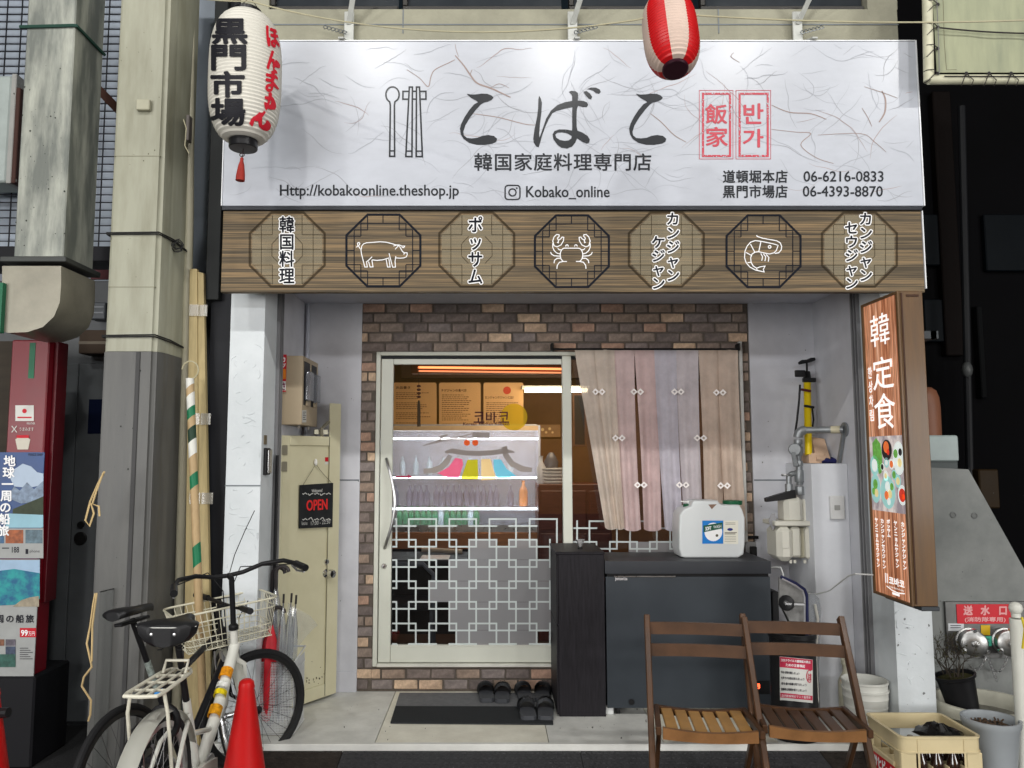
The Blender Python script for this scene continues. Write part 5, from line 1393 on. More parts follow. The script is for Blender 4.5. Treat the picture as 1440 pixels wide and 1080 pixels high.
B().cyl(W(1366, 760, 7.6), W(1352, 150, 7.6), 0.035, n=10).obj('pipe_shaft', mat('dim_pipe', (0.012, 0.013, 0.015), 0.5), ap)
B().ball(W(1360, 520, 7.58), 0.05, 1, 1, 1.6, 12).obj('highlight_ball', mat('highlight_grey', (0.08, 0.085, 0.085), 0.4), ap)  # pale ball stands in for a small highlight
for k_, (x0_, x1_, y0_, y1_) in enumerate(((1300, 1345, 300, 372), (1300, 1345, 420, 480), (1392, 1470, 300, 380))):
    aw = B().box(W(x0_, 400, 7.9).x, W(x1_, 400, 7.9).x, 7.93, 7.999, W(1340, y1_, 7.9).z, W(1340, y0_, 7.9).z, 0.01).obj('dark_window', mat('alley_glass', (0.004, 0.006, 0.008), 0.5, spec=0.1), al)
tk = thing('rounded_tank', 'brown round-shouldered tank in the dark behind the lit menu sign', 'tank', W(1318, 618, 5.6))
tp0, tp1 = W(1302, 580, 5.6), W(1337, 580, 5.6)
B().lathe(((tp0.x + tp1.x) / 2, 5.75, W(1318, 630, 5.6).z), [(0.09, 0), (0.092, 0.3), (0.086, 0.37), (0.07, 0.42), (0.04, 0.445), (0.001, 0.45)], 28).obj('shell', mat('tank_brown', srgb(128, 84, 62), 0.5), tk)
B().lathe(((tp0.x + tp1.x) / 2, 5.75, W(1318, 630, 5.6).z - 0.02), [(0.1, 0), (0.1, 0.019)], 28).obj('base_ring', mat('tank_brown', (0, 0, 0)), tk)
cwal = mat('raw_concrete', srgb(108, 111, 109), 0.85, var=0.1, scale=2.6, bump=0.35, bscale=24, col2=srgb(134, 136, 133), c2=(0.35, 0.65), detail=8)
cw_t = thing('concrete_ramp_wall', 'sloping bare concrete wall of a stair at the right edge', 'wall', W(1400, 1000, 4.78))
pts = [(1296, 657), (1362, 660), (1440, 800), (1500, 905), (1600, 1080), (1296, 1080)]
B().prism([W(x, y, 4.78) for x, y in pts], (0, 0.5, 0)).obj('body', cwal, cw_t)
for px, py in ((1340, 724), (1370, 725)):
    p = W(px, py, 4.78); B().lathe(p, [(0.019, 0), (0.019, 0.004), (0.013, 0.006), (0.012, 0.003)], 18, (0, -1, 0)).obj('form_tie_hole', mat('tie_hole_grey', srgb(104, 106, 104), 0.8), cw_t)
chips(PY(4.78, 0.0006), 1318, 1400, 690, 960, 40, mat('concrete_pore', srgb(84, 86, 84), 0.9), cw_t, 15, 0.3, 1.1, 'pores')
t = thing('white_tank_box', 'pale plastic box with rounded corners on top of the concrete wall', 'box', W(1330, 656, 4.85))
B().box(W(1303, 630, 4.85).x, W(1349, 630, 4.85).x, 4.85, 5.15, W(1330, 649, 4.85).z, W(1330, 612, 4.85).z, 0.022, seg=3).obj('lid', mat('pale_box_plastic', srgb(150, 162, 160), 0.45), t)
B().box(W(1304, 630, 4.85).x, W(1348, 630, 4.85).x, 4.87, 5.13, W(1330, 659, 4.85).z, W(1330, 649.3, 4.85).z).obj('base', mat('box_base_grey', srgb(70, 76, 76), 0.5), t)
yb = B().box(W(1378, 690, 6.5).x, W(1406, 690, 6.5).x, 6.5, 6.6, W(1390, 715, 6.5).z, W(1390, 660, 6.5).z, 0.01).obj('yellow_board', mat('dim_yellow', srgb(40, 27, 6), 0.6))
tag(yb, 'dim yellow board in the dark behind the concrete wall', 'board')
# fire brigade inlet panel
YF = 4.76
fp = thing('fire_inlet_panel', 'steel fire brigade inlet panel with a red plate and two capped inlets', 'hydrant panel', W(1380, 925, YF))
pst = mat('dark_stainless', (0.13, 0.13, 0.125), 0.35, 0.7, var=0.15, scale=12)
B().box(W(1331, 885, YF).x, W(1450, 885, YF).x, YF, YF + 0.018, W(1380, 926, YF).z, W(1380, 846, YF).z, 0.002).obj('plate', pst, fp)
PFp = PY(YF, 0.002)
B().box(W(1345, 863, YF).x, W(1424, 863, YF).x, YF - 0.004, YF - 0.001, W(1380, 877, YF).z, W(1380, 849.5, YF).z, 0.001).obj('red_plate', mat('plate_red', srgb(190, 16, 34), 0.4, var=0.05), fp)
b = B()
for c_, x_ in (('送', 1354), ('水', 1378), ('口', 1403)): put(b, c_, (x_, 851, x_ + 13, 865), PFp, 0.004, bold=0.7, em=True)
put(b, '(消防隊専用)', (1356, 867.5, 1413, 875), PFp, 0.004, bold=0.3)
b.obj('lettering', mat('faded_pink_print', srgb(214, 150, 150), 0.5, var=0), fp)
for nm, c_, r_ in (('white_label', (196, 198, 200), (1333, 876.5, 1355, 887)), ('yellow_label', (196, 160, 20), (1379, 879, 1392, 893)), ('green_label', (80, 190, 160), (1378, 894.5, 1394, 908.5))):
    B().prect(*r_, PFp, 0.001).obj(nm, mat('lab_' + nm, srgb(*c_), 0.5, var=0.05), fp)
b = B()
for k in range(2): b.prect(1336, 879 + 3 * k, 1351, 880 + 3 * k, PFp, 0.0015)
b.prect(1381, 898, 1391, 899, PFp, 0.0015); b.prect(1382, 902, 1390, 905, PFp, 0.0015); b.obj('label_print', dpr, fp)
for px in (1362, 1413):
    p = W(px, 901, YF)
    c_ = B().lathe(p, [(0.078, 0.0), (0.078, 0.03), (0.07, 0.034), (0.07, 0.07), (0.074, 0.075), (0.074, 0.10), (0.066, 0.106), (0.02, 0.108), (0.018, 0.125), (0.008, 0.128)], 24, (-0.25, -1, 0.05)).obj('inlet_cap', mat('dull_nickel', (0.34, 0.34, 0.33), 0.34, 1.0, var=0.2, scale=20), fp)
    for k in range(3):
        a = k * 2 * PI / 3; q_ = p + Vector((-0.02, -0.09, 0))
        B().box(-0.01, 0.01, -0.02, 0.012, 0.07, 0.088, 0.003).xform(Matrix.Translation(q_) @ Matrix.Rotation(a, 4, 'Y')).obj('lug', chrome, c_)
def chain(P0, P1, sag, parent, r=0.008):
    pts = sagline(P0, P1, sag, 14)
    for k in range(len(pts) - 1):
        m_ = (pts[k] + pts[k + 1]) / 2; d = (pts[k + 1] - pts[k]).normalized(); o_ = Vector((0, 1, 0)) if k % 2 else Vector((0, 0, 1)).cross(d).cross(d) * -1
        o_ = (o_ - d * o_.dot(d)).normalized()
        ln = (pts[k + 1] - pts[k]).length * 0.62
        yield [m_ + d * ln * math.cos(a) + o_ * r * 0.7 * math.sin(a) for a in [i * PI / 4 for i in range(8)]]
for a_, b_, s_ in (((1387, 922), (1363, 935), 0.05), ((1387, 922), (1418, 918), 0.10), ((1389, 924), (1402, 958), 0.0)):
    b = B()
    for l in chain(W(*a_, YF - 0.02), W(*b_, YF - 0.03), s_, fp): b.tube(l, 0.0022, 5, close=True)
    stuff(b.obj('chain', steel, fp))
p = W(1387, 917, YF); B().lathe(p, [(0.012, 0), (0.012, 0.012), (0.006, 0.02)], 12, (0, -1, 0)).obj('chain_hook', chrome, fp)
# white post at the edge
wp_ = thing('white_post', 'white round post with a ball cap and yellow cord at the right edge', 'post', W(1434, 1080, 4.1))
x = W(1434, 950, 4.1).x
B().lathe((x, 4.1, ROAD), [(0.032, 0), (0.032, 0.5), (0.032, W(1437, 870, 4.1).z - ROAD)], 24).obj('shaft', mat('post_white', srgb(206, 206, 196), 0.45, var=0.05), wp_)
zb2 = W(1437, 868, 4.1).z
B().lathe((x, 4.1, zb2), [(0.022, 0), (0.022, 0.02), (0.028, 0.028), (0.033, 0.045), (0.028, 0.064), (0.016, 0.074), (0.002, 0.078)], 24).obj('ball_cap', mat('post_white', (0, 0, 0)), wp_)
B().tube([W(1437, 868, 4.04), W(1441, 885, 4.02), W(1438, 912, 4.03)], 0.006, 6).obj('yellow_cord', mat('yellow_cord', srgb(200, 180, 40), 0.6), wp_)

# fittings for the arcade lamps and the added far fill lights (out of frame, they carry the lights)
for k_, (x, y) in enumerate(FARFILL):
    t = thing('arcade_and_fill_lamp', 'added long fill lamp over the far side of the street, ' + ('left', 'middle', 'right')[k_] + ' one', 'lamp', (x, y, 5.4), 0, 'added fill lamps')
    B().box(x - 1.5, x + 1.5, y - .45, y + .3, 5.02, 5.5, .02).obj('housing', mat('lamp_shade_grey', (0.3, 0.3, 0.3), 0.4), t)
    B().cyl((x, y, 5.5), (x, y, 6.2), .02, n=8).obj('hanger', mat('lamp_shade_grey', (0, 0, 0)), t)
for i, x in enumerate(LAMPS):
    t = thing('arcade_and_fill_lamp', 'round arcade lamp hanging high over the street, ' + (ORD[i] if i < 4 else 'rightmost'), 'lamp', (x, LAMPY, LAMPZ + 0.02), 0, 'arcade lamps over the street')
    B().lathe((x, LAMPY, LAMPZ + 0.03), [(0.19, 0), (0.20, 0.03), (0.12, 0.12), (0.03, 0.16), (0.02, 0.5)], 24).obj('shade', mat('lamp_shade_grey', (0.3, 0.3, 0.3), 0.4), t)

# ================================================================== objects in and before the recess
def Lm(b, name, m, par, **k): return b.obj(name, m, par, local=True, **k)
woodm = mat('brown_stained_wood', srgb(74, 50, 32), 0.42, var=0.3, scale=7, bump=0.1, coat=0.1)
# ---- utility door
ua, ub = Vector((G(387, 1003, 0.02).x, G(387, 1003, 0.02).y, 0.02)), Vector((G(471, 974, 0.02).x, G(471, 974, 0.02).y, 0.02))
ub.y = min(ub.y, YW - 0.03)
dirv = (ub - ua).normalized(); nrm = Vector((dirv.y, -dirv.x, 0))   # towards the viewer's right
if nrm.y > 0: nrm = -nrm
cream = mat('cream_steel', srgb(196, 190, 158), 0.45, var=0.07, scale=3, bump=0.05, col2=srgb(208, 203, 172), c2=(0.3, 0.7))
ud = thing('utility_door', 'cream steel cupboard door standing ajar behind the umbrellas, rusted at its foot', 'door', ua)
PD = PP(ua, nrm)
LW = (ub - ua).length
zt_ = PD(390, 612).z
def dbox(s0, s1, z0, z1, d0, d1, name, m_, bev=0.003, par=None):
    M = Matrix(((dirv.x, -nrm.x, 0, ua.x), (dirv.y, -nrm.y, 0, ua.y), (0, 0, 1, 0), (0, 0, 0, 1)))
    return B(M).box(s0, s1, d0, d1, z0, z1, bev).obj(name, m_, par or ud)
dbox(0.0, LW, 0.02, zt_, 0.0, 0.04, 'leaf', cream)
dbox(0.0, 0.055, 0.02, zt_, -0.012, -0.0005, 'edge_stile', cream)
dbox(LW - 0.10, LW, 0.02, zt_ + 0.22, -0.012, -0.0005, 'edge_stile', cream)
dbox(0.056, LW - 0.101, zt_ - 0.06, zt_, -0.012, -0.0005, 'top_rail', cream)
dbox(0.056, LW - 0.101, 0.02, 0.10, -0.012, -0.0005, 'bottom_rail', cream)
dbox(LW - 0.104, LW - 0.1005, 0.03, zt_ - 0.0, -0.0135, -0.0125, 'gap_line', dark_m, 0)
dbox(-0.05, -0.006, 0.02, zt_ + 0.0, -0.02, 0.03, 'hinge_post', cream)
dbox(-0.005, -0.001, 0.02, zt_ - 0.02, 0.0, 0.03, 'hinge_gap', black_m, 0)
for z in (zt_ - 0.12, zt_ - 0.22):
    dbox(-0.018, 0.03, z, z + 0.06, -0.022, -0.0125, 'hinge', mat('dull_hinge', srgb(150, 146, 128), 0.4, 0.5))
b = B(); p = ua + dirv * (LW - 0.16); p.z = zt_
b.tube([p + Vector((0, 0, 0.0)), p + Vector((0.0, -0.01, 0.05)), p + dirv * 0.05 + Vector((0, 0, 0.09)), p + dirv * 0.09 + Vector((0, 0, 0.10))], 0.012, 6)
b.bar(p + Vector((-0.05, 0, 0.03)), p + dirv * 0.05 + Vector((0, 0, 0.03)), 0.02, 0.03); b.obj('closer_bracket', mat('dull_hinge', (0, 0, 0)), ud)
k_ = PD(458, 806)
B().lathe(k_, [(0.028, 0), (0.028, 0.006), (0.012, 0.012), (0.012, 0.03), (0.026, 0.04), (0.029, 0.055), (0.024, 0.068), (0.002, 0.072)], 24, tuple(nrm)).obj('knob', chrome, ud)
k2 = PD(458, 790)
B().lathe(k2 - nrm * 0 , [(0.018, 0.0), (0.018, 0.012), (0.014, 0.016), (0.002, 0.017)], 20, tuple(nrm)).obj('lock', chrome, ud)
PDo = PP(ua, nrm, 0.0135)
PDi = PP(ua, nrm, 0.001)
B().prect(457, 643, 466, 649, PDi).obj('red_sticker', mat('print_red', (0, 0, 0)), ud); B().prect(457, 649.3, 466, 653, PDi).obj('white_sticker', mat('paper_white', (0, 0, 0)), ud)
random.seed(9)
for (x, y, w, h) in ((430, 953, 3, 1.2), (430.5, 956, 1, 4), (434, 955, 1, 3), (433, 960, 3, 1), (440, 954, 1, 3), (444, 952, 1.5, 3), (448, 953, 2, 2.5), (452, 951, 1.2, 2), (441, 958, 1, 2), (455, 947, 1, 1.5), (450, 938, 1.2, 1), (438, 930, 1, 1), (462, 945, 0.8, 2), (464, 958, 1, 2), (447, 961, 1, 1)):
    B().poly([(x, y), (x + w * .6, y - .3), (x + w, y + h * .4), (x + w * .8, y + h), (x + w * .1, y + h * .9)], PDi, 0.0005).obj('rust_hole', mat('rust_dark', srgb(52, 38, 26), 0.9), ud)
stuff(B().poly([(425, 978), (440, 975), (452, 972), (449, 970), (430, 974)], PDi, 0.0003).obj('rust_stain', mat('rust_tan', srgb(150, 122, 84), 0.8, var=0.2, scale=40), ud))
# open board
ob = thing('open_board', 'black hanging board with red OPEN lettering on the cream utility door', 'sign', PD(441, 742))
POb = PP(ua, nrm, 0.020); 
b = B(); cs_ = [POb(x, y) for x, y in ((419, 682), (465.5, 679), (464.5, 741), (418, 743))]; b.prism(cs_, tuple(-nrm * 0.008)); b.obj('board', mat('chalkboard_black', srgb(34, 36, 38), 0.5, var=0.3, scale=12), ob)
b = B(); put(b, 'OPEN', ((428, 703.5), (457, 701.5), (457, 716), (428, 718)), POb, 0.001, bold=0.45); b.obj('open_lettering', mat('open_red', srgb(214, 40, 40), 0.5, var=0), ob)
b = B(); put(b, 'Welcome!', ((435, 688), (450, 687), (450, 691.5), (435, 692.5)), POb, 0.001, bold=.1)
for yy, sgn in ((694, 1), (730, -1)):
    for k in range(5): b.ribbon([(422 + k * 8.2 + t * 1.4, yy + (2.0 if k % 2 else -0.0) * sgn * math.sin(t * PI / 4) + math.sin(t * 1.6)) for t in range(6)], 1.1, POb, k=0.001 + k * 0.0001)
put(b, 'Business hours', ((421, 733), (429, 733), (429, 738), (421, 738)), POb, 0.001); put(b, '17:00 - 22:30', ((434, 733), (461, 730), (461, 736), (434, 738.5)), POb, 0.001)
b.obj('chalk_lettering', mat('chalk_white', srgb(190, 190, 186), 0.7, var=0), ob)
hk = POb(441, 654)
B().tube([POb(423, 682), POb(436, 661), POb(441, 652), POb(447, 661), POb(463, 679)], 0.0016, 5).obj('string', mat('grey_string', srgb(96, 94, 80), 0.8), ob)
hh = thing('plastic_hook', 'small white plastic adhesive hook holding the OPEN board', 'hook', hk)
dd_ = POb(441, 650); B().ball(dd_, 0.013, 0.8, 0.35, 1.7, 14).obj('hook_plate', mat('hook_white', (0.75, 0.74, 0.7), 0.3), hh)

# ---- meter cabinet on the left wall
mb_m = mat('beige_meter_plastic', srgb(172, 156, 130), 0.5, var=0.05)
my0, my1 = 4.75, 5.17
xf = W(425, 560, my0).x
mzt, mzb = W(415, 500, my0).z, W(415, 597, my0).z
mb = thing('meter_cabinet', 'beige electricity meter cabinet with two glass covers on the left recess wall', 'meter', (XL + 0.06, 4.95, mzb))
B().box(XL + 0.009, xf, my0, my1, mzb, mzt, 0.006, seg=2).obj('case', mb_m, mb)
for k, (ya, yb) in enumerate(((my0 + 0.03, my0 + 0.18), (my0 + 0.23, my0 + 0.37))):
    zz0, zz1 = mzt - 0.30, mzt - 0.03
    B().box(xf - 0.001, xf + 0.002, ya, yb, zz0, zz1, 0.0).obj('window', black_m, mb)
    B().box(xf + 0.003, xf + 0.035, ya + 0.02, yb - 0.02, zz0 + 0.03, zz1 - 0.06, 0.012, seg=3).obj('meter_cover', clear('smoked_cover', (0.62, 0.64, 0.68), 1.2, 0.05, milk=0.35, milkcol=(0.4, 0.42, 0.46)), mb)
    B().box(xf + 0.001, xf + 0.012, ya + 0.05, yb - 0.04, mzb + 0.12, mzb + 0.15, 0.003).obj('seal', mb_m, mb)
PMx = PP((xf, my0, 0), (1, 0, 0), 0.0015)
B().prect(424.5, 577, 430.5, 594, PMx).obj('white_label', wpr, mb)
b = B(); [b.prect(425.5, 579 + 2.6 * k, 429.8 - (k % 2), 580 + 2.6 * k, PMx, 0.001) for k in range(5)]; b.obj('label_print', dpr, mb)
for y_ in (0.05, 0.3): B().cyl((xf - 0.03, my0 + y_, mzb - 0.02), (xf - 0.03, my0 + y_, mzb), 0.008, n=8).obj('cable_gland', mat('gland_grey', (0.3, 0.28, 0.25), 0.5), mb)
sk = thing('shutter_sticker', 'narrow red, orange and white warning sticker beside the meter cabinet', 'sticker', W(398, 551, 4.7))
PK = PY(4.735); B().box(W(394.5, 520, 4.735).x, W(402.5, 520, 4.735).x, 4.735, 4.738, W(398, 551, 4.735).z, W(398, 498.5, 4.735).z).obj('sheet', mat('print_red', (0, 0, 0)), sk)
B().prect(395, 519, 402, 533, PK, 0.0008).obj('orange_field', mat('print_orange', srgb(226, 130, 30), 0.5, var=0), sk)
B().prect(395, 536, 402, 549, PK, 0.0008).obj('white_field', wpr, sk)
b = B(); column_text(b, 'カツ', 398.5, 501, 518, 7, PK, 0.001, bold=0.4); b.obj('white_print', whp, sk)
b = B(); column_text(b, 'さ', 398.5, 537, 549, 7, PK, 0.0015, bold=0.4); b.obj('purple_print', mat('print_purple', srgb(110, 20, 70), 0.5, var=0), sk)
# conduit in corner
cd_ = B().cyl((XL + 0.035, YW - 0.035, 1.1), (XL + 0.035, YW - 0.035, ZC - 0.01), 0.012, n=10).obj('conduit', mat('conduit_white', srgb(176, 180, 190), 0.5))
tag(cd_, 'thin painted conduit pipe in the back left corner of the recess', 'pipe')
# gadget on pier side
gd = thing('door_reader', 'black and steel key switch box on the inner face of the left pier', 'switch', W(371, 668, 4.45))
gx = XL
B().box(gx, gx + 0.02, 4.42, 4.50, W(371, 668, 4.45).z, W(371, 630, 4.45).z, 0.004).obj('body', black_m, gd)
B().box(gx + 0.0205, gx + 0.032, 4.43, 4.49, W(371, 666, 4.45).z, W(371, 632, 4.45).z, 0.005).obj('cover', steel, gd)
pl_ = B().box(gx, gx + 0.005, 4.42, 4.47, W(371, 625, 4.45).z, W(371, 612, 4.45).z, 0.001).obj('brown_plate', mat('brown_plate', srgb(112, 100, 78), 0.5)); tag(pl_, 'small square brown plate above the key switch box on the left pier', 'plate')

# ---- umbrella stand and umbrellas
us = thing('umbrella_stand', 'white mesh umbrella stand with a wire rim beside the front bicycle wheel', 'umbrella stand', (W(388, 980, 4.52).x, 4.52, 0))
sx0, sx1, sy0, sy1 = W(356, 980, 4.47).x, W(413, 980, 4.47).x, 4.47, 4.72
zr = W(385, 935, 4.42).z
wmesh = mat('white_wire_mesh', srgb(206, 208, 208), 0.4)
b = B()
z = 0.02
while z < zr:
    b.box(sx0, sx1, sy0, sy0 + 0.0016, z, z + 0.0022); b.box(sx1 - 0.0016, sx1, sy0, sy1, z, z + 0.0022); z += 0.0085
x = sx0
while x < sx1: b.box(x, x + 0.0022, sy0 + 0.002, sy0 + 0.0036, 0.02, zr); x += 0.0085
y = sy0
while y < sy1: b.box(sx1 - 0.0036, sx1 - 0.002, y, y + 0.0022, 0.02, zr); y += 0.0085
stuff(b.obj('mesh_panel', wmesh, us, smooth=False))
for z_, n_ in ((0.012, 'foot_rim'), (zr, 'rim'), (zr - 0.05, 'band')):
    B().tube([(sx0, sy0, z_), (sx1, sy0, z_), (sx1, sy1, z_ + (0.03 if n_ == 'rim' else 0)), (sx0, sy1, z_ + (0.03 if n_ == 'rim' else 0))], 0.006 if n_ != 'band' else 0.003, 8, close=True).obj(n_, wmesh, us)
def umbrella(x, y, zt, lean, col_m, handle_m, hook, label, fat=0.03, cloth=True, zb=0.06):
    t = thing('umbrella', label, 'umbrella', (x, y, zb), 0, 'umbrellas in the stand')
    d = Vector((lean[0], lean[1], 1)).normalized(); o = Vector((x, y, zb)); L_ = zt - zb
    B().cyl(o, o + d * L_, 0.004, n=8).obj('shaft', steel, t)
    if hook:
        r = 0.036; c = o + d * L_
        pts = [c] + [c + Vector((r + r * math.cos(R(a)), 0, 0.02 + r * math.sin(R(a)))) for a in range(180, -20, -25)]
        pts = [c - d * 0.12] + pts
        B().tube(pts, 0.011, 10).obj('crook_handle', handle_m, t)
    else: B().cyl(o + d * (L_ - 0.02), o + d * (L_ + 0.03), 0.006, n=8).obj('tip', handle_m, t)
    if cloth:
        rows = []; random.seed(int(abs(x) * 1000)); N_ = 14
        for i, (s, f) in enumerate(((0.02, .35), (0.15, .8), (0.35, 1.0), (0.6, 1.05), (0.78, .85), (0.93, .22))):
            rows.append([o + d * (s * L_) + Vector(((fat * f * (1 + 0.28 * math.sin(a * 4 + i * 0.7))) * math.cos(a), (fat * f * (1 + 0.28 * math.sin(a * 4 + i * 0.7))) * math.sin(a), 0)) for a in [2 * PI * j / N_ for j in range(N_)]])
        B().rings(rows).obj('canopy', col_m, t, ang=60)
    return t
vinyl = clear('clear_vinyl', (0.86, 0.88, 0.9), 2.2, 0.12, milk=0.22, milkcol=(0.75, 0.78, 0.8))
bkh = mat('dark_handle', (0.03, 0.026, 0.026), 0.35)
redcl = mat('red_umbrella_cloth', srgb(190, 16, 34), 0.5, var=0.2)
navy = mat('navy_umbrella_cloth', srgb(52, 58, 96), 0.6, var=0.2)
umbrella(W(377, 900, 4.5).x, 4.50, W(377, 868, 4.5).z, (0.03, 0), redcl, bkh, True, 'bright red folded umbrella in the white mesh stand', 0.042)
umbrella(W(381, 900, 4.6).x, 4.60, W(381, 812, 4.6).z, (0.0, 0), navy, bkh, True, 'navy umbrella standing tallest at the back of the stand', 0.03)
umbrella(W(390, 900, 4.55).x, 4.55, W(390, 810, 4.55).z, (-0.02, 0), vinyl, bkh, True, 'clear vinyl umbrella with a dark crook handle behind the red one', 0.034)
umbrella(W(362, 900, 4.54).x, 4.54, W(362, 850, 4.54).z, (-0.02, 0), navy, bkh, True, 'low umbrella with a black crook handle at the left of the stand', 0.02)
for k, (px, pt, ln) in enumerate(((398, 842, 0.02), (402, 842, 0.05), (407, 846, 0.05))):
    umbrella(W(px - 4, 900, 4.48).x, 4.48 + 0.03 * k, W(px, pt, 4.5).z, (ln, 0), vinyl, bkh, False, ['clear vinyl umbrella standing tip up, nearest the dark crook handles', 'clear vinyl umbrella standing tip up between two others', 'clear vinyl umbrella standing tip up farthest right in the stand'][k], 0.022)
# loose vinyl flap
fl = B()
rows = []
for i in range(7):
    t_ = i / 6
    rows.append([W(400 + 5 * t_ + 42 * s * t_, 932 - 84 * t_ + (30 * s ** 1.3 * t_) + 2.5 * math.sin(7 * s + i) * t_, 4.60 + 0.02 * math.sin(5 * s + i)) for s in (0, .25, .5, .75, 1)])
vr = [[fl.bm.verts.new(p) for p in r_] for r_ in rows]
for i in range(6):
    for j in range(4): fl.bm.faces.new((vr[i][j], vr[i][j + 1], vr[i + 1][j + 1], vr[i + 1][j]))
tag(fl.obj('vinyl_umbrella_flap', clear('thin_vinyl', (0.93, 0.94, 0.95), 2.0, 0.15, milk=0.16, milkcol=(0.8, 0.82, 0.84)), ang=80), 'loose clear vinyl umbrella bag fanning out in front of the cream door', 'umbrella bag')
ant = B().tube([W(379, 810, 4.58), W(379, 700, 4.58)], 0.003, 6) 
an2 = B().tube([W(323, 805, 3.95), W(330, 780, 3.96), W(345, 745, 4.0), W(358, 718, 4.05)], 0.0022, 6).obj('thin_rod', black_m)
tag(an2, 'thin black flexible rod rising from the handlebar stem', 'rod')
ant.bm.free()
wl_ = B().cyl((XL + 0.03, 4.60, 0.3), (XL + 0.03, 4.60, W(388, 640, 4.6).z), 0.010, n=10).obj('black_pole', black_m)
tag(wl_, 'black upright pole at the hinge side of the cream door', 'pole')

# ---- door mat
mt = thing('door_mat', 'dark grey two-tone doormat in front of the glass door', 'mat', (W(665, 1000, 4.9).x, 4.95, 0))
f0_, f1_, g0, g1 = G(549, 1017, 0.004), G(778, 1019, 0.004), G(562, 975, 0.004), G(775, 975, 0.004)
mm0, mm1 = f0_.lerp(g0, 0.52), f1_.lerp(g1, 0.52)
def slab(pts, th, name, m_, par): return B().prism([Vector((p.x, p.y, 0.0015)) for p in pts], (0, 0, th)).obj(name, m_, par)
slab([f0_, f1_, mm1, mm0], 0.008, 'coarse_half', mat('coarse_mat', srgb(46, 48, 50), 0.95, var=0.5, scale=220, bump=1.0, bscale=260), mt)
slab([mm0 + Vector((0, 0.002, 0)), mm1 + Vector((0, 0.002, 0)), g1, g0], 0.007, 'smooth_half', mat('smooth_mat', srgb(104, 105, 107), 0.9, var=0.15, scale=30), mt)
# ---- slippers
slm = mat('black_foam', srgb(70, 72, 76), 0.55, var=0.1, bump=0.1)
def slipper_proto():
    t = thing('slipper', '', 'slipper')
    # sole outline
    out = [(-.045, -.13), (-.03, -.145), (.03, -.145), (.045, -.13), (.046, -.06), (.043, 0), (.05, .07), (.047, .115), (.03, .14), (0, .148), (-.03, .142), (-.047, .115), (-.05, .07), (-.043, 0), (-.046, -.06)]
    b = B().prism([(x, y, 0) for x, y in out], (0, 0, 0.024)); Lm(b, 'sole', slm, t)
    b = B(); rows = []
    for yy, hh_, ww in ((-.02, .058, .050), (.02, .066, .053), (.07, .062, .056), (.105, .048, .052)):
        rows.append([Vector((ww * math.cos(a), yy, 0.012 + hh_ * math.sin(a) ** 0.8)) for a in [PI * j / 10 for j in range(11)]])
    vr = [[b.bm.verts.new(p) for p in r_] for r_ in rows]
    for i in range(3):
        for j in range(10): b.bm.faces.new((vr[i][j], vr[i][j + 1], vr[i + 1][j + 1], vr[i + 1][j]))
    r_ = bmesh.ops.solidify(b.bm, geom=b.bm.faces[:], thickness=0.007)
    Lm(b, 'strap', slm, t)
    for k, (x, y) in enumerate(((-.02, .03), (0, .035), (.02, .03), (-.012, .06), (.012, .06))):
        Lm(B().lathe((x, y, 0.012 + .068 * math.sqrt(max(0, 1 - (x / .053) ** 2)) ** .8), [(0.0035, 0), (0.0035, 0.0015)], 8), 'vent_hole', black_m, t)
    return t
sp0 = slipper_proto()
spots = [((683, 988), 3, 'leftmost black slipper of the back row on the doormat'), ((707, 989), -2, 'second black slipper from the left in the back row on the doormat'),
         ((738, 988), 4, 'black slipper third in the back row, partly behind the front pair'), ((765, 988), -6, 'black slipper at the right end of the back row, against the black cabinet'),
         ((742.5, 1013), 2, 'left black slipper of the front pair on the doormat'), ((769.5, 1013), -3, 'right black slipper of the front pair beside the black cabinet')]
for i, ((px, py), rz_, lb) in enumerate(spots):
    o = sp0 if i == 0 else copy_tree(sp0)
    g = G(px, py, 0.01); o.location = (g.x, g.y + 0.145, 0.0105); o.rotation_euler = (0, 0, R(rz_)); o['label'] = lb; o['group'] = 'black slippers on the doormat'; o['category'] = 'slipper'

# ---- black cabinet
YCb = G(815, 1008, 0).y
cbw = mat('black_woodgrain', srgb(29, 27, 31), 0.5, var=0.35, scale=14, stretch=(6, 6, 0.5), bump=0.15)
bx0c, bx1c = W(783, 900, YCb).x, W(851, 900, YCb).x
zc1 = W(815, 776, YCb).z
bc = thing('black_cabinet', 'tall black woodgrain cabinet between the glass door and the chest freezer', 'cabinet', ((bx0c + bx1c) / 2, YCb + .2, 0))
B().box(bx0c + 0.012, bx1c, YCb, YW - 0.03, 0.001, zc1 - 0.016, 0.002).obj('carcass', cbw, bc)
B().box(bx0c - 0.004, bx1c + 0.003, YCb - 0.004, YW - 0.025, zc1 - 0.0155, zc1, 0.002).obj('top', cbw, bc)
zmid = W(783, 880, YCb).z
for (z0_, z1_) in ((0.012, zmid - 0.003), (zmid + 0.003, zc1 - 0.02)): B().box(bx0c, bx0c + 0.0115, YCb + 0.004, YW - 0.035, z0_, z1_, 0.002).obj('door_panel', cbw, bc)
lc = thing('glass_trinket', 'small clear glass ornament standing on the black cabinet', 'ornament', W(816, 771, 4.95))
gg = clear('trinket_glass', (0.9, 0.9, 0.9), 3.0, 0.05, milk=0.25)
pz = Vector((W(816, 771, 4.95).x, 4.95, zc1))
B().lathe(pz, [(0.018, 0), (0.018, 0.006), (0.008, 0.012)], 14).obj('foot', black_m, lc)
B().lathe(pz, [(0.007, 0.012), (0.016, 0.03), (0.03, 0.055), (0.032, 0.057), (0.012, 0.03)], 6).obj('petal', gg, lc)

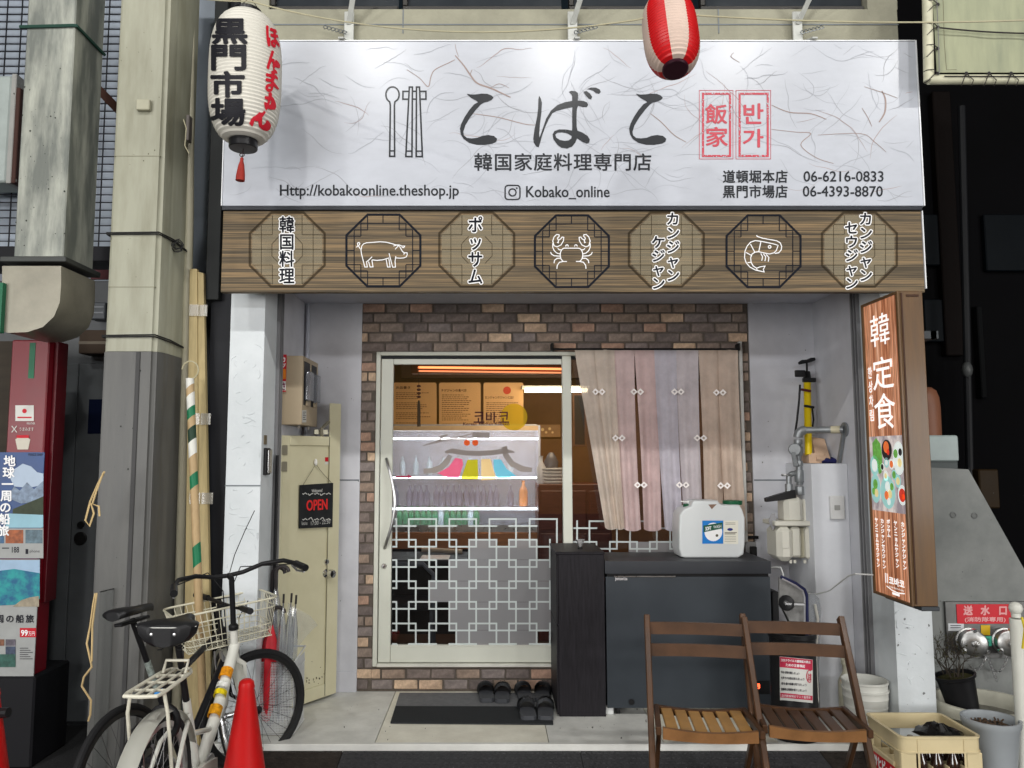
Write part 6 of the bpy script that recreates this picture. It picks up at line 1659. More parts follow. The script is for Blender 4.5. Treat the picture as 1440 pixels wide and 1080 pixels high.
# ---- chest freezer
YFz = G(950, 1000, 0.03).y
fx0, fx1 = W(853, 900, YFz).x, W(1086, 900, YFz).x
zf0, zf1 = W(950, 996, YFz).z, W(950, 811, YFz).z
zl0, zl1 = W(950, 807, YFz - .01).z, W(950, 789, YFz - .01).z
fz = thing('chest_freezer', 'dark grey chest freezer with a flat lid, standing under the curtains', 'freezer', ((fx0 + fx1) / 2, YFz + .25, 0))
fgm = mat('anthracite_enamel', srgb(50, 55, 60), 0.45, var=0.1, scale=5, detail=10)
lidm = mat('anthracite_lid', srgb(54, 56, 60), 0.45, var=0.06)
YFB = YW - 0.06
B().box(fx0, fx1, YFz, YFB, zf0, zf1, 0.006, seg=2).obj('body', fgm, fz)
B().box(fx0 + 0.008, fx1 - 0.008, YFz + 0.008, YFB, zf1 + 0.0005, zl0 - 0.0005).obj('gasket', black_m, fz)
B().box(fx0 - 0.006, fx1 + 0.004, YFz - 0.012, YFB, zl0, zl1, 0.006, seg=2).obj('lid', lidm, fz)
B().box(fx0 + 0.05, fx0 + 0.42, YFz - 0.006, YFz + 0.002, zf1 - 0.002, zf1 + 0.006, 0.001).obj('lid_grip', steel, fz)
PFz = PY(YFz, 0.002)
b = B(); put(b, 'jemsetta', (865, 811.5, 882, 817), PFz, 0.001, bold=.3); b.obj('badge', mat('badge_silver', (0.75, 0.75, 0.78), 0.3, 0.6), fz)
B().box(W(1058, 966, YFz).x, W(1082, 966, YFz).x, YFz - 0.004, YFz - 0.0005, W(1070, 976, YFz).z, W(1070, 957, YFz).z, 0.001).obj('control_panel', black_m, fz)
b = B(); put(b, '8', (1064, 961, 1068, 968), PFz, 0.004, bold=.4); b.obj('red_digit', emi('led_red', (1.0, 0.09, 0.03), 5.0), fz)
B().lathe(W(888, 987, YFz), [(0.017, 0), (0.017, 0.006), (0.002, 0.007)], 16, (0, -1, 0)).obj('drain_cap', black_m, fz)
for xx in (fx0 + 0.07, fx1 - 0.07):
    for yy in (YFz + 0.05, YFB - 0.06):
        B().cyl((xx - 0.012, yy, 0.026), (xx + 0.012, yy, 0.026), 0.025, n=16).obj('castor', blackp, fz)
pbz = B().box(fx0 - 0.012, fx0 + 0.04, YFz + 0.02, YFz + 0.06, 0.001, 0.052, 0.012, seg=3).obj('plastic_bottle', mat('clear_white_plastic', srgb(200, 202, 200), 0.25)); tag(pbz, 'small white plastic tub pushed under the left corner of the freezer', 'tub')
pbz = B().box(fx0 + 0.12, fx1 - 0.25, YFz + 0.14, YFz + 0.2, 0.001, 0.035, 0.008).obj('white_tray', mat('crumpled_white', srgb(190, 190, 186), 0.6, bump=0.6, bscale=30)); tag(pbz, 'crumpled white wrapping lying under the freezer', 'wrapping')

# ---- water container
YJ = 4.93
jw0, jw1 = W(956, 750, YJ).x, W(1047, 750, YJ).x
jt = thing('water_container', 'white translucent plastic water container with green caps on the freezer lid', 'container', ((jw0 + jw1) / 2, YJ + .1, zl1))
jm = mat('milky_plastic', srgb(206, 210, 210), 0.35, var=0.03, scale=3, spec=0.6)
jz1 = W(1000, 715, YJ).z
jp = [(958, 783), (964, 785), (1038, 785), (1046, 780), (1048, 765), (1048, 728), (1044, 716), (1040, 710), (1016, 710), (1012, 708), (1010, 704), (976, 704), (973, 708), (972, 712), (962, 716), (956, 724), (955, 745), (955, 772)]
b = B().prism([Vector((W(x, y, YJ).x, YJ, max(zl1 + 0.001, W(x, y, YJ).z))) for x, y in jp], (0, 0.2, 0))
hull = b
bmesh.ops.triangulate(b.bm, faces=[f for f in b.bm.faces if len(f.verts) > 4][:0])
es = [e for e in b.bm.edges if len(e.link_faces) == 2 and any(len(f.verts) > 4 for f in e.link_faces)]
bmesh.ops.bevel(b.bm, geom=es, offset=0.014, segments=4, affect='EDGES', profile=0.5)
b.obj('tank', jm, jt, ang=50)
hp = [W(x, y, YJ - 0.001) for x, y in ((996, 709.5), (1008, 709), (1001, 716))]
B().prism(hp, (0, 0.202, 0)).obj('handle_opening', mat('handle_hole_brown', srgb(130, 104, 88), 0.7, var=0), jt)
grn = mat('green_cap', srgb(14, 84, 52), 0.4, var=0.05)
for (px0, px1, yt, yb_) in ((1017, 1043, 703.5, 709.5), (961, 975, 708.5, 715)):
    c_ = W((px0 + px1) / 2, yb_, YJ + 0.1); r_ = (px1 - px0) / 2 / F * (YJ + 0.1) * 1.02
    B().lathe(c_, [(r_ * .97, 0), (r_, 0.004), (r_, W(px0, yt, YJ + .1).z - c_.z - 0.003), (r_ * .9, W(px0, yt, YJ + .1).z - c_.z)], 30).obj('cap', grn, jt)
c_ = W(968, 706, YJ + 0.1)
B().ball(c_, 0.011, 1, 1, 1, 12).obj('tap', mat('tap_white', (0.75, 0.75, 0.72), 0.3), jt); B().bar(c_ + Vector((-0.05, 0, 0.004)), c_, 0.012, 0.008, bev=0.002).obj('tap_lever', mat('tap_white', (0, 0, 0)), jt)
PJ = PY(YJ, 0.0015)
B().prect(987.5, 732, 1017, 764.5, PJ).obj('blue_label', mat('label_blue', srgb(20, 120, 200), 0.45, var=0), jt)
B().prect(1017.2, 732, 1038, 765, PJ).obj('white_label', mat('label_cream', srgb(222, 220, 206), 0.5, var=0), jt)
B().disc(1003, 748, 12.5, PJ, 0.0008, 24, 13).obj('white_disc_print', whp, jt)
B().poly([(989, 739), (1016, 734.5), (1016, 743), (989, 748.5)], PJ, 0.0014).obj('green_banner_print', mat('label_green', srgb(20, 84, 62), 0.5, var=0), jt)
b = B(); put(b, 'SOFT', ((992, 741), (1000, 740), (1000, 745), (992, 746)), PJ, 0.002, bold=.2); put(b, 'WASH', ((1003, 739), (1014, 737.5), (1014, 742), (1003, 743.5)), PJ, 0.002); b.obj('banner_lettering', whp, jt)
B().disc(1026.5, 744.5, 4, PJ, 0.0008, 16, 2).obj('blue_oval_print', mat('label_navy', srgb(30, 40, 120), 0.5, var=0), jt)
b = B(); [b.prect(1019, 748.5 + k * 1.8, 1036 - (k % 3) * 2, 749.5 + k * 1.8, PJ, 0.0008) for k in (0, 1)]; [b.prect(1020, 735 + k * 2, 1034, 735.5 + k * 2, PJ, 0.0008) for k in range(2)]; [b.prect(1019, 754 + k * 2.4, 1035, 754.4 + k * 2.4, PJ, 0.0008) for k in range(4)]
b.disc(1008, 753, 2, PJ, 0.0016, 10); b.obj('label_print', mat('label_dark_print', srgb(90, 84, 70), 0.5, var=0), jt)

# ---- noren curtains
nr_t = thing('noren_curtain', 'patchwork hanging curtain of taupe, pink and lilac strips tied with white knots', 'curtain', W(925, 492, YW - 0.06))
rod = B(); ra_, rb_ = W(776, 491, YW - 0.07), W(1040, 491, YW - 0.07); rod.cyl(ra_, rb_, 0.007, n=10); rod.obj('rod', black_m, nr_t)
for px in (776, 1039):
    p = W(px, 491, YW - 0.07); B().box(p.x - 0.006, p.x + 0.006, YW - 0.08, YW - 0.008, p.z - 0.01, p.z + 0.04, 0.002).obj('rod_bracket', black_m, nr_t)
tops = [808, 836, 864, 892, 920, 951, 982, 1010, 1037.5]
bots = [(851, 868), (866, 878), (878, 901.5), (905.5, 930), (935, 960.5), (962.5, 989), (991, 1017), (1021, 1050)]
ybt = [745, 745, 747, 747, 747, 748, 749, 748]
ccs = [(222, 208, 194), (222, 208, 194), (228, 204, 202), (226, 200, 198), (216, 212, 222), (222, 214, 218), (220, 200, 184), (218, 198, 182)]
def cloth(name, c):
    if name in MATS: return MATS[name]
    m = bpy.data.materials.new(name); m.use_nodes = True; nt = m.node_tree; N, L = nt.nodes, nt.links
    N.remove(N['Principled BSDF']); out = N['Material Output']
    tc = N.new('ShaderNodeTexCoord'); nz = N.new('ShaderNodeTexNoise'); nz.inputs['Scale'].default_value = 5; nz.inputs['Detail'].default_value = 8; nz.inputs['Roughness'].default_value = 0.7; L.new(tc.outputs['Object'], nz.inputs[0])
    rp = N.new('ShaderNodeValToRGB'); rp.color_ramp.elements[0].position = .3; rp.color_ramp.elements[1].position = .7
    rp.color_ramp.elements[0].color = tuple(x * 0.82 for x in c[:3]) + (1,); rp.color_ramp.elements[1].color = tuple(x * 1.16 for x in c[:3]) + (1,)
    L.new(nz.outputs[0], rp.inputs[0])
    d = N.new('ShaderNodeBsdfDiffuse'); tl_ = N.new('ShaderNodeBsdfTranslucent'); tr = N.new('ShaderNodeBsdfTransparent')
    L.new(rp.outputs[0], d.inputs[0]); L.new(rp.outputs[0], tl_.inputs[0])
    wv = N.new('ShaderNodeTexWave'); wv.inputs['Scale'].default_value = 90; wv.inputs['Distortion'].default_value = 1.5; L.new(tc.outputs['Object'], wv.inputs[0])
    bp = N.new('ShaderNodeBump'); bp.inputs['Strength'].default_value = .3; bp.inputs['Distance'].default_value = .001; L.new(wv.outputs['Fac'], bp.inputs['Height']); L.new(bp.outputs[0], d.inputs['Normal'])
    m1 = N.new('ShaderNodeMixShader'); m1.inputs[0].default_value = .3; L.new(d.outputs[0], m1.inputs[1]); L.new(tl_.outputs[0], m1.inputs[2])
    m2 = N.new('ShaderNodeMixShader'); m2.inputs[0].default_value = .1; L.new(m1.outputs[0], m2.inputs[1]); L.new(tr.outputs[0], m2.inputs[2])
    L.new(m2.outputs[0], out.inputs[0]); MATS[name] = m; return m
def strip_pt(k, s, t):
    x0 = tops[k] + (bots[k][0] - tops[k]) * (t ** 1.15); x1 = tops[k + 1] + (bots[k][1] - tops[k + 1]) * (t ** 1.15)
    bul = 2.2 * math.sin(PI * t) * math.sin(2.2 * k + 1)
    x = x0 + (x1 - x0) * s + bul
    y = 491 + (ybt[k] - 491) * t - (3.0 * (abs(s - .5) * 2) ** 3 * t)
    dep = YW - 0.062 - 0.022 * math.sin(s * PI) * math.sin(0.4 + 2.1 * t + k) * (0.3 + t) - 0.016 * math.sin(s * 11 + k * 2 + t * 1.5) * (0.2 + t) - 0.004 * (k % 2)
    return W(x, y, dep)
for k in range(8):
    b = B(); n1, n2 = 10, 26
    vr = [[b.bm.verts.new(strip_pt(k, i / n1, j / n2)) for i in range(n1 + 1)] for j in range(n2 + 1)]
    for j in range(n2):
        for i in range(n1): b.bm.faces.new((vr[j][i], vr[j][i + 1], vr[j + 1][i + 1], vr[j + 1][i]))
    c = srgb(*ccs[k])
    b.obj('curtain_strip', cloth('cloth_%d_%d' % (ccs[k][0], ccs[k][2]), list(c[:3])), nr_t, ang=180)
ktm = mat('knot_white', srgb(246, 240, 236), 0.7, var=0)
for (x, y) in ((842, 551), (896, 551), (953, 551), (1012, 552), (870, 616), (985, 616), (901, 682), (960, 682), (1018, 683)):
    for s in (-1, 1):
        PKn = PY(YW - 0.10); c = x + s * 4.6
        b = B(); b.ribbon([(c - 3.6, y), (c, y - 3.4), (c + 3.6, y), (c, y + 3.4)], 2.1, PKn, True, 0.0)
        for v in b.bm.verts: pass
        g_ = bmesh.ops.extrude_face_region(b.bm, geom=b.bm.faces[:])['geom']
        for f in g_:
            if isinstance(f, bmesh.types.BMVert): f.co.y -= 0.003
        b.obj('knot_loop', ktm, nr_t, smooth=False)
ssp = thing('steel_wall_post', 'slim white vertical strut at the right end of the curtain rod', 'strut', W(1045, 750, YW - 0.04))
B().box(W(1042, 600, YW - .04).x, W(1046.5, 600, YW - .04).x, YW - 0.05, YW - 0.013, W(1045, 762, YW - .05).z, W(1045, 480, YW - .05).z, 0.002).obj('bar', mat('strut_white', srgb(176, 176, 172), 0.5), ssp)
B().box(W(1048, 600, YW - .04).x, W(1062, 600, YW - .04).x, YW - 0.04, YW - 0.017, W(1055, 758, YW - .05).z, W(1055, 754, YW - .05).z, 0.002).obj('bracket', black_m, ssp)

# ---- pump
pm = thing('bicycle_pump', 'yellow and black standing bicycle pump leaning on the ledge behind the gas pipe', 'pump', W(1135, 640, 5.12))
ylw = mat('pump_yellow', srgb(214, 186, 0), 0.35, var=0.05)
pa_, pb_ = W(1137, 640, 5.05), W(1135, 533, 5.16)
B().cyl(pa_, pb_, 0.023, n=20).obj('barrel', ylw, pm)
pd = (pb_ - pa_).normalized()
B().cyl(pb_ - pd * 0.005, pb_ + pd * 0.05, 0.027, 0.02, n=16).obj('collar', blackp, pm)
B().cyl(pb_ + pd * 0.04, pb_ + pd * 0.12, 0.007, n=8).obj('piston_rod', blackp, pm)
hb = pb_ + pd * 0.125
B().tube([hb + Vector((-0.055, 0, -0.014)), hb + Vector((-0.03, 0, -0.004)), hb, hb + Vector((0.03, 0, 0.010)), hb + Vector((0.055, 0, 0.016))], [0.009, 0.015, 0.012, 0.015, 0.010], 10).obj('handle', blackp, pm)
hc = W(1126, 530, 5.1)
B().box(hc.x - 0.034, hc.x + 0.03, 5.09, 5.12, hc.z + 0.0, hc.z + 0.045, 0.009, seg=2).obj('pump_head', blackp, pm)
B().tube([W(1125, 541, 5.1), W(1124, 560, 5.1), W(1121, 590, 5.1), W(1118, 610, 5.08)], 0.007, 8).obj('hose', blackp, pm)
B().tube([W(1142, 572, 5.12), W(1144, 590, 5.1), W(1142, 606, 5.08)], 0.006, 8).obj('hose', blackp, pm)
for y_, m_ in ((549, mat('clip_dark_red', (0.08, 0.01, 0.01), 0.4)), (572, blackp)):
    p = W(1133 + (y_ - 549) * .2, y_, 5.09); B().bar(p + Vector((-0.035, -0.01, 0.006)), p + Vector((0.03, -0.01, -0.006)), 0.014, 0.016, bev=0.003).obj('clip', m_, pm)
B().box(W(1131, 536, 5.1).x, W(1149, 536, 5.1).x, 5.11, 5.14, W(1140, 537, 5.1).z, W(1140, 531, 5.1).z, 0.004).obj('foot_plate', blackp, pm)

# ---- gas pipe and meter
gpz = thing('gas_pipe', 'grey galvanised gas pipe with valves coming out of the right wall above the meter', 'pipe', W(1122, 700, 5.05))
e1 = W(1130, 605, 5.0); e0 = Vector((XR - 0.022, 4.86, e1.z))
B().cyl(e0, Vector((W(1130, 605, 5.0).x + 0.005, 5.0, e1.z)), 0.021, n=16).obj('pipe_run', galv, gpz)
B().cyl(e0.lerp(Vector((W(1130, 605, 5.0).x, 5.0, e1.z)), .08), e0.lerp(Vector((W(1130, 605, 5.0).x, 5.0, e1.z)), .30), 0.0235, n=16).obj('cream_sleeve', mat('cream_sleeve', srgb(196, 188, 160), 0.5), gpz)
B().cyl(e0, e0 + Vector((0.012, 0, 0)), 0.045, n=20).obj('wall_rose', galv, gpz)
def arcp(c, r, a0, a1, n=8): return [c + Vector((r * math.cos(R(a0 + (a1 - a0) * i / n)), 0, r * math.sin(R(a0 + (a1 - a0) * i / n)))) for i in range(n + 1)]
cxp = W(1123, 640, 5.0).x
B().tube(arcp(Vector((cxp + 0.045, 5.0, e1.z - 0.045)), 0.045, 180, 90), 0.029, 14).obj('elbow', galv, gpz)
zz = lambda y: W(1123, y, 5.0).z
for y0_, y1_, r_, nm in ((618, 625, 0.027, 'coupling'), (622, 648, 0.018, 'riser'), (628, 641, 0.028, 'valve_body'), (648, 655, 0.026, 'union_nut'), (655, 682, 0.020, 'riser'), (661, 678, 0.030, 'valve_body'), (684, 696, 0.031, 'union_nut')):
    B().lathe((cxp, 5.0, zz(y1_)), [(r_ * .93, 0), (r_, 0.004), (r_, zz(y0_) - zz(y1_) - 0.004), (r_ * .93, zz(y0_) - zz(y1_))], 8 if 'nut' in nm else 18).obj(nm, galv, gpz)
B().lathe((cxp - 0.03, 4.985, zz(632)), [(0.034, -0.02), (0.038, -0.016), (0.038, 0.016), (0.034, 0.02)], 20, (-0.3, -1, 0)).obj('valve_cap', galv, gpz)
B().bar((cxp - 0.045, 4.97, zz(636)), (cxp - 0.035, 4.96, zz(656)), 0.03, 0.01, bev=0.003).obj('valve_lever', galv, gpz)
sx_ = W(1109, 670, 5.0).x
B().tube([(cxp, 5.0, zz(666))] + arcp(Vector((sx_ + 0.03, 5.0, zz(666) - 0.03)), 0.03, 90, 180, 5) + [(sx_, 5.0, zz(690))], 0.017, 12).obj('branch', galv, gpz)
for y_ in (680,): B().lathe((sx_, 5.0, zz(694)), [(0.026, 0), (0.026, 0.06)], 8).obj('union_nut', galv, gpz)
B().cyl((sx_ - 0.05, 4.985, zz(668)), (sx_ + 0.01, 4.985, zz(668)), 0.007, n=8).obj('pressure_cock', steel, gpz)
B().bar(e0 + Vector((0, 0, -.02)), Vector((XR - 0.03, 4.93, LZ + 0.005)), 0.022, 0.014).obj('stay', galv, gpz)
B().cyl(W(1136, 662, 5.08), W(1134, 700, 5.08), 0.013, n=10).obj('conduit', galv, gpz)
gm = thing('gas_meter', 'cream cast gas meter mounted low on the right of the recess', 'gas meter', W(1120, 795, 5.0))
gmm = mat('cream_cast_enamel', srgb(204, 202, 190), 0.38, var=0.04, scale=4)
def gb(x0, y0, x1, y1, yf, yb, bev, name='housing', m_=gmm): return pbox(B(), x0, y0, x1, y1, yf, yb, bev).obj(name, m_, gm)
gb(1104, 699, 1131, 737, 4.93, 5.08, 0.026, 'upper_housing')
gb(1129, 702, 1142, 735, 4.97, 5.10, 0.012, 'upper_side')
gb(1090, 733, 1150, 740, 4.91, 5.14, 0.006, 'flange_plate')
gb(1094, 741, 1117, 790, 4.90, 5.12, 0.03, 'left_chamber')
gb(1113, 741, 1127, 784, 4.935, 5.1, 0.012, 'chamber_lobe')
gb(1123, 742, 1138, 785, 4.97, 5.12, 0.008, 'middle_recess', mat('cream_shade_enamel', srgb(168, 164, 144), 0.4))
gb(1134, 741, 1149, 787, 4.93, 5.12, 0.014, 'right_chamber')
for x_ in (1112, 1118, 1132, 1145):
    for y_ in (790, 737): B().lathe(W(x_, y_ + 2, 4.94), [(0.009, 0), (0.009, 0.02)], 6).obj('bolt', gmm, gm)
gb(1100, 762, 1110, 771, 4.893, 4.8995, 0.002, 'raised_plate')
gb(1149, 740, 1152, 790, 5.0, 5.14, 0.002, 'back_plate', black_m)
gl = B().prism([W(x, y, 4.94) for x, y in ((1078, 701), (1090, 697), (1118, 689), (1120, 700), (1096, 704), (1079, 706))], (0, 0.05, 0)).obj('black_glove', black_m); tag(gl, 'black folded cloth wedged on top of the gas meter', 'cloth')
tgm = B().prism([W(x, y, 4.96) for x, y in ((1085, 722), (1090, 722), (1092, 738), (1087, 746), (1081, 733))], (0, 0.004, 0)).obj('grey_tag', mat('tag_grey', (0.25, 0.25, 0.26), 0.5)); tag(tgm, 'grey diamond tag hanging left of the gas meter', 'tag')
# things on the ledge
wb = thing('wooden_wedge', 'pale wooden offcut leaning on the ledge beside the pump', 'wood', W(1150, 650, 5.05))
B().bar(W(1149, 617, 5.15), W(1158, 648, 5.02), 0.09, 0.022, up=(0, 1, 0), bev=0.002).obj('upright_piece', mat('pale_wood', srgb(196, 166, 140), 0.7, var=0.1), wb)
B().box(W(1136, 640, 5.05).x, W(1158, 640, 5.05).x, 5.03, 5.2, LZ + 0.001, W(1145, 637, 5.03).z, 0.003).obj('flat_piece', mat('pale_wood', (0, 0, 0)), wb)
bl = B(); random.seed(4)
b0 = Vector((W(1168, 648, 5.02).x, 5.05, LZ))
rows = []
for i, (z_, r_) in enumerate(((0.0, .048), (0.012, .056), (0.025, .044), (0.036, .02))): rows.append([b0 + Vector((r_ * 1.2 * math.cos(a) * (1 + .15 * math.sin(3 * a + i)), r_ * math.sin(a), z_ + 0.001 + .004 * math.sin(5 * a))) for a in [2 * PI * j / 20 for j in range(20)]])
tag(bl.rings(rows).obj('blue_cloth', mat('blue_cloth', srgb(30, 32, 84), 0.7, var=0.5, scale=30), ang=70), 'crumpled dark blue cloth lying on the ledge under the gas pipe', 'cloth')
sw = thing('wall_switch', 'white rounded wall switch plate on the boxed ledge', 'switch', W(1176, 730, LY))
PZs = LY
B().box(W(1166, 713, PZs).x, W(1186, 713, PZs).x, PZs - 0.022, PZs - 0.0005, W(1176, 730, PZs).z, W(1176, 697, PZs).z, 0.008, seg=3).obj('plate', mat('switch_white', srgb(206, 206, 204), 0.4), sw)
B().box(W(1171, 713, PZs).x, W(1179, 713, PZs).x, PZs - 0.026, PZs - 0.0225, W(1176, 717, PZs).z, W(1176, 710, PZs).z, 0.002).obj('button', mat('switch_grey', srgb(150, 150, 146), 0.4), sw)
# cable to the lit sign
YCb2 = 4.7
cbp = [W(1082, 799, 4.9), W(1090, 797.5, 4.88), W(1098, 798, 4.85), W(1101, 806, 4.82), W(1103, 818, 4.78), W(1109, 829, 4.74), W(1120, 835, 4.7), W(1135, 836, 4.65), W(1150, 835, 4.6), W(1166, 831, 4.5), W(1180, 820, 4.4), W(1193, 810, 4.3), W(1203, 807, 4.2), W(1228, 808.5, 4.15)]
tag(B().tube(cbp, 0.0045, 8).obj('white_cable', mat('cable_white', srgb(190, 192, 190), 0.4)), 'thin white cable looping from behind the freezer to the lit menu sign', 'cable')
plg = B().box(W(1054, 775, 5.2).x, W(1062, 775, 5.2).x, 5.16, 5.2, W(1058, 783, 5.2).z, W(1058, 768, 5.2).z, 0.004).obj('plug', blackp); tag(plg, 'black plug on the wall right of the water container', 'plug')
skt = B().box(W(1049, 775, YW - .03).x, W(1064, 775, YW - .03).x, YW - 0.026, YW - 0.0155, W(1056, 784, YW - .03).z, W(1056, 762, YW - .03).z, 0.003).obj('socket_plate', mat('socket_grey', srgb(150, 150, 150), 0.5)); tag(skt, 'pale socket plate low on the wall behind the freezer corner', 'socket')

# ---- black bin with notice and folded cart
YBn = G(1117, 1046, 0).y + 0.11
bxn = W(1116, 960, YBn).x; rb = 31 / F * YBn
zbn = W(1116, 888, YBn).z
bn = thing('black_cylinder_bin', 'tall black cylindrical bin with a red and white printed notice behind the right chair', 'bin', (bxn, YBn, 0))
B().lathe((bxn, YBn, 0.001), [(rb * .96, 0), (rb, 0.01), (rb, 0.04), (rb * .97, 0.05), (rb * .97, zbn - 0.03), (rb * 1.02, zbn - 0.025), (rb * 1.02, zbn), (rb * .9, zbn), (rb * .88, zbn - 0.04)], 36).obj('drum', blackp, bn)
def PBn(x, y, k=0.0):
    Y = YBn - rb
    for _ in range(6):
        p = W(x, y, Y); dx = max(-rb * .99, min(rb * .99, p.x - bxn)); r_ = rb * .975 + 0.0015 + k; Y = YBn - math.sqrt(max(1e-6, r_ * r_ - dx * dx))
    return Vector((bxn + dx, Y, p.z))
def wrap(x0, y0, x1, y1, m_, name, k=0.0, par=bn, P_=None, n=10):
    P_ = P_ or PBn
    b = B()
    for i in range(n):
        a, c = x0 + (x1 - x0) * i / n, x0 + (x1 - x0) * (i + 1) / n
        sk_ = lambda x: (x - x0) * 0.10
        b.poly([(a, y0 + sk_(a)), (c, y0 + sk_(c)), (c, y1 + sk_(c)), (a, y1 + sk_(a))], P_, k)
    return b.obj(name, m_, par, ang=80)
pk = mat('notice_red', srgb(190, 44, 74), 0.5, var=0)
wrap(1096, 923, 1143, 984, wpr, 'notice_sheet')
wrap(1096.3, 923.5, 1142.7, 938, pk, 'notice_header', 0.0008)
wrap(1097, 974, 1142.7, 980.5, pk, 'notice_footer', 0.0008)
for s_, q_, bo in (('コロナウイルス感染拡大防止', ((1098, 926), (1140, 929.5), (1140, 933), (1098, 930)), .15), ('ための注意喚起', ((1105, 932.5), (1132, 935), (1132, 939), (1105, 937)), .1), ('店内飲食時のマスク着用を', ((1099, 976), (1140, 979), (1140, 983), (1099, 980)), 0)):
    b = B(); put(b, s_, q_, PBn, 0.0016, bold=bo, cut=4); b.obj('notice_lettering', whp, bn)
for k, s_ in enumerate(('手洗い消毒を徹底しましょう', '大声での会話は控えましょう', '3密を避け距離を取りましょう', '混雑時は時間を短くしましょう')):
    y_ = 943 + 8 * k; w_ = (26, 33, 36, 36)[k]
    b = B(); put(b, s_, ((1098, y_), (1098 + w_, y_ + 2.6), (1098 + w_, y_ + 6), (1098, y_ + 3.8)), PBn, 0.0014, bold=.1, cut=4); b.obj('notice_lettering', dpr, bn)
b = B(); b.ribbon([(1138.5 + 4.2 * math.cos(R(a)), 951 + 8.5 * math.sin(R(a))) for a in range(60, 301, 20)], 1.2, PBn, k=0.0014); put(b, '注意', (1136, 947, 1141, 957), PBn, 0.0014, bold=.2); b.obj('notice_stamp', pk, bn)
gc = thing('folded_cart', 'folded blue-framed cart with a black wheel and clear bag, standing in the black bin', 'cart', (bxn, YBn, zbn - 0.05))
blu = mat('navy_tube', srgb(32, 36, 70), 0.4)
YG = YBn
B().tube([W(1098, 811, YG), W(1118, 820, YG), W(1131, 829, YG), W(1134, 836, YG), W(1135, 880, YG), W(1136, 930, YG)], 0.010, 10).obj('frame_tube', blu, gc)
B().tube([W(1100, 814, YG - .02), W(1118, 823, YG - .02), W(1129, 831, YG - .02), W(1131.5, 840, YG - .02), W(1131.5, 885, YG - .02)], 0.005, 8).obj('steel_tube', mat('bright_tube', srgb(190, 192, 196), 0.3, 0.6), gc)
B().lathe(W(1106, 848, YG - .03), [(0.034, -0.012), (0.042, -0.008), (0.042, 0.008), (0.034, 0.012)], 26, (-0.8, -1, 0.3)).obj('wheel', blackp, gc)
B().lathe(W(1106, 848, YG - .045), [(0.012, -0.004), (0.012, 0.010)], 16, (-0.8, -1, 0.3)).obj('hub', mat('hub_grey', (0.1, 0.1, 0.1), 0.5), gc)
B().prism([W(x, y, YG - .0) for x, y in ((1096, 812), (1130, 832), (1131, 888), (1114, 888), (1110, 870), (1096, 850))], (0, 0.02, 0)).obj('bag_panel', mat('cart_bag_grey', srgb(120, 120, 118), 0.5, var=0.3, scale=20), gc)
B().bar(W(1104, 849, YG - .06), W(1131, 850, YG - .04), 0.012, 0.014, bev=0.002).obj('brake_lever', steel, gc)
B().prism([W(x, y, YG + .03) for x, y in ((1136, 835), (1145, 834), (1152, 842), (1155, 856), (1153, 890), (1152, 960), (1149, 995), (1142, 994), (1141, 930), (1138, 890))], (0, 0.06, 0)).obj('clear_bag', clear('bag_vinyl', (0.8, 0.82, 0.84), 2.5, 0.1, milk=0.3, milkcol=(0.5, 0.52, 0.54)), gc)
B().tube([W(1146, 850, YG + .02), W(1150, 870, YG + .02), W(1147, 930, YG + .02), W(1150, 985, YG + .02), W(1145, 994, YG + .02)], 0.008, 8).obj('white_strap', mat('strap_white', srgb(170, 168, 160), 0.6), gc)
B().box(fx1 + 0.006, fx1 + 0.05, YFz + .05, YFz + .3, 0.0, W(1090, 830, YFz).z, 0.004).obj('dark_panel', black_m, gc) if False else None
dkp = B().box(W(1087.5, 900, 4.9).x, W(1097, 900, 4.9).x, 4.9, 5.1, 0.001, W(1090, 832, 4.9).z, 0.004).obj('dark_board', black_m); tag(dkp, 'narrow black board standing between the freezer and the black bin', 'board')

# ---- buckets
YBk = 4.50
bkx = min(W(1219, 980, YBk).x, XR - 0.125); wpl = mat('dull_white_plastic', srgb(198, 198, 190), 0.5, var=0.05, scale=8)
rk = 29.5 / F * YBk
def bucket(z0, h, r1, r0, label):
    t = thing('plastic_bucket', label, 'bucket', (bkx, YBk, z0), 0, 'white buckets stacked by the pier')
    B().lathe((bkx, YBk, z0), [(r0, 0.0), (r0 + (r1 - r0) * .5, h * .5), (r1 * .965, h - 0.05), (r1 * .985, h - 0.045), (r1 * .965, h - 0.04), (r1 * .98, h - 0.012), (r1 * 1.02, h - 0.01), (r1 * 1.02, h), (r1 * .96, h), (r1 * .93, h - 0.03), (r0 * .95, 0.02)], 40).obj('shell', wpl, t)
    return t
zk = W(1219, 955, YBk).z
t_ = bucket(0.001, zk - 0.045, rk, rk * .8, 'lower white plastic bucket, standing on the step by the right pier')
for k in range(3): B().lathe((bkx, YBk, 0.05 + k * 0.05), [(rk * (.83 + .045 * k), 0), (rk * (.85 + .045 * k), 0.006), (rk * (.85 + .045 * k), 0.012), (rk * (.84 + .045 * k), 0.018)], 40, caps=False).obj('rib', wpl, t_)
bucket(0.05, zk - 0.05, rk * .99, rk * .78, 'upper white plastic bucket, nested inside the lower one')
ba_ = thing('beige_bottle', 'pale beige plastic bottle with a cap behind the right chair back', 'bottle', W(1192, 960, 4.75))
pb0 = Vector((W(1191, 960, 4.8).x, 4.8, 0.001))
B().lathe(pb0, [(0.045, 0), (0.05, 0.02), (0.05, 0.2), (0.022, 0.26), (0.022, 0.30)], 20).obj('bottle_body', mat('beige_plastic', srgb(180, 176, 156), 0.4), ba_)
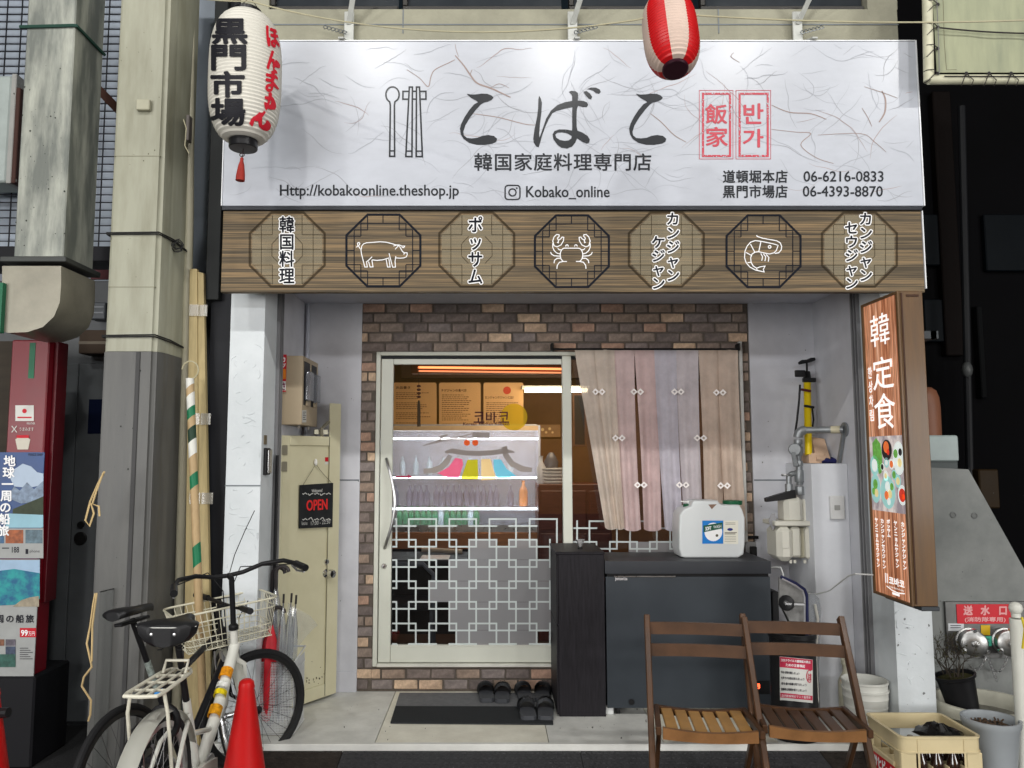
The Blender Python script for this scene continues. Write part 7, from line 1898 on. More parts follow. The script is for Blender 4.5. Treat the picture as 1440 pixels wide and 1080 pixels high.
B().lathe(pb0 + Vector((0, 0, 0.30)), [(0.03, 0), (0.03, 0.03), (0.02, 0.035), (0.014, 0.10)], 16).obj('pump_cap', mat('beige_plastic', (0, 0, 0)), ba_)

# ---- folding chairs
def chair_proto():
    t = thing('folding_chair', '', 'chair')
    Wd, H_, sz, sf, sb = 0.235, 0.858, 0.460, -0.205, 0.125
    ft, bt = Vector((0, -0.30, 0)), Vector((0, 0.22, H_))
    lean = lambda z: -0.30 + 0.52 * z / H_
    for s in (-1, 1):
        Lm(B().bar((s * (Wd + 0.012), lean(0), 0), (s * (Wd - 0.005), lean(H_), H_), 0.028, 0.044, bev=0.004), 'back_post', woodm, t)
        Lm(B().bar((s * (Wd - 0.03), 0.26, 0), (s * (Wd - 0.03), -0.07, sz - 0.03), 0.02, 0.036, bev=0.004), 'rear_leg', woodm, t)
        Lm(B().bar((s * (Wd - 0.035 + (0.018)), sf, sz - 0.008), (s * (Wd - 0.035), sb, sz - 0.008), 0.024, 0.036, bev=0.004), 'seat_rail', woodm, t)
    for z0_ in (0.805, 0.715):
        b = B(); n = 12; h_ = 0.055
        rows = []
        for i in range(n + 1):
            x = -Wd + 0.01 + (2 * Wd - 0.02) * i / n; cv = 0.018 * math.sin(PI * i / n) ; y = lean(z0_) + cv
            rows.append([Vector((x, y - .007, z0_ - h_ / 2)), Vector((x, y + .007, z0_ - h_ / 2)), Vector((x, y + .007 + .01, z0_ + h_ / 2)), Vector((x, y - .007 + .01, z0_ + h_ / 2))])
        Lm(b.rings(rows), 'back_rail', woodm, t)
    # curved front and rear seat rails
    for nm, yy, hh_ in (('front_rail', sf + .01, 0.04), ('rear_rail', sb - .01, 0.03)):
        b = B(); rows = []
        for i in range(11):
            x = -Wd + 0.035 + (2 * Wd - 0.07) * i / 10; dz = -0.016 * math.sin(PI * i / 10)
            rows.append([Vector((x, yy - .011, sz - hh_ + dz * .6)), Vector((x, yy + .011, sz - hh_ + dz * .6)), Vector((x, yy + .011, sz + .008 + dz)), Vector((x, yy - .011, sz + .008 + dz))])
        b.rings(rows)
        o = b.obj(nm, woodm, t, local=True)
        if nm == 'front_rail': o.data.materials[0] = mat('worn_honey_wood', srgb(124, 86, 50), 0.4, var=0.25, scale=8)
    for i in range(6):
        x = -Wd + 0.078 + i * 0.0628; dz = -0.014 * math.sin(PI * (i + .5) / 6)
        Lm(B().box(x - 0.0255, x + 0.0255, sf + 0.022, sb - 0.022, sz - 0.010 + dz, sz + 0.003 + dz, 0.003), 'seat_slat', woodm, t)
    Lm(B().cyl((-Wd + .03, 0.2, 0.09), (Wd - .03, 0.2, 0.09), 0.009, n=8), 'stretcher', woodm, t)
    for s in (-1, 1): Lm(B().lathe((s * (Wd + 0.022), lean(sz - .02), sz - .02), [(0.007, 0), (0.007, 0.004), (0.002, 0.006)], 10, (s, 0, 0)), 'pivot_bolt', steel, t)
    return t
c1 = chair_proto()
c2 = copy_tree(c1)
cA, cB = W(981, 880, 3.92), W(1112, 880, 3.92)
c1.location = (cA.x - 0.045, 3.68, ROAD + 0.0); c1.rotation_euler = (0, 0, R(-7)); c1['label'] = 'left wooden folding chair with lighter honey coloured seat slats'; c1['group'] = 'wooden folding chairs before the freezer'
c2.location = (cB.x - 0.03, 3.70, ROAD + 0.0); c2.rotation_euler = (0, 0, R(-8)); c2['label'] = 'right wooden folding chair with dark brown seat slats, nearest the bottle crate'; c2['group'] = 'wooden folding chairs before the freezer'
honey = mat('honey_wood', srgb(170, 126, 66), 0.35, var=0.22, scale=8, coat=0.2)
for o in bpy.data.objects:
    if o.parent == c1 and o.name.startswith('seat_slat'):
        o.data = o.data.copy(); o.data.materials[0] = honey

# ---- beer crate
crm_ = mat('yellow_crate_plastic', srgb(204, 188, 148), 0.42, var=0.06, scale=6, spec=0.4)
YC0, YC1 = G(1325, 1037, 0.2).y, G(1265, 1003, 0.2).y
kx0, kx1 = G(1270, 1040, 0.2).x, G(1379, 1036, 0.2).x
ZR = 0.2
ck = thing('bottle_crate', 'pale yellow plastic beer crate with a red label on its left side, holding dark bottles', 'crate', ((kx0 + kx1) / 2, (YC0 + YC1) / 2, ROAD))
th = 0.012
def rrect(x0, x1, y0, y1, r, n=4):
    pts = []
    for cx, cy, a0 in ((x1 - r, y0 + r, -90), (x1 - r, y1 - r, 0), (x0 + r, y1 - r, 90), (x0 + r, y0 + r, 180)):
        for k in range(n + 1): a = R(a0 + 90 * k / n); pts.append((cx + r * math.cos(a), cy + r * math.sin(a)))
    return pts
def ringwall(x0, x1, y0, y1, z0, z1, r, th, name, m_, par):
    o = rrect(x0, x1, y0, y1, r); i_ = rrect(x0 + th, x1 - th, y0 + th, y1 - th, max(r - th, .004))
    b = B(); n = len(o)
    b.rings([[Vector((x, y, z)) for (x, y), z in ((o[j], z0), (o[j], z1), (i_[j], z1), (i_[j], z0))] for j in range(n)], close=True)
    return b.obj(name, m_, par)
ringwall(kx0, kx1, YC0, YC1, ZR - 0.07, ZR, 0.035, 0.010, 'rim_wall', crm_, ck)
ringwall(kx0 - 0.005, kx1 + 0.005, YC0 - 0.005, YC1 + 0.005, ZR - 0.005, ZR + 0.003, 0.04, 0.016, 'rim_lip', crm_, ck)
ringwall(kx0 - 0.005, kx1 + 0.005, YC0 - 0.005, YC1 + 0.005, ZR - 0.072, ZR - 0.066, 0.04, 0.014, 'lower_lip', crm_, ck)
ringwall(kx0, kx1, YC0, YC1, ROAD + 0.001, ROAD + 0.075, 0.03, 0.01, 'base_wall', crm_, ck)
for (ax, ay) in ((kx0, YC0), (kx1, YC0), (kx0, YC1), (kx1, YC1)):
    sx_ = 1 if ax == kx0 else -1; sy_ = 1 if ay == YC0 else -1
    B().box(ax + sx_ * .001, ax + sx_ * 0.075, ay + sy_ * .001, ay + sy_ * 0.012, ROAD + 0.0755, ZR - 0.0725, 0.003).obj('corner_post', crm_, ck)
    B().box(ax + sx_ * .001, ax + sx_ * 0.012, ay + sy_ * .0125, ay + sy_ * 0.07, ROAD + 0.0755, ZR - 0.0725, 0.003).obj('corner_post', crm_, ck)
for k in range(2): B().box(kx0 + 0.08 + k * (kx1 - kx0 - 0.17), kx0 + 0.09 + k * (kx1 - kx0 - 0.17), YC0 - 0.004, YC0 - 0.0003, ROAD + 0.02, ZR - 0.01, 0.001).obj('rib', crm_, ck)
B().box(kx0 + 0.076, kx1 - 0.076, YC0 + 0.001, YC0 + 0.012, ROAD + 0.0755, ROAD + 0.10, 0.003).obj('front_bar', crm_, ck)
# left lower side panel with the label
B().box(kx0 - 0.012, kx0 + 0.0, YC0 + 0.05, YC1 - 0.03, ROAD + 0.002, ZR - 0.13, 0.003).obj('side_panel', crm_, ck)
B().box(kx0 + 0.002, kx1 - 0.002, YC0 + 0.002, YC1 - 0.002, ROAD + 0.003, ROAD + 0.012).obj('floor_grid', crm_, ck)
for i in range(1, 5):
    xx = kx0 + (kx1 - kx0) * i / 5
    B().box(xx - .002, xx + .002, YC0 + .012, YC1 - .012, ROAD + 0.013, ZR - 0.14, 0).obj('divider', crm_, ck)
for i in range(1, 4):
    yy = YC0 + (YC1 - YC0) * i / 4
    B().box(kx0 + .013, kx1 - .013, yy - .002, yy + .002, ROAD + 0.013, ZR - 0.141, 0).obj('divider', crm_, ck)
PCr = PP((kx0 - 0.012, YC0, 0), (-1, 0, 0), 0.001)
# label: in side-plane coordinates
def SL(u, v, k=0.0): return Vector((kx0 - 0.0135 - k, YC1 - 0.06 - u, ZR - 0.15 - v))
SLf = lambda x, y, k=0.0: SL(x / 100, y / 100, k)
B().prect(0, 0, 26, 11, SLf).obj('red_label', mat('crate_red', srgb(196, 20, 34), 0.45, var=0), ck)
b = B(); put(b, 'アサヒビール', (1.5, 1, 24.5, 6.5), SLf, 0.001, bold=0.35); b.prect(6, 7.2, 20, 10.5, SLf, 0.001); b.obj('crate_lettering', whp, ck)
b = B(); put(b, '東京', (7, 7.6, 19, 10.2), SLf, 0.002, bold=.1); b.obj('crate_small_lettering', mat('crate_red', (0, 0, 0)), ck)
brg = mat('dark_brown_glass', srgb(40, 22, 14), 0.12, var=0.1, spec=0.8)
b = B().lathe((0, 0, 0), [(0.028, 0), (0.0305, 0.008), (0.0305, 0.14), (0.027, 0.165), (0.014, 0.20), (0.012, 0.235), (0.0145, 0.236), (0.0145, 0.25), (0.011, 0.252)], 14); bot_me = b.mesh('bottle_glass'); bot_me.materials.append(brg)
b = B().lathe((0, 0, 0.05), [(0.031, 0), (0.031, 0.06)], 14, caps=False); lab_me = b.mesh('paper_label'); lab_me.materials.append(mat('bottle_label', srgb(190, 180, 150), 0.6, var=0.3, scale=30))
bi = 0
lbls = ['in the front left cell of the crate', 'in the second front cell of the crate', 'in the third front cell of the crate', 'in the fourth front cell of the crate', 'in the front right cell of the crate',
        'second row left in the crate', 'second row centre left in the crate', 'second row centre right in the crate', 'second row right in the crate', 'third row right in the crate', 'third row centre in the crate']
for (i, j) in ((0, 0), (1, 0), (2, 0), (3, 0), (4, 0), (1, 1), (2, 1), (3, 1), (4, 1), (4, 2), (3, 2)):
    t = thing('beer_bottle', 'empty dark brown bottle ' + lbls[bi], 'bottle', (kx0 + (kx1 - kx0) * (i + .5) / 5, YC0 + (YC1 - YC0) * (j + .5) / 4, ROAD + 0.013), random.uniform(0, 6), 'bottles in the crate')
    g_ = bpy.data.objects.new('glass', bot_me); C.objects.link(g_); g_.parent = t
    l_ = bpy.data.objects.new('paper_label', lab_me); C.objects.link(l_); l_.parent = t
    bi += 1
# crumpled black bag over the bottles
b = B(); random.seed(12)
bc0 = Vector((kx0 + (kx1 - kx0) * .66, YC0 + (YC1 - YC0) * .38, ZR - 0.035))
rows = []
for i in range(7):
    ph = i / 6 * PI / 2
    rows.append([bc0 + Vector((0.125 * math.cos(ph) * math.cos(a) * random.uniform(.75, 1.12), 0.10 * math.cos(ph) * math.sin(a) * random.uniform(.75, 1.12), 0.05 * math.sin(ph) * random.uniform(.5, 1.3) - .0)) for a in [2 * PI * j / 18 for j in range(18)]])
tag(b.rings(rows).obj('black_plastic_bag', mat('glossy_black_film', (0.010, 0.009, 0.009), 0.18, var=0), ang=30), 'crumpled glossy black plastic bag stuffed over the bottles in the crate', 'bag')

# ---- grey round bin, big planter, pot plant
YGb = G(1393, 1022, 0.2).y + 0.10
gbx = W(1393, 1010, YGb).x; rg = 35.5 / F * YGb; zgb = W(1393, 1009, YGb).z
gbm = mat('grey_bin_plastic', srgb(152, 157, 160), 0.45, var=0.05)
gbn = thing('grey_round_bin', 'tapered grey plastic bin full of ash and butts beside the yellow crate', 'bin', (gbx, YGb, ROAD))
hz = zgb - ROAD
B().lathe((gbx, YGb, ROAD), [(rg * .72, 0), (rg * .95, hz - 0.04), (rg * 1.0, hz - 0.03), (rg * 1.02, hz), (rg * .93, hz), (rg * .9, hz - 0.03), (rg * .7, 0.03)], 44).obj('shell', gbm, gbn)
b = B().lathe((gbx, YGb, zgb - 0.05), [(rg * .9, 0), (rg * .88, 0.004), (rg * .3, 0.01), (0.001, 0.012)], 30); b.obj('ash_layer', mat('ash_and_butts', srgb(58, 55, 52), 0.95, var=0.6, scale=90, bump=1, bscale=120), gbn)
random.seed(8); b = B()
for k in range(60):
    a, r = random.uniform(0, 6.28), rg * .8 * math.sqrt(random.random()); c = Vector((gbx + r * math.cos(a), YGb + r * math.sin(a), zgb - 0.037)); d = Vector((random.uniform(-1, 1), random.uniform(-1, 1), random.uniform(-.2, .5))).normalized()
    b.cyl(c, c + d * random.uniform(.015, .03), 0.004, n=5)
stuff(b.obj('cigarette_ends', mat('butt_tan', srgb(84, 66, 50), 0.8, var=0.6, scale=40), gbn))
YPl = G(1385, 1003, 0.2).y + 0.24
plx = W(1381, 985, YPl).x; rp0 = 64 / F * YPl
zpl = W(1381, 985, YPl).z
plt = thing('big_planter', 'large round off-white planter tub with a thick rim at the right edge', 'planter', (plx, YPl, ROAD))
hp_ = zpl - ROAD
B().lathe((plx, YPl, ROAD), [(rp0 * .72, 0), (rp0 * .84, hp_ - 0.10), (rp0 * .95, hp_ - 0.075), (rp0 * 1.0, hp_ - 0.06), (rp0 * 1.0, hp_ - 0.012), (rp0 * .98, hp_), (rp0 * .9, hp_), (rp0 * .88, hp_ - 0.03), (rp0 * .86, hp_ - 0.09)], 60).obj('tub', mat('offwhite_tub', srgb(190, 188, 172), 0.55, var=0.1, scale=8), plt)
B().lathe((plx, YPl, zpl - 0.085), [(rp0 * .865, 0), (rp0 * .86, 0.004), (0.001, 0.01)], 40).obj('soil', mat('grey_soil', srgb(120, 118, 108), 0.95, var=0.3, scale=30, bump=.6), plt)
YPt = YPl - 0.02
pt_ = thing('potted_plant', 'dried-up twiggy plant in a black pot tilted in the off-white planter', 'plant', (W(1354, 985, YPt).x, YPt, zpl - 0.03))
ax = Vector((-0.2, 0.05, 1)).normalized(); pc = Vector(pt_.location)
zh = (W(1345, 950, YPt).z - pc.z) * 1.05
B().lathe(pc, [(0.075, -0.03), (0.095, zh - 0.02), (0.105, zh - 0.015), (0.108, zh), (0.098, zh), (0.095, zh - 0.02)], 32, tuple(ax)).obj('pot', black_m, pt_)
B().lathe(pc, [(0.094, zh - 0.022), (0.09, zh - 0.018), (0.002, zh - 0.014)], 24, tuple(ax)).obj('soil', mat('mossy_soil', srgb(60, 58, 30), 0.95, var=0.6, scale=40, bump=.8), pt_)
random.seed(31)
b = B(); leaf = B()
base = pc + ax * zh
for k in range(16):
    p = base + Vector((random.uniform(-.04, .04), random.uniform(-.04, .04), -.01)); d = Vector((random.uniform(-.7, .5), random.uniform(-.4, .4), 1)).normalized(); pts = [p.copy()]
    for i in range(9):
        d = (d + Vector((random.uniform(-.35, .35), random.uniform(-.35, .35), random.uniform(-.12, .12)))).normalized(); p = p + d * random.uniform(.018, .03); pts.append(p.copy())
        if i > 2:
            for q in range(2):
                dd2 = (d + Vector((random.uniform(-1, 1), random.uniform(-1, 1), random.uniform(-.5, .5)))).normalized(); e = p + dd2 * random.uniform(.02, .05)
                b.tube([p, (p + e) / 2 + Vector((0, 0, .004)), e], [0.0012, 0.0009, 0.0004], 4)
                if random.random() < 0.5:
                    s_ = Vector((random.uniform(-1, 1), random.uniform(-1, 1), random.uniform(-1, 1))).normalized() * .008
                    leaf.face([e, e + s_, e + dd2 * .014, e - s_ * .5])
    b.tube(pts, [0.003 * (1 - i / 12) for i in range(len(pts))], 5)
stuff(b.obj('twigs', mat('twig_brown', srgb(56, 50, 42), 0.9), pt_))
stuff(leaf.obj('dry_leaves', mat('dry_leaf', srgb(62, 60, 40), 0.8, var=0.4, scale=40), pt_))
random.seed(2)
for k in range(9):
    a = random.uniform(3.3, 4.6); rr_ = rp0 * random.uniform(.5, .8)
    B().ball((plx + rr_ * math.cos(a) - 0.02, YPl + rr_ * math.sin(a) * .9, zpl - 0.065), random.uniform(.014, .022), 1, 1, .7, 8).obj('pebble', mat('dark_pebble', (0.04, 0.04, 0.045), 0.6, var=0.3), plt)

# ---- lit menu sign
YA_, YZ_ = 4.22, 3.84
X0s = W(1221, 640, YA_).x
X1s = W(1309, 640, YZ_).x
zA_, zB2 = W(1267, 409, YZ_).z, W(1284, 853, YZ_).z
ms_ = thing('lit_menu_sign', 'tall lit menu sign in a brown wooden box, its glowing face turned to the door', 'sign', ((X0s + X1s) / 2, 4.03, zB2))
bxw = mat('stained_box_wood', srgb(92, 66, 36), 0.45, var=0.18, scale=5, stretch=(6, 6, 0.6), bump=0.1, coat=0.15)
ffw = 0.02
B().box(X0s + 0.006, X1s, YZ_, YA_, zB2, zA_, 0.003).obj('box', bxw, ms_)
for (y0_, y1_, z0_, z1_) in ((YZ_ - .002, YZ_ + .016, zB2 - .001, zA_ + .001), (YA_ - .014, YA_ + .002, zB2 - .001, zA_ + .001), (YZ_ + .0165, YA_ - .0145, zB2 - .001, zB2 + .012), (YZ_ + .0165, YA_ - .0145, zA_ - .012, zA_ + .001)):
    B().box(X0s - 0.006, X0s + 0.0055, y0_, y1_, z0_, z1_, 0.002).obj('frame_strip', bxw, ms_)
B().box(X0s + 0.012, X0s + 0.02, YZ_ - 0.004, YZ_ - 0.0005, zB2 + .01, zA_ - .01, 0.001).obj('front_groove', mat('groove_brown', srgb(60, 36, 20), 0.5), ms_)
B().box(X0s + 0.04, X1s - 0.02, YZ_ - 0.003, YZ_ - 0.0005, zA_ - .03, zA_ - .018, 0.001).obj('front_slot', mat('groove_brown', (0, 0, 0)), ms_)
B().box(X0s + 0.04, X1s + 0.005, YZ_ - 0.002, YA_ - .03, zB2 - 0.022, zB2 - 0.001, 0.003).obj('lower_bracket', mat('bracket_dark', (0.04, 0.045, 0.05), 0.4), ms_)
Pm = PP((X0s + 0.004, 4, 0), (-1, 0, 0))
def litmat(name, c, e, var=0.0, **k): return mat(name, c, 0.4, var=var, emit=e, **k)
wl = stripes('lit_wood_print', [(0.36, srgb(84, 48, 30)), (0.44, srgb(150, 92, 62)), (0.48, srgb(98, 56, 36)), (0.52, srgb(200, 142, 108)), (0.57, srgb(106, 62, 42)), (0.62, srgb(214, 166, 136)), (0.68, srgb(92, 52, 34))], 5.0, (1, 7, 0.12), 0.35, emit=1.15)
fq = lambda t, s: (0, 0)
# face quad in the picture: left edge x at top/bottom, right edge
TLp, TRp, BRp, BLp = Vector((1214, 430)), Vector((1264, 412)), Vector((1282, 848)), Vector((1230, 832))
def FQ(u, v, k=0.0):    # u across 0..1, v down 0..1 on the lit face (side plane)
    y = (YA_ - .014) + ((YZ_ + .016) - (YA_ - .014)) * u; z = (zA_ - .012) + ((zB2 + .012) - (zA_ - .012)) * v
    return Vector((X0s + 0.003 - k, y, z))
FF = lambda x, y, k=0.0: FQ(x / 100, y / 400, k)
b = B().box(X0s + .003, X0s + .0058, YZ_ + .0165, YA_ - .0145, zB2 + .0125, zA_ - .0125); b.obj('lit_face', wl, ms_)
em_w = litmat('lit_white_print', (0.9, 0.88, 0.86, 1), 0.95)
b = B(); put(b, '韓', (20, 18, 76, 62), FF, 0.0035); b.obj('lit_letter', em_w, ms_)
b = B(); put(b, '定', (22, 78, 82, 122), FF, 0.0035, bold=0.25); b.obj('lit_letter', em_w, ms_)
b = B(); put(b, '食', (22, 128, 82, 176), FF, 0.0035, bold=0.25); b.obj('lit_letter', em_w, ms_)
b = B()
for i, c_ in enumerate('한상차림'): put(b, c_, (7, 88 + i * 20, 19, 104 + i * 20), FF, 0.0035, bold=0.3)
b.obj('lit_letters', em_w, ms_)
B().prect(0, 186, 100, 288, FF, 0.001).obj('photo_backdrop', litmat('lit_backdrop', srgb(128, 118, 124), 0.9, var=0.3, scale=14, stretch=(1, 1, .5), col2=srgb(206, 196, 190), c2=(0.4, 0.65)), ms_)
random.seed(77)
food = {'w': litmat('lit_dish_white', srgb(226, 236, 232), 0.6), 'g': litmat('lit_green', srgb(96, 160, 64), 0.6, var=.3, scale=60), 'o': litmat('lit_orange', srgb(226, 110, 50), 0.6, var=.3, scale=60), 'k': litmat('lit_black', srgb(26, 24, 26), 0.6), 'r': litmat('lit_red', srgb(200, 50, 30), 0.6, var=.3, scale=60), 'y': litmat('lit_yellow', srgb(230, 210, 150), 0.6, var=.2, scale=60), 't': litmat('lit_teal', srgb(150, 200, 196), 0.6)}
def dish(x, y, r, ry, c, inner, ir=0.75, k=0.002):
    B().disc(x, y, r, FF, k, 20, ry).obj('dish_print', food[c], ms_)
    for (dx, dy, rr_, cc_) in inner: B().disc(x + dx, y + dy, rr_, FF, k + .0006, 14, rr_ * 1.0).obj('food_print', food[cc_], ms_)
B().poly([(10, 195), (22, 188), (34, 196), (38, 215), (34, 236), (26, 238), (20, 222), (10, 214)], FF, 0.002).obj('lettuce_print', food['g'], ms_)
dish(52, 205, 15, 14, 'k', [(-1, -4, 8, 'o'), (4, 3, 4, 'r')])
dish(85, 216, 16, 22, 'w', [(-8, -6, 6, 'g'), (5, -8, 5, 'k'), (2, 6, 6, 'y'), (-6, 8, 4, 'w')])
dish(14, 226, 14, 14, 't', [(0, 0, 9, 'w')])
dish(14, 258, 15, 20, 't', [(0, -6, 7, 'g'), (2, 6, 6, 'y'), (-6, 4, 5, 'g')])
dish(50, 262, 21, 22, 't', [(0, -8, 7, 'w'), (-4, 4, 6, 'o'), (6, 2, 6, 'y'), (12, -8, 5, 'g'), (2, 12, 5, 'w')])
dish(37, 228, 6, 5, 'w', [(0, 0, 4, 'k')]); dish(50, 222, 7, 7, 't', [(0, 0, 4, 'w')]); dish(64, 224, 7, 7, 'w', [(0, 0, 5, 'o')]); dish(70, 238, 7, 7, 't', [(0, 0, 5, 'g')]); dish(46, 240, 7, 7, 'w', [(0, 0, 4, 'y')]); dish(80, 246, 8, 9, 't', [(0, 0, 5, 'y')])
dish(90, 264, 12, 13, 'w', [(0, 0, 9, 'r'), (2, 2, 4, 'o')])
for i, (s_, cx_, y0_, y1_) in enumerate((('ヤンニョムセウジャン', 12, 298, 366), ('カンジャンセウジャン', 30, 298, 366), ('ポッサム', 48, 298, 322), ('ヤンニョムケジャン', 68, 298, 360), ('カンジャンケジャン', 88, 298, 360))):
    b = B(); n = len(s_); h = (y1_ - y0_) / n
    for j, ch_ in enumerate(s_): put(b, ch_, (cx_ - 5, y0_ + j * h, cx_ + 5, y0_ + (j + 1) * h), FF, 0.0035, bold=0.3, em=True)
    b.obj('lit_dish_name', em_w, ms_)
b = B(); put(b, '코바코', (42, 374, 84, 384), FF, 0.003, bold=0.4); b.ribbon([(32, 371), (32, 384)], 2.2, FF, k=0.003); b.ribbon([(37, 371), (37, 384)], 2.2, FF, k=0.003)
b.ribbon([(34, 388), (50, 391.5), (66, 392.5), (84, 390.5)], 1.4, FF, k=0.003); b.prect(50, 393.5, 70, 396.5, FF, 0.003); put(b, 'Korean Kitchen Kobako', (42, 386, 82, 388.4), FF, 0.003); b.obj('lit_logo', em_w, ms_)
B().box(X1s - 0.01, XRo - 0.05, 4.10, 4.13, zA_ - 0.2, zA_ - 0.16).obj('wall_bracket', mat('bracket_dark', (0, 0, 0)), ms_)
B().box(XRo - 0.09, XRo - 0.06, 4.10, YP - 0.001, zA_ - 0.2, zA_ - 0.16).obj('wall_bracket', mat('bracket_dark', (0, 0, 0)), ms_)

# ---- traffic cones
conem = mat('cone_red', srgb(196, 20, 20), 0.45, var=0.1, scale=9, detail=10, stretch=(1, 1, 0.6), col2=srgb(170, 32, 28), c2=(0.55, 0.8), bump=0.08, bscale=30)
def cone_obj():
    t = thing('traffic_cone', '', 'cone')
    Lm(B().lathe((0, 0, 0), [(0.150, 0.03), (0.13, 0.05), (0.032, 0.66), (0.034, 0.668), (0.030, 0.69), (0.018, 0.70), (0.014, 0.701)], 36), 'body', conem, t)
    b = B().prism([(x, y, 0) for x, y in rrect(-.19, .19, -.19, .19, .05)], (0, 0, 0.03)); Lm(b, 'base', conem, t)
    return t
cn1 = cone_obj(); g = G(347, 955, 0.6)
cn1.location = (g.x, g.y, ROAD); cn1['label'] = 'red traffic cone standing in front of the bicycle wheel and umbrella stand'; cn1['group'] = 'red traffic cones'
cn2 = copy_tree(cn1); g = G(-12, 966, 0.6); cn2.location = (g.x, g.y, ROAD); cn2['label'] = 'red traffic cone cut off by the left edge of the photo'
tb_ = B().tube([W(-40, 1004, 3.3), W(12, 1002, 3.28)], 0.02, 10).obj('black_cone_bar', black_m); tag(tb_, 'black plastic bar resting on the cone at the far left', 'bar')

# ================================================================== bicycles
def bike(label, kind, loc, head, lean, steer):
    t = thing('bicycle', label, 'bicycle', loc)
    t.rotation_euler = (lean, 0, head)
    city = kind == 'city'
    wr_ = 0.325
    fm = mat('bike_white', srgb(218, 218, 208), 0.3, var=0.04, coat=0.5) if city else mat('bike_black', (0.012, 0.012, 0.014), 0.3, var=0.1, coat=0.4)
    silver = mat('bike_silver', (0.6, 0.6, 0.6), 0.3, 0.9)
    rimm = silver if city else mat('rim_black', (0.02, 0.02, 0.02), 0.35, 0.4)
    tyre = mat('tyre_rubber', (0.016, 0.016, 0.017), 0.75, bump=0.4, bscale=200)
    spk = mat('spoke_steel', (0.45, 0.45, 0.45), 0.35, 0.9) if city else mat('spoke_black', (0.03, 0.03, 0.03), 0.4, 0.5)
    RH, FH = Vector((0, 0, wr_)), Vector((1.06, 0, wr_))
    BBp = Vector((0.43, 0, 0.27)); ST = Vector((0.28, 0, 0.62)); HT0, HT1 = Vector((0.88, 0, 0.66)), Vector((0.85, 0, 0.80))
    axis = (HT1 - HT0).normalized()
    Ms = Matrix.Translation(HT0) @ Matrix.Rotation(steer, 4, axis) @ Matrix.Translation(-HT0)
    def wheel(c, M, nm):
        r0 = thing('w', 'x', 'x'); del r0['label']; del r0['category']
        r0.name = nm; r0.parent = t
        N_ = 48
        tr_ = 0.019 if city else 0.017
        b = B(M); rows = []
        for i in range(N_):
            a = 2 * PI * i / N_; cc = c + Vector((math.cos(a), 0, math.sin(a))) * (wr_ - tr_); rr2 = Vector((math.cos(a), 0, math.sin(a)))
            rows.append([cc + rr2 * tr_ * math.cos(p_) + Vector((0, 1, 0)) * tr_ * math.sin(p_) for p_ in [2 * PI * j / 10 for j in range(10)]])
        b.rings(rows, close=True).obj('tyre', tyre, r0, local=True)
        b = B(M); rows = []
        for i in range(N_):
            a = 2 * PI * i / N_; d = Vector((math.cos(a), 0, math.sin(a)))
            rows.append([c + d * q_ + Vector((0, w_, 0)) for q_, w_ in ((wr_ - 2 * tr_ + .004, -.011), (wr_ - 2 * tr_ + .004, .011), (wr_ - 2 * tr_ - .016, .009), (wr_ - 2 * tr_ - .02, 0), (wr_ - 2 * tr_ - .016, -.009))])
        b.rings(rows, close=True).obj('rim', rimm, r0, local=True)
        B(M).lathe(c, [(0.01, -.05), (0.022, -.045), (0.022, -.035), (0.013, -.03), (0.013, .03), (0.022, .035), (0.022, .045), (0.01, .05)], 16, (0, 1, 0)).obj('hub', silver if city else rimm, r0, local=True)
        b = B(M)
        for i in range(28):
            a = 2 * PI * i / 28; s = .036 if i % 2 else -.036; a2 = a + (0.9 if (i // 2) % 2 else -0.9)
            b.tube([c + Vector((0.02 * math.cos(a2), s, 0.02 * math.sin(a2))), c + Vector(((wr_ - 2 * tr_ - .01) * math.cos(a), 0, (wr_ - 2 * tr_ - .01) * math.sin(a)))], 0.0011, 4, caps=False)
        stuff(b.obj('spokes', spk, r0, local=True))
        return r0
    Lw = lambda b, n, m_, par=None: b.obj(n, m_, par or t, local=True)
    wheel(RH, None, 'rear_wheel')
    wheel(FH, Ms, 'front_wheel')
    # frame
    b = B()
    if city:
        b.tube([HT0 + Vector((0, 0, .05)), HT0.lerp(BBp, .5) + Vector((0, 0, -.01)), BBp], [0.026, 0.028, 0.027], 12)
        b.tube([BBp, ST + (BBp - ST) * .0], [0.017, 0.017], 12)
        b.tube([HT0.lerp(BBp, .66) + Vector((0, 0, .0)), ST.lerp(BBp, .45)], 0.012, 10)
    else:
        b.tube([HT1, ST], 0.016, 10); b.tube([HT0, BBp], 0.019, 10); b.tube([BBp, ST + Vector((-.01, 0, .04))], 0.016, 10)
    for s in (-1, 1):
        b.tube([BBp + Vector((-.03, s * .02, 0)), Vector((.2, s * .045, .30)), RH + Vector((0, s * .06, 0))], [0.011, .010, .009], 8)
        b.tube([ST + Vector((0, s * .015, -.06)), Vector((.14, s * .045, .50)), RH + Vector((0, s * .06, 0))], [0.009, .009, .008], 8)
    b.tube([HT0, HT1], 0.019, 14)
    Lw(b, 'frame', fm)
    # fork
    b = B(Ms)
    b.tube([HT0 - axis * .0, HT0 - axis * .02], 0.02, 10)
    for s in (-1, 1): b.tube([HT0 - axis * .02, HT0 - axis * .06 + Vector((0, s * .042, 0)), HT0 - axis * .25 + Vector((.01, s * .05, 0)), FH + Vector((0, s * .055, 0))], [0.013, .014, .011, .008], 8)
    Lw(b, 'fork', fm)
    # crank, chain case, pedals
    Lw(B().lathe(BBp + Vector((0, -.05, 0)), [(0.075, -.004), (0.08, 0), (0.075, .004)], 24, (0, 1, 0)), 'chainring', silver)
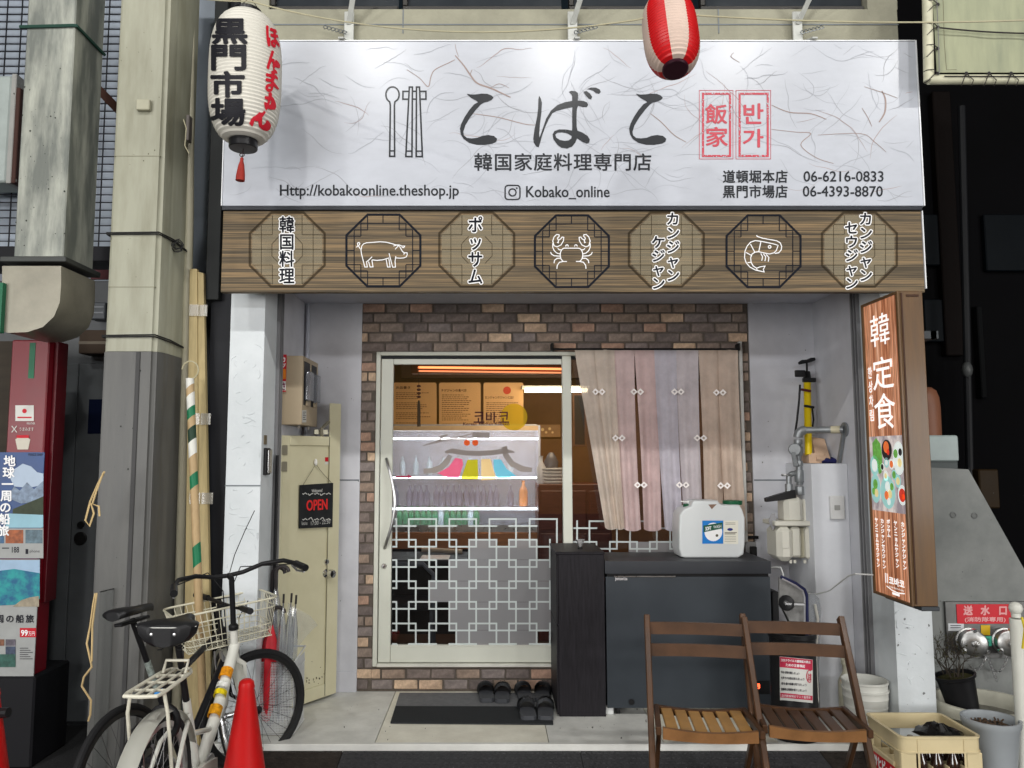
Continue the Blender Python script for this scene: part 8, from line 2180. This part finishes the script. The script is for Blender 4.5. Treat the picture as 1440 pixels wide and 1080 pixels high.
    b = B(); b.bar(BBp + Vector((0, -.07, 0)), BBp + Vector((.12, -.07, -.11)), 0.014, 0.02, up=(0, 1, 0), bev=.003); b.bar(BBp + Vector((0, .07, 0)), BBp + Vector((-.12, .07, .11)), 0.014, 0.02, up=(0, 1, 0), bev=.003); Lw(b, 'crank', silver)
    for s, d in ((-1, Vector((.12, -.12, -.11))), (1, Vector((-.12, .12, .11)))): Lw(B().box(BBp.x + d.x - .04, BBp.x + d.x + .04, d.y - .04, d.y + .04, BBp.z + d.z - .012, BBp.z + d.z + .012, .004), 'pedal', blackp)
    if city:
        b = B().prism([Vector((x, -.062, z)) for x, z in ((-.04, .30), (.0, .36), (.36, .335), (.5, .31), (.51, .24), (.42, .21), (0, .29))], (0, .02, 0)); Lw(b, 'chain_case', fm)
        Lw(B().bar((-.01, .075, .32), (.02, .09, .02), .014, .016, bev=.003), 'kickstand', silver)
    # fenders
    def fender(c, M, a0, a1, nm, w=.038):
        b = B(M); rows = []; n = 26
        for i in range(n + 1):
            a = R(a0 + (a1 - a0) * i / n); d = Vector((math.cos(a), 0, math.sin(a))); r_ = wr_ + .014
            rows.append([c + d * (r_ - .016 * (q_ / 4) ** 4 * 1.0 if False else r_ - .012 * (abs(q_) / 3) ** 2) + Vector((0, w * q_ / 3, 0)) for q_ in (-3, -2, -1, 0, 1, 2, 3)])
        vr = [[b.bm.verts.new((p)) for p in r_] for r_ in rows]
        for i in range(n):
            for j in range(6): b.bm.faces.new((vr[i][j], vr[i][j + 1], vr[i + 1][j + 1], vr[i + 1][j]))
        bmesh.ops.solidify(b.bm, geom=b.bm.faces[:], thickness=.0015)
        return Lw(b, nm, fm)
    if city:
        fender(RH, None, 20, 200, 'rear_fender'); fender(FH, Ms, 20, 150, 'front_fender', .028)
        for s in (-1, 1): Lw(B().tube([RH + Vector((0, s * .06, 0)), Vector((-.21, s * .04, .60 - .06))], .003, 6), 'fender_stay', silver)
        # rear rack
        rk_ = mat('rack_cream', srgb(216, 212, 194), 0.4)
        rz_ = 0.765
        t_r = thing('w', 'x', 'x'); del t_r['label']; del t_r['category']; t_r.name = 'rear_rack'; t_r.parent = t
        B().tube([(-.12, -.066, rz_), (-.155, -.06, rz_ ), (-.165, 0, rz_), (-.155, .06, rz_), (-.12, .066, rz_), (.16, .06, rz_), (.21, .04, rz_ + .0), (.21, -.04, rz_), (.16, -.06, rz_)], .0075, 8, close=True).obj('outer_rail', rk_, t_r, local=True)
        for s in (-.022, .022): B().cyl((-.162, s, rz_), (.205, s, rz_), .0055, n=8).obj('inner_rail', rk_, t_r, local=True)
        for xx in (-.07, .03, .13): B().cyl((xx, -.062, rz_ - .004), (xx, .062, rz_ - .004), .006, n=8).obj('cross_rail', rk_, t_r, local=True)
        B().tube([(.14, -.045, rz_), (.17, -.045, rz_ + .045), (.17, .045, rz_ + .045), (.14, .045, rz_)], .007, 8).obj('hoop', rk_, t_r, local=True)
        for s in (-1, 1):
            B().tube([(-.10, s * .062, rz_), (-.09, s * .075, rz_ - .08), (0, s * .075, RH.z)], .007, 8).obj('rack_leg', rk_, t_r, local=True)
            B().tube([(.1, s * .05, rz_), (.22, s * .02, rz_ - .03), (.26, s * .0, rz_ - .04)], .006, 8).obj('rack_stay', rk_, t_r, local=True)
        # wheel lock
        b = B(); b.tube([Vector((.07 + .0, .05 * math.cos(R(a)), .60 + .06 * math.sin(R(a)))) for a in range(-50, 231, 20)], .014, 8); Lw(b, 'wheel_lock', blackp)
        # head badge stickers along the down tube
        for k_, (tt, c_) in enumerate(((.22, srgb(224, 140, 20)), (.34, srgb(230, 230, 210)), (.40, srgb(214, 190, 20)), (.52, srgb(226, 150, 20)))):
            c0_ = (HT0 + Vector((0, 0, .05))).lerp(BBp, tt); dv = (BBp - HT0).normalized()
            b = B(); b.tube([c0_, c0_ + dv * (.05 if k_ in (0, 3) else .028)], .0292, 14, caps=False); Lw(b, 'frame_sticker', mat('sticker_%d' % k_, c_, .45, var=.5, scale=50))
    # seat post and saddle
    sz = 0.965 if city else 1.04
    sp_ = ST + (ST - BBp).normalized() * ((sz - .04 - ST.z) / (ST - BBp).normalized().z)
    Lw(B().tube([ST, sp_], .0135, 12), 'seat_post', black_m if not city else blackp)
    if not city:
        d = (sp_ - ST); Lw(B().tube([ST + d * .1, ST + d * .45], .0155, 12), 'post_sticker', mat('post_sticker', srgb(130, 140, 134), .5, var=.6, scale=60))
        Lw(B().lathe(ST + Vector((0, 0, -.005)), [(.02, 0), (.022, .02), (.018, .03)], 12), 'blue_tape', mat('blue_tape', srgb(40, 130, 200), .5))
    b = B(); rows = []
    sw_ = 0.125 if city else 0.072
    x_ = sp_.x
    prof = ((-.13, .55, .0), (-.12, .85, .006), (-.09, 1.0, .010), (-.04, .86, .008), (.02, .5, .0), (.07, .26, -.002), (.13, .2, -.004), (.15, .12, -.01))
    for dx, w_, dz in prof:
        ww = sw_ * w_; th_ = (.085 if city else .03) * (0.6 + .4 * w_)
        rows.append([Vector((x_ + dx, ww * math.cos(a), sz + dz + (.016 * math.sin(a) if math.sin(a) > 0 else th_ * math.sin(a)))) for a in [2 * PI * j / 16 for j in range(16)]])
    b.rings(rows); sd_ = Lw(b, 'saddle', mat('saddle_black', (0.014, 0.014, 0.015), .42, bump=.1, bscale=120))
    if city:
        B().tube([Vector((x_ - .131 + .03 * abs(math.cos(R(a))) ** 3, .118 * math.cos(R(a)) , sz + .006 - .0)) for a in range(0, 181, 15)], .0022, 5).obj('piping', mat('piping_white', (.6, .6, .56), .5), sd_, local=True)
        for s in (-1, 1): B().lathe((x_ - .128, s * .045, sz - .02), [(.007, 0), (.006, .004), (.001, .005)], 10, (-1, 0, 0)).obj('rivet', silver, sd_, local=True)
        for s in (-1, 1):
            b = B(); b.tube([(x_ - .05 + .012 * math.cos(a), s * .04 + .012 * math.sin(a), sz - .10 + .055 * a / (8 * PI)) for a in [i * PI / 4 for i in range(33)]], .0025, 5); Lw(b, 'saddle_spring', blackp)
    Lw(B().box(x_ - .1, x_ + .1, -.022, .022, sz - .055, sz - .04, .004), 'saddle_clamp', blackp)
    # stem, bars
    bt = HT1 + axis * (.245 if city else .12)
    b = B(Ms); b.tube([HT1, bt], .0135, 12); b.tube([bt, bt + Vector((.05, 0, .012))], .014, 10); Lw(b, 'stem', blackp)
    Lw(B(Ms).lathe(HT1 - axis * .012, [(.024, 0), (.024, .018), (.018, .024)], 16, tuple(axis)), 'headset', blackp)
    hb = bt + Vector((.045, 0, .012))
    if city: hpts = [(0, 0, 0), (0.0, .07, .004), (-.03, .16, .03), (-.09, .25, .035), (-.17, .285, .02), (-.25, .30, .005)]
    else: hpts = [(0, 0, 0), (0, .12, .006), (-.01, .26, .016), (-.02, .29, .016)]
    full = [hb + Vector((x, -y, z)) for x, y, z in reversed(hpts[1:])] + [hb + Vector(p) for p in hpts]
    Lw(B(Ms).tube(full, .0112, 10), 'handlebar', black_m)
    for s in (-1, 1):
        a, c = hb + Vector((hpts[-2][0], s * hpts[-2][1], hpts[-2][2])), hb + Vector((hpts[-1][0], s * hpts[-1][1], hpts[-1][2]))
        if not city: a = hb + Vector((-.005, s * .19, .012))
        dd = (c - a).normalized()
        Lw(B(Ms).tube([a, c + dd * .015], [.0165, .017], 12), 'grip', blackp)
        p0 = a - dd * .02
        b = B(Ms); b.tube([p0, p0 + Vector((.03, 0, -.015)), p0 + Vector((.03, 0, -.02)) + dd * .05 + Vector((.01, 0, -.01)), p0 + Vector((.02, 0, -.022)) + dd * .11], [.008, .007, .006, .005], 8); Lw(b, 'brake_lever', silver)
        b = B(Ms); b.tube([p0 + Vector((.03, 0, -.01)), hb + Vector((.09, s * .08, .02)), hb + Vector((.07, s * .02, -.08)), HT0 + Vector((.06, s * .02, .02)), HT0 + Vector((.03, s * .03, -.08))], .0028, 6); Lw(b, 'brake_cable', black_m)
    # basket
    if city:
        bk_ = mat('basket_wire', srgb(206, 202, 180), .4)
        bs = thing('w', 'x', 'x'); del bs['label']; del bs['category']; bs.name = 'front_basket'; bs.parent = t
        x0_, x1_, hw, z0_, z1_ = .92, 1.27, .255, .70, .885
        ins = .05
        def rc(z, e): return [(x0_ + e * .3, -hw + e, z), (x0_ + e * .3, hw - e, z), (x1_ - e * .9, hw - e * 1.0, z), (x1_ - e * .9, -hw + e * 1.0, z)]
        def rnd(p4, r):
            out = []
            for i in range(4):
                a, b_, c = Vector(p4[i - 1]), Vector(p4[i]), Vector(p4[(i + 1) % 4]); u, v = (a - b_).normalized() * r, (c - b_).normalized() * r
                for q_ in range(4): s_ = q_ / 3; out.append((b_ + u) * (1 - s_) ** 2 + b_ * 2 * s_ * (1 - s_) + (b_ + v) * s_ ** 2)
            return out
        B(Ms).tube(rnd(rc(z1_, 0), .05), .0055, 8, close=True).obj('rim', bk_, bs, local=True)
        B(Ms).tube(rnd(rc(z1_ - .045, .012), .05), .0035, 6, close=True).obj('upper_hoop', bk_, bs, local=True)
        b = B(Ms)
        for zz_, e in ((z0_ + .06, .04), (z0_ + .03, .044), (z0_, .05)): b.tube(rnd(rc(zz_, e), .04), .0024, 5, close=True)
        top, botm = rc(z1_, 0), rc(z0_, .05)
        def edge(i, n):
            for k in range(n):
                f_ = (k + .5) / n; a = Vector(top[i]).lerp(Vector(top[(i + 1) % 4]), .08 + .84 * f_); c = Vector(botm[i]).lerp(Vector(botm[(i + 1) % 4]), .06 + .88 * f_); b.tube([a, c], .0018, 5)
        edge(0, 14); edge(1, 10); edge(2, 14); edge(3, 10)
        stuff(b.obj('wire_sides', bk_, bs, local=True))
        b = B(Ms); A4, B4, C4, D4 = [Vector(p) for p in botm]
        for k in range(34): f_ = k / 33; b.tube([A4.lerp(B4, f_), D4.lerp(C4, f_)], .0017, 4)
        for k in range(8): f_ = k / 7; b.tube([A4.lerp(D4, f_) + Vector((0, 0, -.002)), B4.lerp(C4, f_) + Vector((0, 0, -.002))], .0022, 4)
        stuff(b.obj('wire_floor', bk_, bs, local=True))
        Lw(B(Ms).box(1.02, 1.10, -.03, .03, .60, .655, .012, seg=2), 'head_lamp', mat('lamp_grey', (.3, .3, .3), .3))
        for s in (-1, 1): Lw(B(Ms).tube([(1.05, s * .06, .66), FH + Vector((0, s * .06, 0))], .004, 6), 'basket_stay', silver)
    return t
RHx, RHy = -1.275, 3.10
bike('white city bicycle with a wire basket and rear rack, its front turned left', 'city', (RHx, RHy, ROAD), R(89.5), R(0), R(33))
bk2 = bike('black bicycle leaning behind the white one, its dark front wheel against the umbrella stand', 'cross', (-1.475, 3.33, ROAD), R(78), R(-6), R(-32))
bk2.scale = (0.94, 0.94, 0.94)
